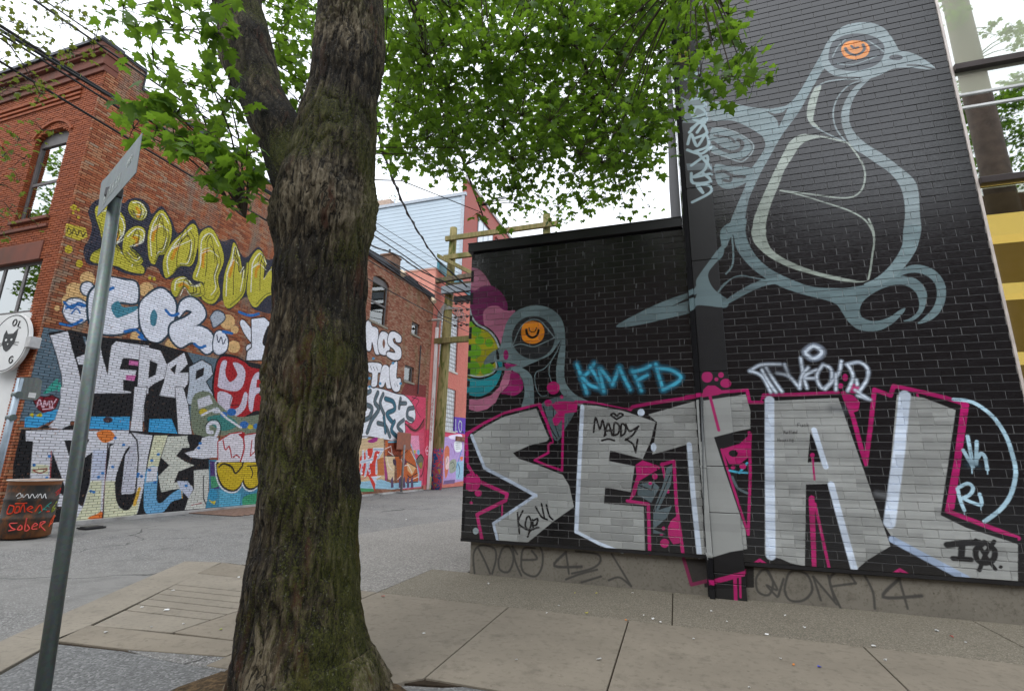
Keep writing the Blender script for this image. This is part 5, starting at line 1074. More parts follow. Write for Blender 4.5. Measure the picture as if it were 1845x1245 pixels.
def simple(name, col, rough=.6, metal=0., spec=.4, var=.18, scale=6., bump=0., stretch=(1, 1, 1), dirt=None):
    t = NT(name); p = t.vmul(t.pos(), stretch); n = t.noise(p, scale, 5)
    c = t.mix(t.mapr(n, .3, .7), [x*(1-var) for x in col], [min(1, x*(1+var)) for x in col])
    if dirt: c = t.mix(t.mapr(t.noise(p, scale*.3, 6, .65), .45, .7), c, dirt)
    t.bsdf(c, t.mapr(n, .3, .7, rough-.06, min(1, rough+.08)), t.bump(t.noise(p, scale*8, 3), .004, bump) if bump else None, spec, metal)
    return t.m

# ================================================================ paint on the walls, drawn into arrays
def dens(P, closed):
    n = len(P); o = []
    R = range(n) if closed else range(n-1)
    for i in R:
        g = (lambda k: P[k % n]) if closed else (lambda k: P[min(max(k, 0), n-1)])
        p0, p1, p2, p3 = g(i-1), g(i), g(i+1), g(i+2)
        for t in (0, .2, .4, .6, .8):
            o.append(.5*((2*p1)+(-p0+p2)*t+(2*p0-5*p1+4*p2-p3)*t*t+(-p0+3*p1-3*p2+p3)*t**3))
    if not closed: o.append(P[-1])
    return np.array(o)
def raster(key, u0, u1, v0, v1, ppm):
    W, H = int((u1-u0)*ppm), int((v1-v0)*ppm); A = np.zeros((H, W, 4), np.float32); A[..., :3] = .1
    pal = [np.array(lin(c), np.float32)*1.12 for c in PAL]
    for line in PAINT[key]:
        d = [int(x) for x in line.split()]; kind, ci, w, sf = d[:4]
        P = (np.array(d[4:], float).reshape(-1, 2)/1000-(u0, v0))*ppm
        if kind in (1, 3): P = dens(P, kind == 1)
        if kind == 3 and False: pass
        pad = 2 if kind < 2 else w/1000*ppm/2+sf/1000*ppm+3
        x0, y0 = np.floor(P.min(0)-pad).astype(int); x1, y1 = np.ceil(P.max(0)+pad).astype(int)+1
        x0, y0, x1, y1 = max(x0, 0), max(y0, 0), min(x1, W), min(y1, H)
        if x1 <= x0 or y1 <= y0: continue
        h, ww = y1-y0, x1-x0
        if kind < 2:
            S = 2; Q = (P-(x0, y0))*S; cnt = np.zeros((h*S, ww*S+1), np.int16); ys = np.arange(h*S)+.5
            for a, b in zip(Q, np.roll(Q, -1, 0)):
                if a[1] == b[1]: continue
                lo, hi = min(a[1], b[1]), max(a[1], b[1]); r = np.nonzero((ys > lo) & (ys <= hi))[0]
                if not len(r): continue
                xs = a[0]+(ys[r]-a[1])*(b[0]-a[0])/(b[1]-a[1])
                np.add.at(cnt, (r, np.clip(np.ceil(xs-.5), 0, ww*S).astype(int)), 1)
            m = (np.cumsum(cnt, 1)[:, :-1] & 1).astype(np.float32); al = m.reshape(h, S, ww, S).mean((1, 3))
        else:
            dm = np.full((h, ww), 1e9, np.float32); hw = w/2000*ppm; s_ = max(sf/1000*ppm, .6)
            for a, b in zip(P[:-1], P[1:]):
                a, b = a-(x0, y0), b-(x0, y0); pd = hw+s_+1.5
                X0, X1 = int(max(min(a[0], b[0])-pd, 0)), int(min(max(a[0], b[0])+pd+1, ww)); Y0, Y1 = int(max(min(a[1], b[1])-pd, 0)), int(min(max(a[1], b[1])+pd+1, h))
                if X1 <= X0 or Y1 <= Y0: continue
                gx = np.arange(X0, X1)[None, :]+.5-a[0]; gy = np.arange(Y0, Y1)[:, None]+.5-a[1]; dx, dy = b-a; L = dx*dx+dy*dy+1e-9
                t = np.clip((gx*dx+gy*dy)/L, 0, 1); dd = np.hypot(gx-t*dx, gy-t*dy); sub = dm[Y0:Y1, X0:X1]; np.minimum(sub, dd, out=sub)
            al = np.clip((hw+s_*.5+.3-dm)/(s_+.6), 0, 1); al = al*al*(3-2*al)
        R = A[y0:y1, x0:x1]; oa = R[..., 3]; na = al+oa*(1-al); k = np.where(na > 1e-4, al/np.maximum(na, 1e-4), 0)
        R[..., :3] += (pal[ci]-R[..., :3])*k[..., None]; R[..., 3] = na
    im = bpy.data.images.new('paint_'+key, W, H, alpha=True, float_buffer=True); im.colorspace_settings.name = 'Non-Color'
    im.alpha_mode = 'CHANNEL_PACKED'; im.pixels.foreach_set(A.ravel()); im.update(); im.pack()
    return im, u0, v0, u1-u0, v1-v0
IMG_B = raster('B', -3.35, 4.05, -.1, 10.4, 170)
IMG_L = raster('L', 7., 17.2, -.2, 12.8, 90)
IMG_F = raster('F', 16.8, 38., -.3, 14.4, 60)

def wall_mat(name, img, axis, ramp, course, length, rough=.85, prough=.5, wear=.0, mortar=False, mal=1., mlight=None, bumpk=.5, stain=None, pvar=.1, spec=.3):
    """Brick or mortar colour under the spray paint; both placed by wall position in metres."""
    t = NT(name); P = t.pos(); sx = t.node('SeparateXYZ', [P]); u = sx.outputs[axis]; v = sx.outputs[2]
    row = t.math('FLOOR', t.math('DIVIDE', v, course)); odd = t.math('MULTIPLY', t.math('MODULO', row, 2.), .5)
    idv = t.node('CombineXYZ', [t.math('FLOOR', t.math('ADD', t.math('DIVIDE', u, length), odd)), row, 0.]).outputs[0]
    wnz = t.node('TexWhiteNoise', [idv], noise_dimensions='3D'); r1 = wnz.outputs['Value']
    n1 = t.noise(P, 1.1, 5, .6); n2 = t.noise(P, 38, 3, .6)
    if mortar: base = t.ramp(t.math('ADD', t.math('MULTIPLY', n1, .6), t.math('MULTIPLY', n2, .4)), ramp)
    else: base = t.ramp(t.math('ADD', t.math('MULTIPLY', r1, .5), t.math('ADD', t.math('MULTIPLY', n1, .35), t.math('MULTIPLY', n2, .15))), ramp)
    if stain:
        sv = t.vmul(P, (1.6, 1.6, .5) ); base = t.mix(t.math('MULTIPLY', t.mapr(t.noise(sv, .9, 6, .65), .5, .66), stain[1]), base, stain[0])
    col = base; rg = rough
    if img:
        im, u0, v0, w, h = img
        uv = t.node('CombineXYZ', [t.math('DIVIDE', t.math('SUBTRACT', u, u0), w), t.math('DIVIDE', t.math('SUBTRACT', v, v0), h), 0.]).outputs[0]
        ti = t.node('TexImage', [uv], image=im, extension='CLIP', interpolation='Linear')
        a = ti.outputs['Alpha']
        if wear: a = t.math('MULTIPLY', a, t.mapr(t.math('ADD', t.noise(P, 24, 5, .65), t.math('MULTIPLY', r1, .1)), .52+.2-wear, .6+.22-wear, 1., .1))
        pv = t.mapr(t.math('ADD', t.math('MULTIPLY', t.noise(P, 2.3, 6, .65), .6), t.math('MULTIPLY', r1, .4)), .25, .75, 1-pvar, 1+pvar)
        pc = t.node('VectorMath', [ti.outputs['Color'], t.node('CombineXYZ', [pv, pv, pv]).outputs[0]], operation='MULTIPLY').outputs[0]
        if mortar: a = t.math('MULTIPLY', a, mal)
        col = t.mix(a, base, pc)
        if mlight: col = t.mix(t.math('MULTIPLY', t.mapr(t.noise(P, 2., 5, .65), .3, .7, .3, 1.), mlight[1]), col, mlight[0])
        rg = t.mapr(a, 0., 1., rough, prough)
        rg = t.math('ADD', rg, t.mapr(n2, .3, .7, -.07, .07))
    t.bsdf(col, rg, t.bump(t.math('ADD', t.noise(P, 95, 3), t.math('MULTIPLY', n2, .8)), .004, bumpk), spec)
    return t.m

# ================================================================ bricklaying
def inframe(p):
    d = Vector(p)-CAM; z = d.dot(CF)
    if z < .2: return False
    x, y = d.dot(CR)/z, d.dot(CU)/z
    return abs(x) < 1.06 and abs(y) < .72
def brickwork(parent, origin, ud, nd, U, V, course, length, intervals, bmat, mmat, joint=.0095, depth=.05, rec=.009, single=300, jit=.0015, tilt=.0, odd=.5, hidden=None):
    """origin+u*ud+v*Z; nd = outward normal. Bricks that show largest are objects; the rest one mesh."""
    O, ud, nd = Vector(origin), Vector(ud), Vector(nd); Z = Vector((0, 0, 1)); L = wpos(parent)
    mv, mf, br = [], [], []
    rows = int(round((V[1]-V[0])/course))
    for r in range(rows):
        va = V[0]+r*course; vb = va+course; vm = (va+vb)/2; k0 = int(round(va/course))
        for a, b in intervals(vm):
            a, b = max(a, U[0]), min(b, U[1])
            if b-a < .01: continue
            n = len(mv)
            for u_, v_ in ((a, va), (b, va), (b, vb), (a, vb)): mv.append(O+ud*u_+Z*v_-nd*rec-L)
            mf.append((n, n+1, n+2, n+3))
            off = (k0 % 2)*odd*length
            k = math.floor((a-off)/length)
            while k*length+off < b:
                s0, s1 = max(k*length+off, a), min((k+1)*length+off, b)
                s0 += joint/2 if s0 > a+.001 else 0; s1 -= joint/2 if s1 < b-.001 else 0
                if s1-s0 > .015: br.append((s0, s1, va+joint/2, vb-joint/2))
                k += 1
    me = npmesh('mortar', mv, mf)
    flip = (Vector(mv[1])-Vector(mv[0])).cross(Vector(mv[2])-Vector(mv[1])).dot(nd) < 0
    if flip: me.flip_normals()
    link('mortar', me, mmat, parent, L)
    B = np.array(br); cu, cv = (B[:, 0]+B[:, 1])/2, (B[:, 2]+B[:, 3])/2
    Pw = np.array(O)[None]+cu[:, None]*np.array(ud)+cv[:, None]*np.array([0, 0, 1]); dv = Pw-np.array(CAM); dist = np.linalg.norm(dv, axis=1)
    cosv = np.abs(dv@np.array(nd))/dist; size = (B[:, 1]-B[:, 0])*(B[:, 3]-B[:, 2])*cosv/dist**2
    zc = dv@np.array(CF); xc = dv@np.array(CR)/np.maximum(zc, .01); yc = dv@np.array(CU)/np.maximum(zc, .01)
    vis = (zc > .2) & (np.abs(xc) < 1.03) & (np.abs(yc) < .69)
    if hidden is not None: vis &= ~hidden(xc*885+922, 622-yc*885)
    size = np.where(vis, size/np.maximum(zc/dist, .2)**3, 0)
    top = set(np.argsort(-size)[:single].tolist()) if single else set()
    top = {i for i in top if size[i] > 0}
    out = RNG.uniform(-jit, jit, len(B))
    # shared mesh: unit brick (x along wall, y into wall, z up), open at the back, edges eased
    e = .03; ez = .04
    bv = [(-.5, .02, -.5), (.5, .02, -.5), (.5, .02, .5), (-.5, .02, .5), (-.5+e*.25, 0, -.5+ez*.5), (.5-e*.25, 0, -.5+ez*.5), (.5-e*.25, 0, .5-ez*.5), (-.5+e*.25, 0, .5-ez*.5), (-.5, 1, -.5), (.5, 1, -.5), (.5, 1, .5), (-.5, 1, .5)]
    bf = [(4, 5, 6, 7), (0, 1, 5, 4), (1, 2, 6, 5), (2, 3, 7, 6), (3, 0, 4, 7), (8, 9, 1, 0), (9, 10, 2, 1), (10, 11, 3, 2), (11, 8, 0, 3)]
    bm = bpy.data.meshes.new('brick'); bm.from_pydata(bv, [], bf); bm.update(); bm.materials.append(bmat)
    xd = Z.cross(nd)*1.0   # local x so that local y points into the wall
    ang = math.atan2(xd.y, xd.x)
    for i in top:
        o = bpy.data.objects.new('brick', bm); C.objects.link(o); o.parent = parent
        o.location = O+ud*cu[i]+Z*cv[i]+nd*out[i]-L; o.rotation_euler = (0, 0, ang); o.scale = (B[i, 1]-B[i, 0], depth, B[i, 3]-B[i, 2])
    rest = np.array([i for i in range(len(B)) if i not in top])
    if len(rest):
        T = np.array(bv); b = B[rest]; n = len(rest); xdv, ndv = np.array(xd), np.array(nd)
        Vx = (T[None, :, 0]*(b[:, 1]-b[:, 0])[:, None]); Vy = T[None, :, 1]*depth-out[rest][:, None]; Vz = T[None, :, 2]*(b[:, 3]-b[:, 2])[:, None]
        co = Pw[rest][:, None, :]+Vx[..., None]*xdv-Vy[..., None]*ndv+Vz[..., None]*np.array([0, 0, 1])-np.array(L)
        F = (np.array(bf)[None]+12*np.arange(n)[:, None, None]).reshape(-1, 4)
        link('brickwork', npmesh('brickwork', co.reshape(-1, 3), F), bmat, parent, L, kind='stuff')
    return len(B)
def cut(a, b, holes):
    """interval minus (h0,h1) spans"""
    out = [(a, b)]
    for h0, h1 in holes:
        nx = []
        for s, e in out:
            if h1 <= s or h0 >= e: nx.append((s, e)); continue
            if h0 > s: nx.append((s, h0))
            if h1 < e: nx.append((h1, e))
        out = nx
    return out

# ================================================================ common materials
M_black_metal = simple('black_metal', (.014, .014, .016), .42, 0, .5, .25, 3, .1)
M_conc = None
def concrete_mat(name, c, scale=1., agg=.0, img=None, dark=(.1, .09, .07), dk=.5):
    t = NT(name); P = t.pos(); n1 = t.noise(P, .9*scale, 6, .62); n2 = t.noise(P, 14*scale, 5, .65); n3 = t.noise(P, 120, 2)
    col = t.mix(t.mapr(n1, .3, .7), [x*.84 for x in c], [x*1.12 for x in c])
    col = t.mix(t.math('MULTIPLY', t.mapr(n2, .52, .68), dk*.45), col, dark)
    col = t.mix(t.math('MULTIPLY', t.mapr(t.noise(P, 3.1*scale, 7, .7), .55, .7), dk*.5), col, dark)
    sp = t.node('TexVoronoi', {'Vector': P, 'Scale': 9.}, feature='F1').outputs['Distance']
    col = t.mix(t.math('MULTIPLY', t.mapr(sp, .05, .085, 1., 0.), t.mapr(n2, .45, .5, 0., .5)), col, [x*1.5 for x in c])
    s2 = t.node('TexVoronoi', {'Vector': P, 'Scale': 5.3}, feature='F1').outputs['Distance']
    col = t.mix(t.math('MULTIPLY', t.mapr(s2, .05, .075, 1., 0.), t.mapr(n2, .5, .44, 0., .6)), col, dark)
    h = t.math('MULTIPLY', n3, .3)
    if agg:
        v = t.node('TexVoronoi', {'Vector': P, 'Scale': agg}, feature='F1'); vd = v.outputs['Distance']
        rc = t.node('SeparateColor', [v.outputs['Color']]).outputs[0]
        peb = t.ramp(rc, [(0, [x*.35 for x in c]), (.4, [x*.8 for x in c]), (.75, [x*1.15 for x in c]), (1, [min(.8, x*2.1) for x in c])])
        col = t.mix(.5, col, peb); h = t.math('ADD', h, t.math('MULTIPLY', vd, -1.2))
    if img:
        im, u0, v0, w, hh = img; sx = t.node('SeparateXYZ', [P])
        uv = t.node('CombineXYZ', [t.math('DIVIDE', t.math('SUBTRACT', sx.outputs[0], u0), w), t.math('DIVIDE', t.math('SUBTRACT', sx.outputs[2], v0), hh), 0.]).outputs[0]
        ti = t.node('TexImage', [uv], image=im, extension='CLIP')
        col = t.mix(t.math('MULTIPLY', ti.outputs['Alpha'], .88), col, ti.outputs['Color'])
    t.bsdf(col, .9, t.bump(h, .006, .6), .2)
    return t.m

# ================================================================ GROUND
def asphalt_mat():
    t = NT('asphalt'); P = t.pos(); n1 = t.noise(P, .35, 7, .6); n2 = t.noise(P, 2.4, 6, .65)
    v = t.node('TexVoronoi', {'Vector': P, 'Scale': 75.}, feature='F1'); rc = t.node('SeparateColor', [v.outputs['Color']]).outputs[0]
    g = t.ramp(rc, [(0, (.06, .059, .057)), (.5, (.135, .132, .127)), (.85, (.22, .22, .22)), (1, (.45, .45, .44))])
    col = t.mix(t.mapr(n1, .35, .65), g, (.2, .196, .186)); col = t.mix(t.math('MULTIPLY', t.mapr(n2, .5, .7), .5), col, (.085, .084, .082))
    wv = t.node('VectorMath', [P, t.node('VectorMath', [t.node('TexNoise', {'Vector': P, 'Scale': 1.3, 'Detail': 4.}).outputs['Color'], (.9, .9, 0)], operation='MULTIPLY').outputs[0]], operation='ADD').outputs[0]
    cr = t.node('TexVoronoi', {'Vector': t.vmul(wv, (1, .6, 0)), 'Scale': .33}, feature='DISTANCE_TO_EDGE').outputs['Distance']
    crk = t.math('MULTIPLY', t.mapr(cr, .0015, .006, 1., 0.), t.mapr(t.noise(P, .6, 3), .42, .52))
    col = t.mix(t.math('MULTIPLY', crk, .75), col, (.02, .02, .02))
    h = t.math('SUBTRACT', t.math('MULTIPLY', v.outputs['Distance'], -.8), t.math('MULTIPLY', crk, 2.))
    t.bsdf(col, .88, t.bump(h, .008, .7), .3); return t.m
M_asphalt = asphalt_mat()
road = MB()
N = 60
xs = np.concatenate([np.linspace(-300, -30, 5), np.linspace(-28, 12, 41), np.linspace(20, 300, 5)]); ys = np.concatenate([np.linspace(-300, -12, 5), np.linspace(-10, 45, 56), np.linspace(60, 400, 6)])
V = [(x, y, -.022+.012*mnoise.noise((x*.35, y*.3, 0))-.01*min(1, max(0, abs(x+10)-1)) if -30 < x < 14 and -10 < y < 45 else -.03) for y in ys for x in xs]
nx = len(xs); F = [(j*nx+i, j*nx+i+1, (j+1)*nx+i+1, (j+1)*nx+i) for j in range(len(ys)-1) for i in range(nx-1)]
link('road', npmesh('road', V, F), M_asphalt, kind='structure')
M_side = concrete_mat('pavement_concrete', (.21, .184, .146), 1., 0, None, (.085, .075, .06), .9)
M_side2 = concrete_mat('kerb_concrete', (.24, .214, .174), 1.3, 0, None, (.1, .09, .072), .8)
M_agg = concrete_mat('exposed_aggregate', (.18, .162, .128), .7, 105., None, (.09, .075, .05), .8)
M_apron = concrete_mat('apron_aggregate', (.225, .215, .2), .7, 60., None, (.1, .09, .08), .5)
M_peb = concrete_mat('pebble_aggregate', (.15, .152, .152), 1., 58., None, (.07, .07, .07), .3)
M_dark_joint = simple('joint_dirt', (.035, .026, .018), .95, 0, .1, .4, 20)
pave = tag(bpy.data.objects.new('pavement', None), kind='structure'); C.objects.link(pave)
# bedding below all slabs, seen only in the joints
MB().prism([(-5.9, 3.36), (-7.56, 6.43), (-6.85, 6.64), (-3.7, 6.3), (-3.72, 7.4), (9.5, 7.4), (9.5, 3.86), (-1.6, 3.86), (-3.35, 3.46), (-5.3, 3.4)], -.06, -.016).obj('bedding', M_dark_joint, pave)
def slab(poly, mat, name='paving_slab', gap=.006, z=0.0, dz=.0):
    cx = sum(p[0] for p in poly)/len(poly); cy = sum(p[1] for p in poly)/len(poly); q = []
    n = len(poly)
    a = sum(poly[i-1][0]*poly[i][1]-poly[i][0]*poly[i-1][1] for i in range(n)); sg = 1 if a > 0 else -1
    for i in range(n):
        p0, p1, p2 = Vector(poly[i-1]).to_2d(), Vector(poly[i]).to_2d(), Vector(poly[(i+1) % n]).to_2d()
        e1, e2 = (p1-p0).normalized(), (p2-p1).normalized(); n1, n2 = Vector((-e1.y, e1.x))*sg, Vector((-e2.y, e2.x))*sg
        b = (n1+n2); b = b/max(b.dot(n1), .25); q.append(tuple(p1+b*gap))
    m = MB().prism(q, -.055, z)
    return m.obj(name, mat, pave, bevel=.004)
X_J = [-4.62, -3.68, -1.93, -.575, 1.58, 3.05, 4.5, 6.0, 7.5, 9.2]
for a, b in zip(X_J[1:-1], X_J[2:]): slab([(a, 3.86 if a > -2 else 3.55), (b, 3.86), (b, 5.92), (a, 5.92)] if a > -2 else [(a, 3.46), (-2.25, 3.55), (b, 3.86), (b, 5.92), (a, 5.92)], M_side, z=random.uniform(-.002, .002))
slab([(-4.62, 3.93), (-3.68, 3.99), (-3.68, 5.92), (-4.62, 5.92)], M_side)
slab([(-5.42, 3.40), (-4.59, 3.48), (-3.68, 3.66), (-3.68, 3.99), (-5.56, 3.80)], M_side)
yl = [3.84, 4.26, 4.46, 4.66, 4.86, 5.07, 5.27, 5.86]
kx = lambda y: -5.77-(y-4.26)*.55
for i in range(7):
    y0, y1 = yl[i], yl[i+1]; slab([(kx(y0)+.02, y0-.05 if i == 0 else y0), (-4.62, y0+.08), (-4.62, y1+.08), (kx(y1)+.02, y1)], M_side2, 'paving_strip' if 0 < i < 6 else 'paving_slab', .011)
slab([(kx(5.86)+.02, 5.86), (-4.62, 5.94), (-4.9, 6.35), (-6.0, 6.5), (-6.95, 6.58)], M_side)
slab([(-4.62, 5.92), (-3.68, 5.92), (-3.68, 6.28), (-4.9, 6.34)], M_apron)
MB().prism([(-4.6, 3.49), (-4.3, 3.44), (-3.3, 3.44), (-3.2, 3.6), (-3.66, 3.665)], -.05, -.009).obj('asphalt_patch', M_asphalt, pave)
# kerb band round the corner
ko = [(8, 1.0), (-1.5, 1.02), (-3.4, 1.2), (-4.6, 1.75), (-5.3, 2.45), (-5.88, 3.35)]; ki = [(8, 1.42), (-1.5, 1.44), (-3.25, 1.6), (-4.3, 2.08), (-4.92, 2.7), (-5.35, 3.38)]
for i in range(5): slab([ko[i], ko[i+1], ki[i+1], ki[i]], M_side2, 'kerb_stone', .004)
slab([(-5.88, 3.35), (-7.55, 6.42), (-6.97, 6.58), (-5.78, 4.26), (-5.35, 3.38)], M_side2, 'kerb_stone', .003)
# exposed aggregate strip along the building and the apron into the alley
for a, b in ((-3.68, -.13), (-.13, 3.05), (3.05, 6.2), (6.2, 9.2)): slab([(a, 5.92), (b, 5.92), (b, 7.42), (a, 7.42)], M_agg, 'paving_slab', .006, -.001)
ap = MB(); ap.prism([(-6.6, 6.62), (-4.9, 6.36), (-3.69, 6.30), (-3.69, 7.44), (-3.1, 7.44), (-3.1, 11), (-3.6, 15), (-5.2, 17), (-6.6, 12), (-7.1, 8.5)], -.04, -.006)
ap.obj('alley_apron', M_apron, base=False, kind='structure')
gv = MB(); gv.prism([(-3.25, 1.61), (-1.5, 1.45), (8, 1.43), (8, 3.85), (-1.6, 3.85), (-2.25, 3.53), (-3.67, 3.44), (-4.6, 3.46), (-5.33, 3.37), (-4.9, 2.72), (-4.28, 2.1)], -.06, -.012)
gv.obj('pebble_strip', M_peb, base=False, kind='structure')
# low soil mound round the roots
sv = []; sf = []
for j in range(9):
    for i in range(28):
        an = 2*math.pi*i/28; r = .2+.72*j/8+.1*mnoise.noise((math.cos(an)*1.5, math.sin(an)*1.5, 3))*j/8; x, y = -2.62+r*math.cos(an)*1.02, 3.12+r*math.sin(an)*.82
        y = min(y, 3.84); sv.append((x, y, .085*(1-j/8)+.03*mnoise.noise((x*6, y*6, 0))*(1 if j < 8 else 0)-.012*(j == 8)))
sf = [(j*28+i, j*28+(i+1) % 28, (j+1)*28+(i+1) % 28, (j+1)*28+i) for j in range(8) for i in range(28)]
tsoil = NT('soil'); Ps = tsoil.pos(); ns = tsoil.noise(Ps, 22, 5, .7)
tsoil.bsdf(tsoil.ramp(ns, [(.3, (.03, .022, .014)), (.5, (.07, .05, .03)), (.62, (.13, .085, .045)), (.75, (.2, .14, .08))]), .95, tsoil.bump(ns, .02, 1.), .1)
sme = npmesh('soil', sv, sf); sme.flip_normals(); link('soil', sme, tsoil.m, kind='stuff')

# ================================================================ BLACK BUILDING
YB = 7.28
bb = thing('painted_building', (.5, YB+4, 0), 'black painted brick building with a bird mural and large silver graffiti letters beside the pavement', 'building')
blk = [(0, (.006, .006, .007)), (1, (.012, .012, .0135))]
M_bbrick = wall_mat('black_wall_brick', IMG_B, 0, blk, .1, .3, .4, .19, 0, pvar=.25, bumpk=.1, spec=.8)
M_bmort = wall_mat('black_wall_mortar', IMG_B, 0, blk, .1, .3, .6, .6, 0, mortar=True, mlight=((.8, .81, .82), .3), bumpk=.6, pvar=.1)
hid = lambda x, y: (x > 455) & (x < 680)
# low wing left of the pillar, then the tall wall right of it; each wall is a part that owns its bricks
def wall_part(parent, name, box, mat):
    m = MB(); m.box(*box); return m.obj(name, mat, parent)
core = simple('wall_core', (.02, .02, .022), .8)
wl_low = wall_part(bb, 'wall', (-3.15, .30, YB+.05, YB+9, .46, 5.15), core); wl_low['label'] = 'low black wall with the small bird head and the letters S and E'
brickwork(wl_low, (0, YB, 0), (1, 0, 0), (0, -1, 0), (-3.15, .31), (.5, 5.2), .1, .3, lambda v: [(-3.15, .31)] if v < 5.15 else [], M_bbrick, M_bmort, single=260)
wl_high = wall_part(bb, 'wall', (.76, 3.90, YB+.05, YB+9, .43, 11.0), core); wl_high['label'] = 'tall black wall with the large bird'
brickwork(wl_high, (0, YB, -.05), (1, 0, 0), (0, -1, 0), (.755, 3.905), (.5, 11.), .1, .3, lambda v: [(.755, 3.905)], M_bbrick, M_bmort, single=300)
M_bside = wall_mat('black_side_brick', None, 1, blk, .1, .3, .5)
wside = wall_part(bb, 'wall', (-3.14, -3.05, YB+.052, YB+9, .46, 5.1), core)
brickwork(wside, (-3.15, 0, 0), (0, 1, 0), (-1, 0, 0), (YB, YB+9), (.5, 5.1), .1, .3, lambda v: [(YB, YB+9)], M_bside, M_bside, single=0)
M_plinth = concrete_mat('plinth_concrete', (.2, .185, .155), 2., 0, IMG_B, (.06, .05, .035), .9)
MB().box(-3.02, .32, YB+.07, YB+9, -.1, .49).obj('plinth', M_plinth, bb, bevel=.012)
MB().box(.75, 3.93, YB+.055, YB+9, -.1, .445).obj('plinth', M_plinth, bb, bevel=.012)
MB().box(-3.16, .30, YB+.004, YB+.2, .455, .497).obj('steel_lintel', M_black_metal, bb)
MB().box(.76, 3.91, YB+.004, YB+.2, .405, .447).obj('steel_lintel', M_black_metal, bb)
cp = MB(); cp.box(-3.21, .29, YB-.035, YB+.3, 5.14, 5.285); cp.box(-3.22, .29, YB-.045, YB+.31, 5.285, 5.30); cp.obj('coping', M_black_metal, bb, bevel=.004)
MB().box(-3.1, .3, YB+.3, YB+9, 5.0, 5.06).obj('roof', simple('roof_felt', (.05, .05, .05), .9), bb)
M_pill = wall_mat('pillar_paint', IMG_B, 0, [(0, (.011, .011, .012)), (1, (.018, .018, .019))], .1, 40., .5, .45, 0, bumpk=.25, spec=.5)
pil = None
z = -.1
for z1 in (.18, .3, 1.03, 1.62, 2.9, 4.56, 5.75, 6.95, 8.2, 9.6, 11.1):
    o = MB().box(.385, .752, YB-.03, YB+.3, z+.004, z1-.004).obj('pillar_panel', M_pill, bb, bevel=.005); z = z1
m = MB(); m.box(.39, .745, YB-.02, YB+.2, -.1, 11.); m.box(.302, .39, YB+.006, YB+.2, -.1, 11.); m.obj('pillar', M_black_metal, bb)
dp = MB(); dp.box(.315, .38, YB-.085, YB-.015, .0, 4.45); dp.box(.32, .376, YB-.08, YB-.02, 4.45, 11.1)
for zz in (.5, 1.6, 2.9, 4.44): dp.box(.308, .386, YB-.09, YB, zz, zz+.03)
dpo = dp.obj('downpipe', wall_mat('pipe_paint', IMG_B, 0, [(0, (.011, .011, .012)), (1, (.018, .018, .019))], .1, 40., .7, .7, 0, bumpk=.2, spec=.15), bb)
MB().box(.295, .315, YB-.02, YB+.25, 5.32, 11.1).obj('corner_flashing', simple('bright_flashing', (.5, .5, .52), .12, 1., .5, .2, 2, 0, (1, 1, .2)), bb)
MB().box(.31, 3.9, YB+.3, YB+9, 5.0, 11.).obj('rear_wall', core, bb)
# glazed bay at the right edge
M_edge = simple('pale_metal_trim', (.62, .56, .52), .4, .2)
MB().box(3.905, 3.935, YB-.012, YB+.1, .5, 11.1).obj('edge_trim', M_edge, bb)
M_mull = simple('bronze_mullion', (.055, .045, .043), .35, .6)
def glass_mat(name, refl, tint, rough=.015):
    t = NT(name); g = t.node('BsdfGlossy', {'Color': (.92, .95, .94, 1), 'Roughness': rough}); tr = t.node('BsdfTransparent', {'Color': (*tint, 1)})
    fr = t.node('Fresnel', {'IOR': 1.5}).outputs[0]; f = t.math('ADD', t.math('MULTIPLY', fr, 1.), refl, clamp=True)
    wob = t.bump(t.noise(t.pos(), .7, 2), .01, .12); t.t.links.new(wob, g.inputs['Normal'])
    mx = t.node('MixShader', [f]); t.t.links.new(tr.outputs[0], mx.inputs[1]); t.t.links.new(g.outputs[0], mx.inputs[2]); t.t.links.new(mx.outputs[0], t.out.inputs[0]); return t.m
def spandrel_mat(name, col, refl):
    t = NT(name); g = t.node('BsdfGlossy', {'Color': (.92, .95, .94, 1), 'Roughness': .015}); d = t.node('BsdfDiffuse', {'Color': (*col, 1)})
    mx = t.node('MixShader', [refl]); t.t.links.new(d.outputs[0], mx.inputs[1]); t.t.links.new(g.outputs[0], mx.inputs[2]); t.t.links.new(mx.outputs[0], t.out.inputs[0]); return t.m
M_gl_up = spandrel_mat('back_painted_glass', (.55, .58, .46), .5); M_gl = glass_mat('window_glass', .6, (.3, .3, .26)); M_gl_low = glass_mat('lower_glass', .16, (.85, .85, .7))
bands = [(7.04, 11.1, M_gl_up), (6.6, 6.94, M_gl_up), (5.32, 6.37, M_gl), (6.4, 6.57, M_gl), (.5, 5.2, M_gl_low)]
cw = MB()
for z0, z1 in ((6.945, 7.035), (5.215, 5.305)): cw.box(3.937, 9., YB-.06, YB+.1, z0, z1)
for x in (5.6, 7.3, 9.): cw.box(x, x+.06, YB-.05, YB+.1, .5, 11.1)
frame = cw.obj('window_frame', M_mull, bb, bevel=.004)
wb = MB()
for z0 in (6.37, 6.57): wb.box(3.937, 9., YB-.0, YB+.05, z0, z0+.03)
wb.obj('white_glazing_bar', simple('glazing_bar', (.7, .72, .72), .4), bb)
for z0, z1, m in bands:
    for x0, x1 in ((3.937, 5.6), (5.66, 7.3), (7.36, 9.)):
        MB().box(x0, x1, YB+.02, YB+.03, z0, z1).obj('window_pane', m, bb)
MB().box(3.94, 9., YB+.055, YB+9, -.1, .5).obj('plinth', M_plinth, bb)
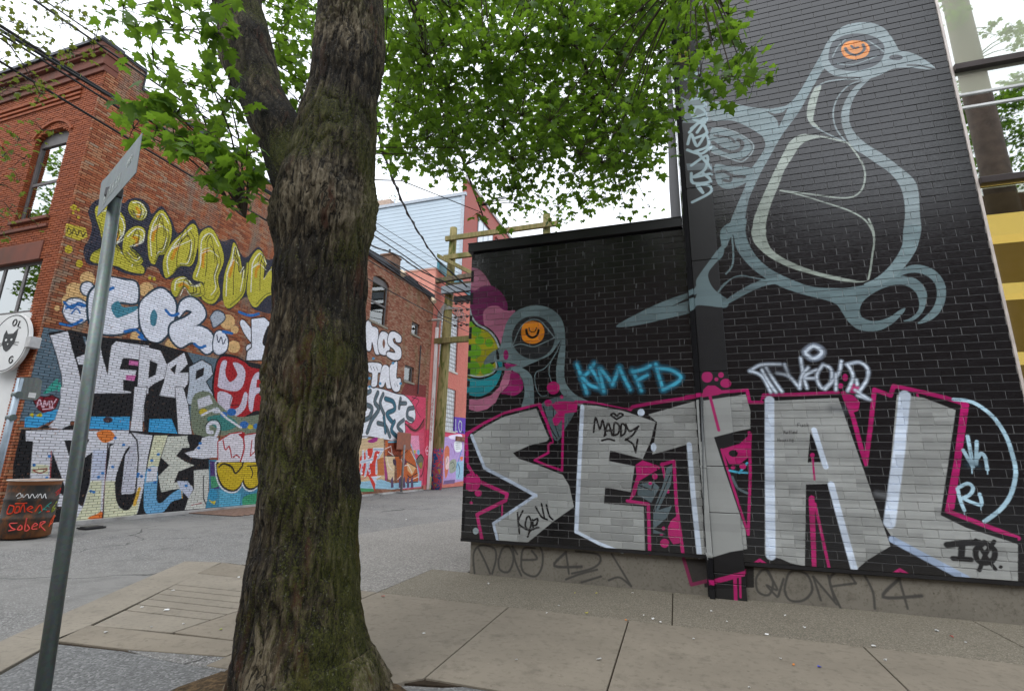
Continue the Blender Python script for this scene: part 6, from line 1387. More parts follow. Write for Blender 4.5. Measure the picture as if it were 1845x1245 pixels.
# room behind the lower glass: painted soffits and back wall glow in place of room lamps
def emis(name, col, st):
    t = NT(name); b = t.bsdf(col, .6); b.inputs['Emission Color'].default_value = (*col, 1); b.inputs['Emission Strength'].default_value = st; return t.m
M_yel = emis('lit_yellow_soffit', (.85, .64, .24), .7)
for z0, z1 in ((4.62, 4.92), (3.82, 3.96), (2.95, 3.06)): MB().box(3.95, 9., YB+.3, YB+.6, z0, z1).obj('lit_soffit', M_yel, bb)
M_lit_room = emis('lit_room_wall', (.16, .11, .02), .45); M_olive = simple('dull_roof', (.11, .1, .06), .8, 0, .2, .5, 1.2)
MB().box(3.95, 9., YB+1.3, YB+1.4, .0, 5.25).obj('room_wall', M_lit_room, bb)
MB().box(3.95, 9., YB+.3, YB+6, 5.22, 5.3).obj('floor_slab', core, bb)
MB().box(3.95, 9., YB+4, YB+4.1, 5.3, 11.).obj('room_wall', simple('pale_room', (.5, .52, .5), .8), bb)

# ================================================================ LEFT BRICK BUILDING
XL, YF = -14.1, 7.22
lb = thing('brick_warehouse', (XL-4, YF+5, 0), 'old red brick warehouse on the alley corner covered in yellow, white and silver graffiti', 'building')
redr = [(.15, (.15, .058, .036)), (.35, (.27, .085, .042)), (.52, (.37, .12, .053)), (.68, (.38, .185, .1)), (.85, (.28, .23, .175))]
M_lb = wall_mat('warehouse_brick', IMG_L, 1, redr, .067, .22, .9, .75, .05, stain=((.2, .185, .15), .75), bumpk=.7, pvar=.12)
M_lm = wall_mat('warehouse_mortar', IMG_L, 1, [(0, (.03, .025, .022)), (1, (.07, .06, .05))], .067, .22, .95, .85, .04, mortar=True, mal=.38)
orr = [(.1, (.17, .047, .02)), (.4, (.27, .07, .025)), (.7, (.33, .09, .032)), (1, (.24, .065, .03))]
M_fb = wall_mat('facade_brick', None, 0, orr, .067, .22, .75, bumpk=.5)
M_fm = simple('facade_mortar', (.06, .022, .014), .9)
wcore = simple('masonry_core', (.12, .06, .04), .95)
def par(y):     # parapet height along the alley: raised corner, then steps down
    return 12.52 if y < 8.17 else 11.93 if y < 9.4 else 11.86 if y < 12.5 else 11.8
lside = wall_part(lb, 'alley_wall', (XL-.4, XL-.045, YF+.05, 17., 0, 11.75), wcore)
brickwork(lside, (XL, 0, 0), (0, 1, 0), (1, 0, 0), (YF, 17.), (0., 12.596), .067, .22, lambda v: [(YF, 17.)] if v < 11.8 else [(YF, 12.5)] if v < 11.86 else [(YF, 9.4)] if v < 11.93 else [(YF, 8.17)] if v < 12.5 else [], M_lb, M_lm, joint=.0145, rec=.025, single=300, jit=.004, hidden=hid)
cm = MB()
M_flash = simple('dark_flashing', (.035, .04, .05), .45, .4)
for y0, y1, zz in ((YF-.1, 8.2, 12.52), (8.17, 9.4, 11.93), (9.4, 12.5, 11.86), (12.5, 17., 11.8)): cm.box(XL-.35, XL+.035, y0, y1, zz-.02, zz+.07)
cm.box(XL-.3, XL+.03, 8.17, 8.21, 11.95, 12.5); cm.obj('roof_flashing', M_flash, lb)
MB().box(XL-.34, XL-.04, YF+.3, 8.16, 11.7, 12.5).obj('parapet', wcore, lb); MB().box(XL-11, XL-.35, YF+.3, 17, 11.4, 11.5).obj('roof', simple('gravel_roof', (.1, .1, .1), .9), lb)
MB().box(XL-.6, XL-.12, 9.9, 10.9, 11.5, 12.35).obj('chimney', simple('chimney_brick', (.2, .14, .1), .9, 0, .2, .4, 14, .5), lb, bevel=.01)
MB().box(XL-11, XL-.4, 16.7, 17., 0, 11.75).obj('rear_wall', wcore, lb)
# street front
fw = wall_part(lb, 'street_wall', (XL-11, XL-.42, YF+.22, YF+.35, 0, 11.6), wcore)
wx0, wx1, wz0, wz1 = -16.33, -14.96, 7.56, 9.93
def arch_half(v): # segmental arch above wz1
    k = (v-wz1)/.34; return 0 if k > 1 else (wx1-wx0)/2*math.sqrt(max(0, 1-k*k))
def fint(v):
    holes = []
    for c0 in (0, -2.9, -5.8):
        a, b = wx0+c0, wx1+c0
        if wz0 < v <= wz1: holes.append((a, b))
        elif wz1 < v < wz1+.34: h = arch_half(v); m = (a+b)/2; holes.append((m-h, m+h))
    if 4.98 < v < 6.36: holes.append((-25., -14.70))
    if v < 4.98: holes.append((-25., -14.60))
    if 6.36 <= v < 6.85: holes.append((-25., -14.82))
    return cut(XL-11, XL-.054, holes)
brickwork(fw, (0, YF, 0), (1, 0, 0), (0, -1, 0), (XL-11, XL-.054), (0., 11.725), .067, .22, fint, M_fb, M_fm, joint=.017, rec=.03, single=220, jit=.004, depth=.3)
M_stone = simple('brown_cornice', (.17, .06, .04), .75, 0, .3, .2, 3, .3, (1, 1, 1), (.09, .05, .035))
co = MB()
for z0, z1, d in ((11.72, 11.9, .05), (11.9, 12.2, .1), (12.2, 12.28, .2), (12.28, 12.5, .24)): co.box(XL-11, XL+.0+d*.3, YF-d, YF+.3, z0, z1)
co.obj('cornice', M_stone, lb, bevel=.008)
MB().box(XL-11, XL+.1, YF-.3, YF+.3, 12.502, 12.59).obj('roof_flashing', M_flash, lb)
cb = MB()
for i, zz in enumerate((11.05, 11.19, 11.33)): cb.box(XL-11, XL-.75, YF-.03-.012*i, YF+.02, zz, zz+.067)
cb.obj('corbel_course', M_fb, lb)
for c0 in (0, -2.9, -5.8):
    m = (wx0+wx1)/2+c0; n = 14; R = .98; hood = MB()
    for i in range(n):
        a0, a1 = math.pi*(.5+.30*(1-2*i/n)), math.pi*(.5+.30*(1-2*(i+1)/n))
        f = lambda a, r: (m+math.cos(a)*r*(.95), wz1-.42+math.sin(a)*r*.98)
        p = [f(a0, R), f(a1, R), f(a1, R+.07), f(a0, R+.07)]; hood.slab([(x, YF-.04, z_) for x, z_ in p], (0, .06, 0))
    hood.obj('arch_hood', M_fb, lb)
M_wf = simple('window_frame_paint', (.12, .11, .11), .5); M_pane = glass_mat('sash_glass', .5, (.25, .28, .25)); M_pane2 = glass_mat('far_sash_glass', .12, (.75, .78, .74))
dark_room = simple('dark_room', (.03, .035, .03), .9)
M_blind = simple('pale_blind', (.2, .22, .2), .8)
for c0 in (0, -2.9, -5.8):
    a, b = wx0+c0, wx1+c0; wf = MB(); yy = YF+.13
    for x0, x1, z0, z1 in ((a, a+.09, wz0, wz1+.3), (b-.07, b, wz0, wz1+.3), (a+.09, b-.07, wz0, wz0+.07), (a+.09, b-.07, 8.66, 8.74), (a+.09, b-.07, 9.86, 10.25)): wf.box(x0, x1, yy, yy+.07, z0, z1)
    w = wf.obj('window', M_wf, lb)
    MB().box(a+.09, b-.07, yy+.02, yy+.028, wz0+.07, 8.66).obj('pane', M_pane, w); MB().box(a+.09, b-.07, yy+.045, yy+.053, 8.74, 9.86).obj('pane', M_pane, w)
    MB().box(a-.1, b+.1, YF-.07, YF+.2, wz0-.09, wz0).obj('sill', M_stone, w, bevel=.006)
MB().box(XL-11, XL-.5, YF+1.2, YF+1.3, 0, 11.4).obj('room_wall', dark_room, lb)
bl = MB(); bl.box(XL-11, -14.83, YF-.025, YF+.25, 6.36, 6.86); bl.obj('lintel', M_stone, lb, bevel=.006)
bl = MB(); bl.box(XL-11, -14.84, YF-.05, YF+.02, 7.24, 7.33); bl.obj('belt_course', M_stone, lb, bevel=.006)
w2 = MB()
for x0, x1, z0, z1 in ((-25, -14.70, 6.28, 6.36), (-25, -14.70, 4.98, 5.06), (-14.76, -14.70, 5.06, 6.28), (-15.52, -15.42, 5.06, 6.28), (-16.4, -16.3, 5.06, 6.28), (-17.4, -17.3, 5.06, 6.28)): w2.box(x0, x1, YF+.1, YF+.16, z0, z1)
w2o = w2.obj('window', M_wf, lb)
for x0, x1 in ((-15.42, -14.76), (-16.3, -15.52), (-17.3, -16.4), (-25, -17.4)): MB().box(x0, x1, YF+.12, YF+.128, 5.06, 6.28).obj('pane', glass_mat('green_glass', .25, (.3, .34, .28)), w2o)
M_white = simple('white_fascia', (.72, .73, .73), .55, 0, .4, .06, 2)
wf_ = MB(); wf_.box(XL-11, -14.605, YF+.02, YF+.2, 4.56, 4.975); wf_.box(XL-11, -14.605, YF-.02, YF+.2, 4.50, 4.56); wf_.box(XL-11, -14.605, YF+.04, YF+.2, .3, 4.50); wf_.obj('shop_front', M_white, lb)
# ---- far brick building with arched window
fbld = thing('brick_workshop', (XL-4, 21.5, 0), 'weathered brown brick building past the tree with silver, pink and orange graffiti along its foot', 'building')
brr = [(.12, (.12, .055, .038)), (.32, (.25, .09, .055)), (.52, (.32, .14, .09)), (.7, (.36, .22, .15)), (.9, (.28, .24, .17))]
M_fw = wall_mat('workshop_brick', IMG_F, 1, brr, .07, .23, .9, .75, .05, stain=((.17, .15, .07), .6), bumpk=.7)
M_fmo = wall_mat('workshop_mortar', IMG_F, 1, [(0, (.06, .05, .04)), (1, (.12, .1, .08))], .07, .23, .95, .85, .04, mortar=True, mal=.4)
fwx = (20.13, 21.66, 8.42, 10.62)
def wint(v):
    h = []
    if fwx[2] < v < fwx[3]: h.append(fwx[:2])
    elif fwx[3] <= v < fwx[3]+.3: k = (v-fwx[3])/.3; hh = (fwx[1]-fwx[0])/2*math.sqrt(1-k*k); m = (fwx[0]+fwx[1])/2; h.append((m-hh, m+hh))
    if 8.78 < v < 9.53: h.append((24.26, 25.16))
    if 5.96 < v < 6.88: h.append((23.78, 24.83))
    return cut(17., 26.75, h)
fwall = wall_part(fbld, 'alley_wall', (XL-.4, XL-.3, 17.02, 26.7, 0, 11.75), wcore)
brickwork(fwall, (XL, 0, 0), (0, 1, 0), (1, 0, 0), (17.01, 26.75), (0., 11.76), .07, .23, wint, M_fw, M_fmo, joint=.016, rec=.025, single=150, jit=.004, hidden=hid, depth=.3)
fl = MB(); fl.box(XL-.3, XL+.05, 17., 26.8, 11.76, 11.95); fl.box(XL-.2, XL+.10, 17., 26.8, 11.60, 11.68); fl.obj('roof_gutter', M_flash, fbld)
MB().box(XL-10, XL-.3, 17., 26.75, 11.5, 11.6).obj('roof', M_olive, fbld)
ch = MB(); ch.box(XL-.75, XL-.02, 21.75, 22.6, 11.95, 12.6); ch.box(XL-.8, XL+.02, 21.7, 22.65, 12.6, 12.7); cho = ch.obj('chimney', simple('chimney_brown', (.17, .1, .07), .9, 0, .2, .4, 10, .4), fbld, bevel=.01)
MB().tube([(XL-.4, 22.0, 12.7), (XL-.4, 22., 13.05)], .06, 8).tube([(XL-.3, 22.4, 12.7), (XL-.3, 22.4, 12.9)], .09, 8).obj('chimney_pot', M_flash, cho)
M_blind2 = simple('pale_blind', (.5, .52, .48), .8, 0, .2, .3, 1.5)
def sash(parent, a, b, z0, z1, mid=None, fw_=.09, arch=0, glass=None):
    m = MB(); x0, x1 = XL-.2, XL-.12
    for ya, yb, za, zb in ((a, a+fw_, z0, z1+arch), (b-fw_, b, z0, z1+arch), (a+fw_, b-fw_, z0, z0+fw_), (a+fw_, b-fw_, z1-fw_, z1+arch))+(((a+fw_, b-fw_, mid-.05, mid+.05),) if mid else ()): m.box(x0, x1, ya, yb, za, zb)
    w = m.obj('window', M_wf, parent)
    for za, zb in (((z0+fw_, mid-.05), (mid+.05, z1-fw_)) if mid else ((z0+fw_, z1-fw_),)): MB().box(XL-.17, XL-.16, a+fw_, b-fw_, za, zb).obj('pane', glass or M_pane2, w)
    MB().box(XL-.28, XL-.27, a, b, z0, z1+arch).obj('blind', M_blind2, w)
    MB().box(XL-.2, XL+.06, a-.08, b+.08, z0-.1, z0).obj('sill', simple('stone_sill', (.22, .2, .16), .9), w)
    return w
sash(fbld, fwx[0], fwx[1], fwx[2], fwx[3], 9.5, .09, .24); sash(fbld, 24.26, 25.16, 8.78, 9.53, None, .1); sash(fbld, 23.78, 24.83, 5.96, 6.88, None, .1)
MB().box(XL-1.6, XL-1.5, 17.5, 26.5, 0, 11.4).obj('room_wall', simple('workshop_room', (.3, .3, .27), .9), fbld)
MB().tube([(XL+.06, 25.35, 5.4), (XL+.06, 25.35, 8.3)], .03, 8).obj('vent_pipe', M_flash, fbld)
# lamps on the wall
def flood(y, z, lab):
    t = thing('flood_lamp', (XL+.1, y, z), lab, 'lamp', 'lamps along the workshop roof edge')
    m = MB(); m.tube([(XL-.05, y, z+.1), (XL+.12, y, z+.12), (XL+.3, y, z+.05)], .025, 8); m.obj('bracket', M_flash, t)
    m = MB(); m.tube([(XL+.22, y-.02, z+.1), (XL+.34, y-.08, z-.04), (XL+.48, y-.16, z-.22)], [.07, .12, .15], 12); m.obj('lamp_head', simple('cream_lamp', (.55, .45, .32), .5), t)
flood(22.35, 11.75, 'white flood lamp under the gutter beside the chimney'); flood(26.1, 11.4, 'cream flood lamp at the corner next to the pink wall')
t = thing('wall_lamp', (XL+.1, 26.1, 10.0), 'flat grey wall lamp reaching out from the brick corner below the flood lamp', 'lamp')
MB().tube([(XL-.02, 26.1, 10.0), (XL+.35, 26.1, 10.06)], .025, 8).obj('bracket', M_flash, t); MB().box(XL+.3, XL+.95, 25.98, 26.22, 10.0, 10.1).obj('lamp_head', simple('grey_lamp', (.4, .38, .36), .5), t, bevel=.03)

# ---- pink building
pk = thing('pink_building', (XL-4, 32, 0), 'salmon pink painted brick building behind the timber pole with glass block windows', 'building')
pinkr = [(0, (.52, .15, .12)), (.5, (.6, .19, .15)), (1, (.64, .24, .19))]
M_pk = wall_mat('pink_brick', IMG_F, 1, pinkr, .075, .24, .85, .75, .05, stain=((.42, .2, .12), .35), bumpk=.6)
M_pkm = wall_mat('pink_mortar', IMG_F, 1, [(0, (.35, .1, .08)), (1, (.45, .14, .11))], .075, .24, .9, .8, .05, mortar=True)
gb = [(27.95, 30.7, 7.6, 11.65), (27.95, 30.78, 3.6, 6.4)]
def pint(v): return cut(26.8, 39., [(a, b) for a, b, z0, z1 in gb if z0 < v < z1])
pw = wall_part(pk, 'alley_wall', (XL-.4, XL-.3, 26.82, 39., 0, 13.7), simple('pink_core', (.4, .12, .1), .9))
brickwork(pw, (XL, 0, 0), (0, 1, 0), (1, 0, 0), (26.8, 39.), (0., 13.725), .075, .24, pint, M_pk, M_pkm, joint=.012, rec=.012, single=60, jit=.005, depth=.3)
MB().box(XL-9, XL+.004, 26.785, 27.05, 11.5, 13.72).obj('end_wall', simple('pink_render', (.58, .25, .2), .85, 0, .2, .15, 2.5, .3, (1, 1, 1), (.42, .2, .14)), pk)
MB().box(XL-9, XL-.3, 27.05, 39, 13.5, 13.6).obj('roof', M_olive, pk)
MB().box(XL-9, XL+.05, 26.75, 27.1, 13.72, 13.82).obj('coping', simple('pink_coping', (.5, .3, .24), .8), pk)
MB().box(XL-.1, XL+.08, 27.1, 33., 13.73, 14.45).obj('teal_fascia', simple('teal_metal', (.03, .17, .22), .5), pk, bevel=.02)
M_gb = simple('glass_block', (.36, .38, .4), .12, 0, .8, .25, 5)
M_gj = simple('block_joint', (.5, .48, .45), .8)
for a, b, z0, z1 in gb:
    w = MB().box(XL-.2, XL-.13, a, b, z0, z1).obj('window', M_gj, pk)
    nb = 11; nz = int((z1-z0)/.26); bw = (b-a)/nb; bh = (z1-z0)/nz; mesh = MB().box(-.03, .03, -bw/2+.02, bw/2-.02, -bh/2+.02, bh/2-.02).mesh('glass_block', bevel=.012)
    for i in range(nb):
        for j in range(nz): link('glass_block', mesh, M_gb, w, (XL-.115, a+bw*(i+.5), z0+bh*(j+.5)))
    MB().box(XL-.15, XL+.05, a-.1, b+.1, z0-.12, z0).obj('sill', M_gj, w)
MB().box(XL-.02, XL+.10, 31.0, 38., 3.0, 3.3).obj('ledge', simple('rusty_ledge', (.2, .09, .06), .9, 0, .2, .5, 4), pk)
# ---- grey clad building
gxr, gy, gz = -17.4, 38., 25.9
gk = thing('clad_building', (gxr-8, gy+6, 0), 'tall pale grey clad building with a red side rising behind the pink building', 'building')
M_sd = simple('pale_siding', (.4, .48, .55), .5, 0, .4, .04, .6)
wcl = MB().box(gxr-22, gxr-.3, gy+.06, gy+28, 0, gz).obj('wall', M_sd, gk)
lm = MB(); 
prof_b = MB().add([(-10.9, 0, -.19), (10.9, 0, -.19), (10.9, -.035, -.17), (-10.9, -.035, -.17), (-10.9, -.02, .19), (10.9, -.02, .19)], [(0, 1, 2, 3), (3, 2, 5, 4)]).mesh('siding_board'); prof_b.materials.append(M_sd)
for k in range(34): 
    o = bpy.data.objects.new('siding_board', prof_b); C.objects.link(o); o.parent = gk; o.location = Vector((gxr-11.2, gy+.055, gz-.25-.38*k))-gk.location
tr = MB(); tr.box(gxr-22, gxr+.12, gy-.1, gy+.2, gz, gz+.3); tr.box(gxr-.32, gxr-.02, gy-.04, gy+.06, 10, gz); tr.obj('corner_trim', simple('grey_trim', (.36, .4, .45), .5), gk)
MB().box(gxr-20.02, gxr-19.9, gy-.09, gy-.04, 10, gz).obj('downpipe', M_sd, gk)
M_red = simple('red_panel', (.3, .06, .04), .6)
rz = 27.6
rs = MB().box(gxr-.3, gxr, gy+.1, gy+30, 0, rz).obj('side_wall', M_red, gk)
MB().box(gxr-.1, gxr+.15, gy+.1, gy+30, rz, rz+.35).obj('roof_trim', simple('pale_trim', (.4, .38, .38), .6), gk)
for y0, z0, z1 in ((41.3, 22.4, 25.4), (46.5, 22.4, 25.4), (41.3, 17.5, 20.5), (46.5, 17.5, 20.5)):
    w = MB().box(gxr-.02, gxr+.06, y0, y0+4.2, z0, z1).obj('window', simple('window_grey', (.2, .22, .25), .5), gk)
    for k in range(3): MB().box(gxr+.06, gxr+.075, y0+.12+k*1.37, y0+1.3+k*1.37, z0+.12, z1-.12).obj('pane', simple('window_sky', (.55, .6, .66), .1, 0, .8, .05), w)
    MB().box(gxr+.0, gxr+.25, y0-.2, y0+4.4, z1, z1+.16).obj('hood', M_red, w)
# roof terrace: planter and rail
t = thing('roof_planter', (-26.6, 38.6, gz+.3), 'timber planter box with green plants on the grey roof edge', 'planter')
MB().box(-27.5, -25.7, 38.4, 39.4, gz+.3, gz+1.2).obj('box', simple('planter_wood', (.4, .3, .24), .8), t, bevel=.03)
lv = MB(); rr = random.Random(2)
for _ in range(160):
    c = Vector((rr.uniform(-27.4, -25.2), rr.uniform(38.3, 39.4), gz+1.2+rr.random()**2*.9)); a = Vector((rr.uniform(-1, 1), rr.uniform(-1, 1), rr.uniform(-1, 1)))*.16; b = Vector((rr.uniform(-1, 1), rr.uniform(-1, 1), rr.uniform(-1, 1)))*.12
    lv.add([c, c+a, c+b], [(0, 1, 2)])
lv.obj('plants', simple('roof_plants', (.08, .14, .04), .7), t)
t = thing('roof_railing', (-24.8, 38.5, gz+.3), 'thin metal railing on the grey roof beside the planter', 'railing')
for x, h in ((-25.2, 2.2), (-23.9, 1.4), (-27.9, 1.1)): MB().tube([(x, 38.4, gz+.3), (x, 38.4, gz+.3+h)], .035, 6).obj('post', M_flash if x < -27 else M_sd, t)
MB().tube([(-25.2, 38.4, gz+2.5), (-23.9, 38.4, gz+1.5), (-22.6, 38.4, gz+.35)], .025, 6).obj('rail', M_sd, t)
# ================================================================ STREET FURNITURE
# ---- timber H-frame poles with cross timbers
def timber(name, c=(.2, .165, .075), **k): return simple(name, c, .9, 0, .2, .35, 3., .6, (4, 4, .35), (.09, .1, .03))
M_tim = timber('pole_timber')
def pole_mat():
    t = NT('painted_pole'); P = t.pos(); n = t.noise(t.vmul(P, (4, 4, .35)), 3, 5); base = t.mix(t.mapr(n, .3, .7), (.15, .125, .05), (.3, .25, .11))
    base = t.mix(t.mapr(t.noise(t.vmul(P, (2, 2, .5)), 2, 5), .5, .62), base, (.08, .095, .02))
    sz = t.node('SeparateXYZ', [P]).outputs[2]
    q = t.noise(P, 4.2, 1, .4, .8); sq = t.ramp(q, [(.40, (.03, .12, .32)), (.42, (.6, .08, .12)), (.54, (.62, .09, .13)), (.56, (.03, .14, .36)), (.62, (.03, .14, .36)), (.64, (.62, .3, .04))])
    base = t.mix(t.mapr(t.math('ADD', sz, t.math('MULTIPLY', t.noise(P, 3, 3), .4)), 2.55, 2.57, 1., 0.), base, sq)
    t.bsdf(base, .85, t.bump(n, .01, .6), .25); return t.m
PY = 27.6
up = thing('utility_pole', (-13.5, PY, 0), 'mossy timber power pole by the pink wall with its foot painted red and blue', 'utility pole')
MB().tube([(-13.68, PY, 0), (-13.62, PY, 4), (-13.5, PY, 10), (-13.36, PY, 16.2), (-13.355, PY, 16.9)], [.34, .33, .29, .245, .24], 18).obj('pole', pole_mat(), up, smooth=True)
cd = MB(); cd.box(-14.07, -13.9, PY-.46, PY-.3, 0, 9.9); cdo = cd.obj('conduit', simple('white_conduit', (.8, .8, .8), .6, 0, .4, .12, 1.5, 0, (1, 1, .4), (.4, .36, .33)), up)
M_redp = simple('red_marker', (.4, .03, .05), .6)
ws = MB()
for i, ch in enumerate('oeonmaoun'):
    z = 5.3-i*.3; f = MB()
    pts = [(-13.985+.05*math.sin(k*1.05), PY-.462, z-.11*math.cos(k*1.05)*(1 if i % 2 else .8)) for k in range(6 if i % 3 else 4)]
    ws.tube(pts, .014, 4)
ws.obj('red_lettering', M_redp, cdo)
bt = MB(); bt.box(-14.09, -13.85, PY-.45, PY-.15, 0, .75); bt.obj('conduit_guard', simple('yellow_guard', (.5, .42, .12), .7, 0, .3, .4, 4, 0, (1, 1, 1), (.3, .33, .34)), up, bevel=.03)
wr = MB()
for k in range(5): wr.tube([(-14.02+.02*k, PY-.38, 9.8), (-14.0+.04*k, PY-.34, 10.9-.1*k), (-13.6, PY-.3, 11.5-.1*k), (-13.1+.15*k, PY-.1, 11.2), (-12.6+.1*k, PY, 10.3)], .03, 5)
wr.obj('service_cable', simple('grey_cable', (.3, .3, .29), .6), up, smooth=True)
up2 = thing('utility_pole', (-6.95, PY, 0), 'timber power pole standing up behind the black roof', 'utility pole')
MB().tube([(-6.95, PY, 0), (-6.92, PY, 9), (-6.91, PY, 16.95)], [.33, .28, .24], 18).obj('pole', M_tim, up2, smooth=True)
hf = thing('timber_platform', (-10.2, PY, 12.5), 'timber beams and steel platform spanning between the two power poles', 'platform')
def beam(a, b, w, h, y, mat=M_tim, name='beam'):
    a, b = Vector(a), Vector(b); m = MB(); up_ = Vector((0, 0, h/2)); m.slab([a-up_, b-up_, b+up_, a+up_], (0, w, 0)); m.v = [(v[0], v[1]+y, v[2]) for v in m.v]
    return m.obj(name, mat, hf, bevel=.015)
beam((-13.75, PY, 16.0), (-6.1, PY, 16.05), .2, .33, -.45); beam((-13.8, PY, 14.65), (-6.2, PY, 14.75), .2, .33, -.45)
beam((-14.1, PY, 14.72), (-11.3, PY, 13.05), .25, .28, -.75, name='brace')
M_dk = timber('platform_timber', (.11, .085, .06)); M_st = simple('weathered_steel', (.16, .18, .2), .6, .3)
beam((-14.15, PY, 12.95), (-6.0, PY, 13.35), .25, .3, -.8, M_dk); MB().box(-13.3, -6.0, PY-.6, PY+.6, 12.6, 12.75).obj('deck', M_dk, hf)
beam((-13.7, PY, 12.3), (-6., PY, 12.4), .25, .5, -.7, M_st); beam((-13., PY, 11.75), (-6., PY, 11.8), .3, .35, -.3, simple('dark_steel', (.02, .02, .02), .6))
beam((-14.15, PY, 9.0), (-10.5, PY, 9.05), .25, .36, -.5)
ins = simple('insulator_glaze', (.04, .025, .02), .25)
for k, zz in enumerate((11.4, 10.95, 10.5, 9.95)):
    a = (-13.1, PY-.3, zz); m = MB(); m.tube([a, (-11.0, PY-.3, zz+.12)], .018, 5); m.obj('wire', ins, hf)
    for q in (.2, .45, .7, .95):
        x = -13.1+q*1.6; m = MB(); m.tube([(x-.1, PY-.3, zz+.01), (x-.04, PY-.3, zz+.015), (x+.04, PY-.3, zz+.02), (x+.1, PY-.3, zz+.03)], [.03, .085, .085, .03], 8); m.obj('insulator', ins, hf, smooth=True)
# ---- overhead cables
M_cab = simple('cable_rubber', (.012, .012, .013), .6)
def cable(pts, r, label, twist=0):
    m = MB(); m.tube(pts, r, 6)
    if twist:
        q = [Vector(p)+Vector((math.cos(i*1.9)*twist, math.sin(i*1.9)*twist*.3, math.sin(i*1.9)*twist)) for i, p in enumerate(pts)]; m.tube(q, r*.9, 6)
    m.obj('overhead_cable', M_cab, label=label, cat='cable', group='cables over the alley', smooth=True)
labs = ['thickest black cable at the upper left, top of the heavy bundle', 'black cable hugging the underside of the thick bundle at the upper left', 'thinner black cable lowest in the heavy bundle at the upper left', 'black cable crossing the cornice below the heavy bundle', 'black cable passing the roof corner of the brick warehouse', 'hair thin wire above the warehouse roof corner']
for (a, b, sag, w), lb_ in zip(D['cab'], labs):
    w *= 1.35
    a, b = Vector(a), Vector(b); cable([a.lerp(b, i/24)-Vector((0, 0, sag*4*(i/24)*(1-i/24))) for i in range(25)], w, lb_)
def smoothpath(P, n=6): return [Vector(p) for p in dens([np.array(p) for p in P], False)]
cable(smoothpath(D['drop']), .035, 'twisted black cable dropping across the grey cladding to the timber platform', .05)
cable(smoothpath(D['drop2']), .028, 'cable from behind the trunk passing over the workshop chimney, upper one'); cable(smoothpath(D['drop3']), .032, 'cable from behind the trunk passing over the workshop chimney, lower twisted one', .03)
cable([(XL+.1, 21.3, 12.0), (XL+.2, 24, 11.9), (-13.6, 27, 10.6), (-11.8, PY-.3, 9.9)], .03, 'cable hugging the workshop gutter and running to the timber pole')
# ---- street name sign on a galvanised post
def galv(name, c): 
    t = NT(name); P = t.pos(); v = t.node('TexVoronoi', {'Vector': P, 'Scale': 60.}).outputs['Color']; n = t.noise(t.vmul(P, (8, 8, .8)), 2, 5)
    col = t.mix(t.mapr(n, .3, .7), [x*.75 for x in c], [x*1.15 for x in c]); col = t.mix(.12, col, v, 'OVERLAY'); t.bsdf(col, .42, None, .5, .45); return t.m
M_galv = galv('galvanised_steel', (.13, .16, .155))
a, b = map(Vector, D['pole']); sp = thing('street_sign', a, 'leaning galvanised street sign post with a pointed name blade seen from behind', 'street sign')
pm = MB(); pm.tube([a, b], .038, 20); pm.obj('post', M_galv, sp, smooth=True)
axd = (b-a).normalized(); MB().tube([b-axd*.02, b+axd*.012], .041, 20).obj('post_cap', M_galv, sp)
bn = Vector(D['bl_n']); blade = MB().slab(D['blade'], bn*.003*-1).obj('name_blade', galv('blade_aluminium', (.09, .115, .12)), sp)
bd = Vector(D['bl_d']); txm = MB(); rr = random.Random(8)
for i, p in enumerate(D['txt']):
    p = Vector(p)-bn*.004; h = .05 if i < 6 else .028
    for s_ in (-1, 1):
        txm.slab([p+bd*.016*s_-Vector((0, 0, h)), p+bd*(.016*s_+.007)-Vector((0, 0, h)), p+bd*(.016*s_*.5+.007)+Vector((0, 0, h)), p+bd*.016*s_*.5+Vector((0, 0, h))], bn*-.001)
    txm.slab([p-bd*.014, p+bd*.014, p+bd*.014+Vector((0, 0, .008)), p-bd*.014+Vector((0, 0, .008))], bn*-.001)
txm.obj('raised_lettering', simple('worn_white', (.55, .6, .58), .5), blade)
br_ = MB(); br_.box(b.x-.05, b.x+.05, b.y-.05, b.y+.02, b.z-.03, b.z+.05); br_.obj('clamp', M_black_metal, sp, bevel=.01)
# ---- back of a traffic sign at the left edge
P0 = D['misc']['bs']; ts = thing('traffic_sign', (-12.3, 6.2, 0), 'grey back of a square traffic sign on a pale post at the warehouse corner', 'traffic sign')
MB().tube([(-12.3, 6.17, 0), (-12.3, 6.17, 3.08)], .055, 14).obj('post', simple('pale_post', (.3, .36, .42), .5, .5), ts, smooth=True)
pl = [(-12.26, y, z) for y, z in ((6.13, 3.1), (6.43, 3.13), (6.50, 3.08), (6.53, 2.76), (6.47, 2.68), (6.15, 2.66))]
plo = MB().slab(pl, (.006, 0, 0)).obj('plate', galv('plate_back', (.2, .22, .21)), ts)
MB().box(-12.253, -12.249, 6.33, 6.45, 2.72, 2.82).obj('sticker', simple('white_sticker', (.7, .7, .7), .6), plo)
for zz in (2.75, 2.3): MB().tube([(-12.37, 6.17, zz), (-12.23, 6.17, zz+.005)], .062, 14).obj('bracket', M_galv, ts)
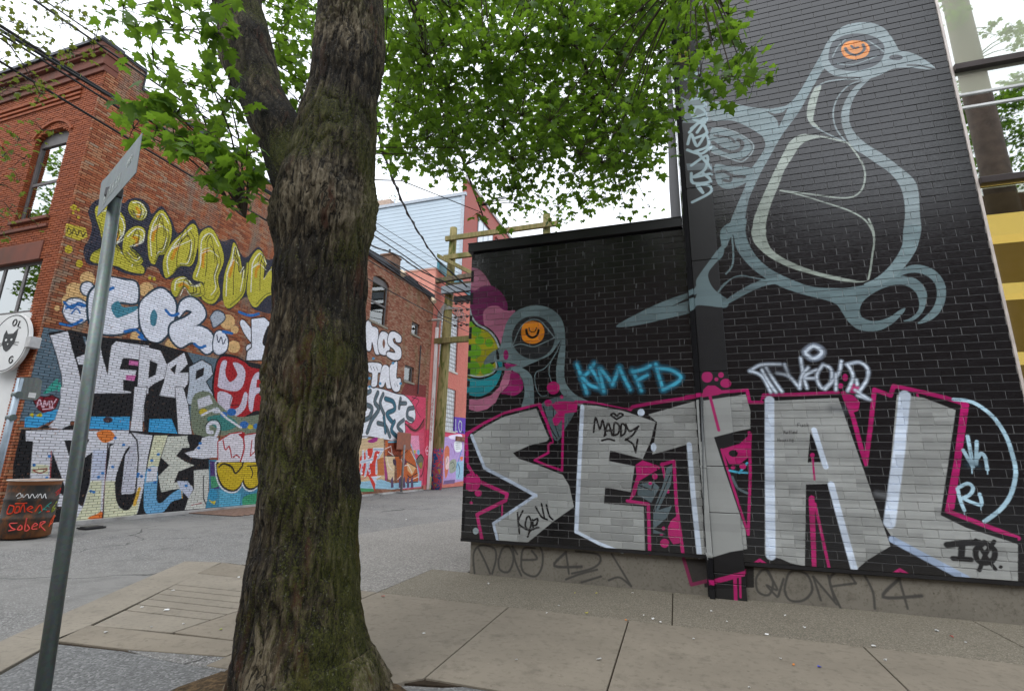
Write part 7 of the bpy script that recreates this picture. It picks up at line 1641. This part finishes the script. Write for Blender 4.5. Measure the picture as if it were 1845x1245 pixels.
# ---- round cat sign
rs_ = thing('round_sign', (-14.86, YF-.12, 4.17), 'round white hanging sign with a black cat head and thin ring', 'sign')
R_ = .71; sx, sy, sz = -14.87, YF-.16, 4.17
def disc(r, y, th, n=48, cx=sx, cz=sz): return MB().slab([(cx+r*math.cos(2*math.pi*k/n), y, cz+r*math.sin(2*math.pi*k/n)) for k in range(n)], (0, th, 0))
dsk = disc(R_, sy, .08).obj('disc', M_white, rs_)
M_ink = simple('sign_ink', (.012, .012, .014), .5)
ring = MB(); n = 64
for k in range(n):
    a0, a1 = 2*math.pi*k/n, 2*math.pi*(k+1)/n; r0, r1 = R_-.045, R_-.025
    ring.slab([(sx+r*math.cos(a_), sy-.004, sz+r*math.sin(a_)) for r, a_ in ((r0, a0), (r1, a0), (r1, a1), (r0, a1))], (0, .003, 0))
ring.obj('ring', M_ink, dsk)
cat = [(-.24, .18), (-.19, .30), (-.1, .2), (.1, .2), (.24, .32), (.25, .16), (.23, -.02), (.12, -.18), (0, -.24), (-.12, -.18), (-.23, -.02)]
MB().slab([(sx+x, sy-.005, sz+z+.02) for x, z in cat], (0, .003, 0)).obj('cat_head', M_ink, dsk)
wh = MB()
for x0, z0, x1, z1 in ((.16, 0, .4, -.01), (.15, -.03, .38, -.08), (-.16, 0, -.4, -.01), (-.15, -.03, -.38, -.08)): wh.tube([(sx+x0, sy-.006, sz+z0), (sx+x1, sy-.006, sz+z1)], .006, 4)
wh.obj('whiskers', M_ink, dsk)
ey = MB()
for s_ in (-1, 1): ey.slab([(sx+s_*.1+.04*math.cos(k), sy-.009, sz+.07+.03*math.sin(k)) for k in np.linspace(0, 6.28, 9)[:-1]], (0, .002, 0))
ey.slab([(sx-.03, sy-.009, sz-.02), (sx+.03, sy-.009, sz-.02), (sx, sy-.009, sz-.06)], (0, .002, 0)); ey.obj('face', M_white, dsk)
lt = MB()
def stroke(pts): lt.tube([(sx+x, sy-.006, sz+z) for x, z in pts], .014, 4)
stroke([(.06+.07*math.cos(a_), .49+.08*math.sin(a_)) for a_ in np.linspace(0, 6.28, 12)]); stroke([(.24, .52), (.21, .38), (.31, .35)])
stroke([(.28+.07*math.cos(a_), -.42+.08*math.sin(a_)) for a_ in np.linspace(.8, 6.0, 10)]+[(.3, -.42)]); lt.obj('lettering', M_ink, dsk)
MB().box(sx+R_-.02, sx+R_+.16, YF-.2, YF+.01, sz-.16, sz+.1).obj('bracket', simple('bracket_grey', (.45, .45, .45), .5), rs_, bevel=.01)
# ---- oil drum bin
dc = Vector((-12.62, 7.0, 0)); dr = thing('oil_drum', dc, 'rusty oil drum bin with sprayed red and white tags by the warehouse wall', 'drum')
r0 = .41; H = 1.1
pr = [(r0-.03, 0), (r0, .02), (r0, .34), (r0+.018, .37), (r0, .4), (r0, .70), (r0+.018, .73), (r0, .76), (r0, 1.06), (r0+.02, 1.08), (r0+.018, H), (r0-.01, H), (r0-.015, 1.05), (r0-.02, .92), (.001, .90)]
td = NT('drum_paint'); Pd = td.pos(); nd_ = td.noise(td.vmul(Pd, (1, 1, .6)), 5, 6, .65); szd = td.node('SeparateXYZ', [Pd]).outputs[2]
cdrum = td.ramp(td.math('ADD', nd_, td.mapr(szd, .1, .5, .16, 0.)), [(.4, (.03, .03, .03)), (.55, (.06, .045, .035)), (.62, (.15, .06, .025)), (.75, (.23, .09, .03))])
cdrum = td.mix(td.mapr(szd, 1.0, 1.03), cdrum, (.26, .1, .035)); td.bsdf(cdrum, .6, td.bump(nd_, .01, .3), .4)
MB().lathe(pr, dc.x, dc.y, 40).obj('drum', td.m, dr, smooth=True)
rim = MB(); rim.tube([(dc.x+(r0+.02)*math.cos(a_), dc.y+(r0+.02)*math.sin(a_), H) for a_ in np.linspace(0, 2*math.pi, 41)], .014, 6, False); rim.obj('rim', simple('worn_rim', (.5, .46, .42), .5), dr)
vdir = Vector((CAM.x-dc.x, CAM.y-dc.y)).normalized(); va0 = math.atan2(vdir.y, vdir.x)
def dtag(strokes, col, w, nm='tag'):
    m = MB()
    for st in strokes:
        P = dens([np.array(p, float) for p in st], False) if len(st) > 2 else np.array(st, float); pts = []
        for px_, pz in P:
            an = va0+max(-1.5, min(1.5, (px_-270)/215*1.25)); z_ = (1085-pz)/515*H; rr_ = r0+.004+(.016 if abs(z_-.37) < .04 or abs(z_-.73) < .04 else 0)
            pts.append((dc.x+rr_*math.cos(an), dc.y+rr_*math.sin(an), z_))
        m.tube(pts, w, 5)
    m.obj(nm, simple('spray_'+str(len(bpy.data.materials)), lin(col), .6), dr)
dtag([[(165, 710), (185, 680), (200, 715), (180, 725)], [(205, 690), (215, 720), (235, 690), (250, 725)], [(255, 725), (265, 690), (285, 725), (300, 690)], [(300, 725), (315, 690), (330, 730)], [(335, 725), (345, 690), (356, 735)]], (222, 222, 222), .007)
dtag([[(130, 790), (125, 860), (165, 855), (165, 800), (130, 790)], [(185, 800), (180, 850), (205, 850), (205, 805), (185, 800)], [(215, 850), (225, 780), (245, 850)], [(255, 830), (285, 815), (270, 800), (255, 830), (290, 855)], [(305, 850), (330, 790), (350, 850)]], (215, 62, 30), .011); dtag([[(170, 775), (245, 770)]], (215, 62, 30), .012); dtag([[(385, 855), (410, 855)]], (215, 62, 30), .012)
dtag([[(215, 945), (165, 950), (185, 985), (210, 1000), (170, 1010)], [(240, 960), (225, 1000), (250, 1000), (245, 965)], [(265, 900), (270, 1010), (295, 1000), (275, 960)], [(310, 985), (340, 970), (320, 955), (310, 1000), (345, 1005)], [(360, 1000), (360, 950), (395, 950), (365, 980), (410, 1030)]], (232, 88, 82), .011)
dtag([[(430, 690), (470, 660), (450, 710)], [(480, 660), (500, 650), (490, 700)], [(440, 715), (510, 690)]], (180, 40, 45), .008)
dtag([[(330, 865), (360, 830), (390, 790), (410, 775)], [(350, 830), (385, 840)], [(375, 800), (400, 815)]], (40, 150, 140), .008)
dtag([[(440, 870), (435, 830), (460, 800)], [(445, 835), (470, 830), (450, 860)], [(460, 790), (480, 770)]], (150, 160, 50), .009); dtag([[(440, 1000), (455, 930), (470, 900), (475, 960), (450, 980)]], (210, 80, 40), .013)
# ---- post in front of the far wall, drain grate, flat black box
mp = Vector(D['misc']['mp'])+Vector((.5, 0, 0)); tp = thing('sign_post', mp, 'grey steel post with a flat base in front of the orange graffiti', 'post')
MB().tube([mp, mp+Vector((0, 0, 2.45))], .06, 12).obj('post', simple('post_grey', (.22, .2, .2), .6), tp, smooth=True); MB().box(mp.x-.3, mp.x+.3, mp.y-.3, mp.y+.3, -.02, .03).obj('base', simple('post_base', (.3, .29, .28), .9), tp)
MB().box(mp.x-.03, mp.x-.02, mp.y-.75, mp.y+.7, 2.2, 3.1).obj('panel', simple('rust_panel', (.24, .08, .045), .7), tp)
bxp = Vector(D['misc']['box']); bxm = MB(); bxm.box(bxp.x-.16, bxp.x+.16, bxp.y-.22, bxp.y+.22, -.02, .015); bxm.box(bxp.x-.12, bxp.x+.12, bxp.y-.18, bxp.y+.18, .015, .03)
bxm.obj('tray', simple('black_plastic', (.012, .012, .014), .4), label='flat black plastic tray lying on the asphalt near the wall', cat='tray', bevel=.01)
g0 = D['misc']['gr']; gt = thing('brick_patch', (-13.3, 13.0, 0), 'small rusty brick paved patch in the asphalt at the foot of the wall', 'paving patch')
brm = MB().box(-.1, .1, -.05, .05, -.02, .0).mesh('brick', bevel=.005); M_gr = simple('patch_brick', (.2, .13, .1), .9, 0, .2, .3, 9)
for i in range(9):
    for j in range(22): link('brick', brm, M_gr, gt, (-14.0+i*.215+(j % 2)*.1, 11.8+j*.115, -.006))
cbm = MB(); cbm.box(XL, XL+.14, YF, 17, -.05, .05); cbm.box(XL, XL+.10, 17, 26.7, -.05, .04); cbm.obj('wall_footing', simple('footing_paint', (.42, .41, .4), .8, 0, .3, .2, 3, .4, (1, 1, 1), (.12, .11, .1)), base=False, kind='structure')
# ---- litter
M_lit = {k: simple('litter_'+k, c, .7) for k, c in dict(white=(.7, .7, .7), yellow=(.5, .45, .08), orange=(.55, .2, .04), pale=(.45, .45, .44), red=(.45, .07, .06), green=(.25, .3, .04), blue=(.05, .06, .4)).items()}
seq = ['white', 'white', 'white', 'orange', 'yellow', 'pale', 'yellow', 'white', 'white', 'red', 'pale', 'white', 'yellow', 'white', 'white', 'white', 'white', 'white', 'white', 'pale', 'pale', 'red', 'blue', 'orange', 'white', 'white', 'white', 'white', 'green', 'white', 'pale', 'pale', 'white', 'red', 'white', 'white', 'white', 'white', 'white', 'white', 'pale', 'white', 'pale', 'yellow']
lit_made = []
rr = random.Random(11)
for (x, y, s_), k in zip(D['lit'], seq):
    w = .0042*s_+.003; an = rr.uniform(0, 3.1); ca, sa = math.cos(an), math.sin(an); m = MB(); z0 = .001 if x > -7.6 else -.012
    pts = [(rr.uniform(.7, 1.2)*w*math.cos(q), rr.uniform(.4, .8)*w*math.sin(q)) for q in np.linspace(0, 6.28, 7)[:-1]]
    m.slab([(x+a_*ca-b_*sa, y+a_*sa+b_*ca, z0+.006+rr.uniform(0, .012)) for a_, b_ in pts], (0, 0, -.004))
    zone = ('on grooved ramp' if x < -4.6 else 'on slab beside trunk') if x < -3.7 and y < 6.6 else 'on alley asphalt' if x < -3.7 else ('on rough strip' if y > 5.92 else 'on smooth slab')+(' right of trunk' if x < -1.9 else ' below letters SE' if x < -.3 else ' below pillar' if x < .9 else ' below letter A' if x < 1.9 else ' below letter L')
    what = dict(white='tiny white paper scrap', pale='tiny pale wrapper', yellow='small yellow fallen leaf', green='small yellow green fallen leaf', orange='small orange scrap', red='small red scrap', blue='small blue scrap')[k]
    words = {k: what+' '+zone}
    lit_made.append((words[k], x, y, m.obj('litter_scrap', M_lit[k], cat='litter', group='scraps of litter on the ground')))

for w_ in set(a[0] for a in lit_made):
    same = sorted((a for a in lit_made if a[0] == w_), key=lambda a: a[1]/max(a[2], .1)); n_ = len(same); nth = ['second', 'third', 'fourth', 'fifth']
    for i, a in enumerate(same): a[3]['label'] = w_+('' if n_ == 1 else ', leftmost there' if i == 0 else ', rightmost there' if i == n_-1 else ', '+nth[i-1]+' from left')
# ================================================================ TREES
def bark_mat(name, moss=1.):
    t = NT(name); P = t.pos(); st = t.vmul(P, (1, 1, .16)); wn_ = t.node('TexNoise', {'Vector': t.vmul(P, (1, 1, .45)), 'Scale': 9., 'Detail': 5.}).outputs['Color']
    sw = t.node('VectorMath', [st, t.node('VectorMath', [wn_, (.10, .10, .05)], operation='MULTIPLY').outputs[0]], operation='ADD').outputs[0]
    n1 = t.noise(sw, 30, 9, .78); n2 = t.noise(P, 1.7, 6, .65); n3 = t.noise(P, 70, 4, .7); n4 = t.noise(t.vmul(P, (1, 1, .5)), 6, 6, .7)
    at = t.node('Attribute', attribute_name='lv').outputs['Fac']
    v = t.math('ADD', t.math('MULTIPLY', n1, .6), t.math('ADD', t.math('MULTIPLY', at, .22), t.math('MULTIPLY', n4, .18)))
    col = t.ramp(v, [(.33, (.003, .0024, .0016)), (.44, (.009, .0065, .0035)), (.51, (.033, .024, .0125)), (.57, (.085, .066, .038)), (.66, (.25, .21, .14))])
    col = t.mix(t.math('MULTIPLY', t.mapr(t.noise(sw, 5.5, 4, .6), .6, .66), .8), col, (.07, .024, .012))
    col = t.mix(t.math('MULTIPLY', t.mapr(n2, .5, .6), .6), col, (.008, .0065, .005))
    rid = t.math('ABSOLUTE', t.math('SUBTRACT', t.noise(sw, 11, 3, .5), .5)); crack = t.mapr(rid, .004, .03)
    col = t.mix(t.math('MULTIPLY', t.math('SUBTRACT', 1., crack), .9), col, (.004, .003, .002))
    nx = t.node('SeparateXYZ', [t.node('NewGeometry').outputs['Normal']]).outputs[0]
    mf = t.math('ADD', t.math('ADD', t.math('MULTIPLY', t.noise(P, 1.3, 3, .5), .6), t.math('MULTIPLY', n3, .4)), t.math('MULTIPLY', nx, .07)); mf = t.math('MULTIPLY', t.mapr(mf, .535, .615), .6*moss)
    col = t.mix(mf, col, t.mix(t.mapr(n3, .35, .65), (.02, .03, .003), (.115, .125, .012)))
    sp = t.mapr(t.noise(P, 48, 5, .75), .6, .66); col = t.mix(t.math('MULTIPLY', sp, .55), col, (.26, .26, .21))
    hh = t.math('ADD', t.math('MULTIPLY', n1, 1.3), t.math('ADD', t.math('MULTIPLY', n3, .3), t.math('MULTIPLY', crack, .5)))
    t.bsdf(col, .85, t.bump(hh, .03, 1.), .3); return t.m
M_bark = bark_mat('maple_bark'); M_twig = simple('twig_bark', (.045, .035, .022), .9)
def limb_mesh(name, axis, nr, nl, rough, flare=None, lumps=(), seed=0):
    A = np.array(axis); s = np.concatenate([[0], np.cumsum(np.linalg.norm(np.diff(A[:, :3], axis=0), axis=1))]); S = np.linspace(0, s[-1], nl)
    Cx = np.stack([np.interp(S, s, A[:, k]) for k in range(4)], 1)
    for _ in range(3): Cx[1:-1] = (Cx[:-2]+2*Cx[1:-1]+Cx[2:])/4
    V = np.zeros((nl, nr, 3)); K = np.zeros((nl, nr))
    for i in range(nl):
        t = Vector(Cx[min(i+1, nl-1), :3]-Cx[max(i-1, 0), :3]).normalized(); a = Vector((0, -1, 0)); a = (a-t*a.dot(t)).normalized(); b = t.cross(a); r = Cx[i, 3]; c = Vector(Cx[i, :3])
        for k in range(nr):
            an = 2*math.pi*k/nr; d = a*math.cos(an)+b*math.sin(an); q = c+d*r
            e = Vector((d.x*r*19, d.y*r*19, q.z*3.6+seed)); w = mnoise.noise(e*.35)*1.2
            n1 = mnoise.noise(Vector((e.x+w, e.y+w, e.z))); n2 = mnoise.noise(Vector((e.x*2.3, e.y*2.3, e.z*2.1+7))); n3 = mnoise.noise(q*2.6+Vector((seed, 0, 0))); n4 = mnoise.noise(Vector((e.x*5, e.y*5, e.z*6)))
            rid = 1-min(1, abs(n1)*2.6); h = rough*(-rid*rid*1.0+.35*n2+.18*n4)+.045*n3*min(1, r*3)
            if flare:
                z = max(0, q.z); f = math.exp(-z/.22); h += f*(.10*max(0, math.sin(an*5+flare))+.05*math.sin(an*3+1))*1.0
            for lz, la, lr, lh in lumps:
                da = (an-la+math.pi) % (2*math.pi)-math.pi; g = math.exp(-((q.z-lz)**2/(lr*lr)+(da*r)**2/(lr*lr*1.6))); h += lh*g+g*rough*1.2*n4
            h += rough*.22*mnoise.noise(Vector((e.x*9, e.y*9, e.z*11)))
            V[i, k] = c+d*(r+h); K[i, k] = .5+.5*max(-1, min(1, (h-.045*n3)/rough*.8+.35))
    idx = np.arange(nl*nr).reshape(nl, nr); F = np.stack([idx[:-1], np.roll(idx, -1, 1)[:-1], np.roll(idx, -1, 1)[1:], idx[1:]], -1).reshape(-1, 4)
    me = npmesh(name, V.reshape(-1, 3), F); at = me.attributes.new('lv', 'FLOAT', 'POINT'); at.data.foreach_set('value', K.ravel().astype(np.float32))
    me.polygons.foreach_set('use_smooth', [True]*len(me.polygons)); return me
mt = thing('maple_tree', (-2.6, 3.3, 0), 'big mossy maple with a forked trunk and hanging green leaves in the foreground', 'tree')
tb = [[-2.56, 3.3, -.2, .62]]+D['trunk']
def seat(me): 
    me.transform(Matrix.Translation(-mt.location)); return me
link('trunk', seat(limb_mesh('trunk', tb, 190, 520, .021, .6, ((3.75, .6, .22, .07), (3.7, -1.2, .25, .07), (3.9, 2.6, .3, .05), (2.15, -1.0, .3, .03), (5.6, .2, .25, .03), (1.95, 1.5, .25, .03)), 3.)), M_bark, mt, mt.location)
link('limb', seat(limb_mesh('limb', D['limb'], 110, 260, .012, None, ((5.75, 4.4, .3, .05),), 9.)), bark_mat('limb_bark', 1.2), mt, mt.location)
# leaf: palmate, five lobes with teeth, gently folded
def leaf_verts():
    half = [(0, 0), (.10, -.04), (.30, -.10), (.30, .02), (.47, .10), (.36, .20), (.50, .36), (.60, .50), (.42, .48), (.30, .47), (.20, .52), (.22, .68), (.12, .78), (0, 1.02)]
    pts = half+[(-x, y) for x, y in half[-2:0:-1]]
    return [(x, y-.0, -.22*abs(x)**1.3-.18*(y-.3)**2) for x, y in pts]+[(0, .3, 0.02)]
LV = np.array(leaf_verts()); nL = len(LV)-1; LF = np.array([(i, (i+1) % nL, nL) for i in range(nL)])
def leaf_mat(name, ca, cb, tr):
    t = NT(name); at = t.node('Attribute', attribute_name='lv').outputs['Fac']; rn = t.node('ObjectInfo').outputs['Random']
    v = t.math('FRACT', t.math('ADD', at, rn)); col = t.mix(v, ca, cb); col = t.mix(t.math('MULTIPLY', t.mapr(t.noise(t.pos(), 30, 3), .45, .65), .35), col, [x*.6 for x in ca])
    d = t.node('BsdfPrincipled', {'Base Color': col, 'Roughness': .5, 'Specular IOR Level': .35}); tl = t.node('BsdfTranslucent', {'Color': t.mix(.5, col, tr)})
    mx = t.node('MixShader', [.52]); t.t.links.new(d.outputs[0], mx.inputs[1]); t.t.links.new(tl.outputs[0], mx.inputs[2]); t.t.links.new(mx.outputs[0], t.out.inputs[0]); return t.m
def grow(tree, sprays, size, mat, single, seed, droop=.55, roots=(), twig_r=.008):
    rng = np.random.default_rng(seed); Ps, Rs, Sz = [], [], []
    for x, y, z, r, n in sprays:
        u = rng.normal(size=(n, 3)); u /= np.linalg.norm(u, axis=1)[:, None]; p = np.array((x, y, z))+u*(rng.random(n)**.5*r)[:, None]*np.array((1.15, 1.15, .8))
        Ps.append(p); Sz.append(size*rng.uniform(.6, 1.2, n)*(.88 if (Vector((x, y, z))-CAM).length < 6.6 else .86))
    P = np.concatenate(Ps); sz = np.concatenate(Sz); n = len(P)
    # stem direction (leaf tip): outward and down; blade normal leaning up
    az = rng.uniform(0, 2*np.pi, n); el = rng.normal(-droop, .45, n); T = np.stack([np.cos(az)*np.cos(el), np.sin(az)*np.cos(el), np.sin(el)], 1)
    up = np.array([0, 0, 1.])+rng.normal(size=(n, 3))*.45; Nn = up-(up*T).sum(1)[:, None]*T; Nn /= np.linalg.norm(Nn, axis=1)[:, None]; S = np.cross(T, Nn)
    co = P[:, None, :]+sz[:, None, None]*(LV[None, :, 0:1]*S[:, None]+LV[None, :, 1:2]*T[:, None]+LV[None, :, 2:3]*Nn[:, None])
    dv = P-np.array(CAM); zc = dv@np.array(CF); vis = (zc > .3) & (np.abs(dv@np.array(CR)) < zc*1.02) & (np.abs(dv@np.array(CU)) < zc*.68)
    top = np.argsort(-np.where(vis, sz/np.linalg.norm(dv, axis=1), 0))[:single]; top = [i for i in top if vis[i]]
    lm_ = npmesh('leaf', LV, LF, np.zeros(len(LF))); lm_.materials.append(mat)
    for i in top:
        o = bpy.data.objects.new('leaf', lm_); C.objects.link(o); o.parent = tree
        Mx = Matrix(((S[i, 0], T[i, 0], Nn[i, 0]), (S[i, 1], T[i, 1], Nn[i, 1]), (S[i, 2], T[i, 2], Nn[i, 2]))); o.rotation_euler = Mx.to_euler(); o.scale = [sz[i]]*3; o.location = Vector(P[i])-tree.location
    rest = np.setdiff1d(np.arange(n), top); L = np.array(tree.location)
    F = (LF[None]+(nL+1)*np.arange(len(rest))[:, None, None]).reshape(-1, 3)
    link('foliage', npmesh('foliage', (co[rest]-L).reshape(-1, 3), F, np.repeat(rng.random(len(rest)), len(LF))), mat, tree, tree.location, kind='stuff')
    # twigs: sprays joined to the nearest bough end, leaves to the spray centre
    tw = MB(); 
    for (x, y, z, r, k), p in zip(sprays, Ps):
        c = Vector((x, y, z))
        for q in p[::3]: tw.tube([c, c.lerp(Vector(q), .5)+Vector((0, 0, .03)), q], [.005, .004, .002], 3, False)
        if roots:
            b = min(roots, key=lambda q: (Vector(q)-c).length); b = Vector(b)
            if (b-c).length > (2.6 if tree is mt else 1.0): continue
            m_ = b.lerp(c, .55)+Vector((0, 0, .12*(b-c).length))
            tw.tube([b, b.lerp(m_, .5)+Vector((0, 0, .05)), m_, c], [twig_r*1.6, twig_r*1.3, twig_r, .005], 5, False)
    tw.obj('twigs', M_twig, tree, kind='stuff')
    return n
boughs = [[(-2.9, 3.3, 7.3), (-2.2, 4.2, 8.0), (-1.4, 5.6, 8.1), (-.9, 7.2, 7.6), (-.8, 8.6, 6.8)], [(-2.9, 3.3, 7.0), (-3.2, 4.8, 8.0), (-3.6, 6.4, 8.0), (-3.7, 8.0, 7.4), (-3.6, 9.0, 6.6)], [(-2.95, 3.3, 7.9), (-1.6, 3.9, 8.2), (-.2, 4.4, 7.6), (.5, 4.7, 7.0)], [(-4.5, 3.25, 7.2), (-5.0, 3.9, 6.9), (-4.9, 4.5, 6.0), (-4.7, 4.7, 5.2)], [(-4.2, 3.22, 6.3), (-4.7, 3.6, 5.8), (-4.9, 3.7, 5.0), (-4.6, 3.75, 4.4), (-4.2, 3.75, 4.1)], [(-4.9, 3.2, 8.3), (-5.8, 3.9, 8.6), (-6.6, 5.0, 8.0)]]
roots = []
for i, b in enumerate(boughs):
    pth = dens([np.array(p) for p in b], False); m = MB(); r0_ = (.05, .05, .014, .035, .022, .045)[i]; m.tube(pth, list(np.linspace(r0_, .012, len(pth))), 8); m.obj('branch', M_twig, mt, smooth=True); roots += [tuple(p) for p in pth[3::3]]
M_leaf = leaf_mat('maple_leaf', (.03, .09, .012), (.105, .21, .022), (.29, .49, .03))
grow(mt, D['sprays'], .137, M_leaf, 300, 21, .5, roots)  # some sprays lie unseen above the frame, added to shade the scene
# second tree, stem just outside the left edge, small yellow green leaves
ct = thing('street_tree', (-7.8, .9, 0), 'smaller street tree at the left edge with fine yellow green leaves', 'tree')
MB().tube([(-7.8, .9, -.1), (-7.8, .95, 2), (-7.75, 1.1, 4.5), (-7.4, 1.6, 7), (-7.1, 2.2, 9)], [.2, .16, .14, .1, .04], 14).obj('trunk', M_bark, ct, smooth=True)
r2 = []
for b in ([(-7.75, 1.1, 4.5), (-7.5, 1.7, 5.3), (-7.1, 2.2, 5.9), (-6.8, 2.5, 6.1)], [(-7.5, 1.5, 6.6), (-7.0, 2.4, 7.4), (-6.3, 3.3, 7.8), (-5.8, 3.8, 7.7)], [(-7.75, 1.0, 3.6), (-7.3, 1.5, 4.2), (-7.0, 1.8, 4.6)]):
    pth = dens([np.array(p) for p in b], False); MB().tube(pth, list(np.linspace(.03, .005, len(pth))), 7).obj('branch', M_twig, ct, smooth=True); r2 += [tuple(p) for p in pth[2::3]]
grow(ct, D['sprays2'], .075, leaf_mat('street_tree_leaf', (.05, .085, .015), (.14, .17, .03), (.22, .26, .03)), 60, 31, .4, r2, .006)
# third tree, outside the frame at the right: it is what the glazed bay mirrors
rt = thing('street_tree', (7.95, .55, 0), 'street tree mirrored in the window glass at the right edge', 'tree')
MB().tube([(7.95, .55, -.1), (7.95, .55, 3), (7.97, .55, 8), (7.98, .55, 18)], [.36, .31, .3, .24], 18).obj('trunk', simple('plane_bark', (.1, .07, .055), .8, 0, .2, .3, 5), rt, smooth=True)
rr = random.Random(6); sp3 = D['sprays3']; r3_ = [(7.96, .55, z) for z in (6, 7, 8, 9, 10, 11, 12, 13)]
grow(rt, sp3, .13, M_leaf, 0, 41, .4, r3_, .012)

# trees and a brick row on the far pavement and along the kerb: outside the frame, mirrored in glass and gloss paint; row added, its height set to block sky
kt = thing('street_tree', (-23.5, 1.4, 0), 'leafy kerbside tree mirrored in the arched warehouse window', 'tree')
MB().tube([(-23.5, 1.4, -.1), (-23.5, 1.4, 5), (-23.4, 1.5, 13)], [.3, .25, .08], 12).obj('trunk', M_bark, kt, smooth=True)
sp4 = [(-23.5+rr.uniform(-3.5, 3.5), 1.6+rr.uniform(-1.6, 1.6), rr.uniform(5.5, 15), rr.uniform(.45, .8), 42) for k in range(110)]
grow(kt, sp4, .22, M_leaf, 0, 51, .4, [(-23.5, 1.4, z) for z in range(5, 13)], .012)
row = thing('added_brick_row', (0, -24, 0), 'unseen dark brick row across the street, added and sized to block sky reflections', 'building')
M_row = simple('row_brick', (.1, .06, .045), .9, 0, .2, .3, 3)
for x0, x1, h in ((-60, -34, 15), (-34, -12, 17), (-12, 9, 19.5), (9, 33, 17.5), (33, 60, 18)):
    w = MB().box(x0+.02, x1-.02, -28, -19, -.1, h).obj('wall', M_row, row)
    wm = MB().box(-.6, .6, -.05, .05, -1, 1).mesh('window'); M_rw = M_pane2
    for i in range(int((x1-x0)/2.6)):
        for j in range(int(h/3.6)): link('window', wm, M_wf, w, (x0+1.6+i*2.6, -19.0, 2.2+j*3.5))
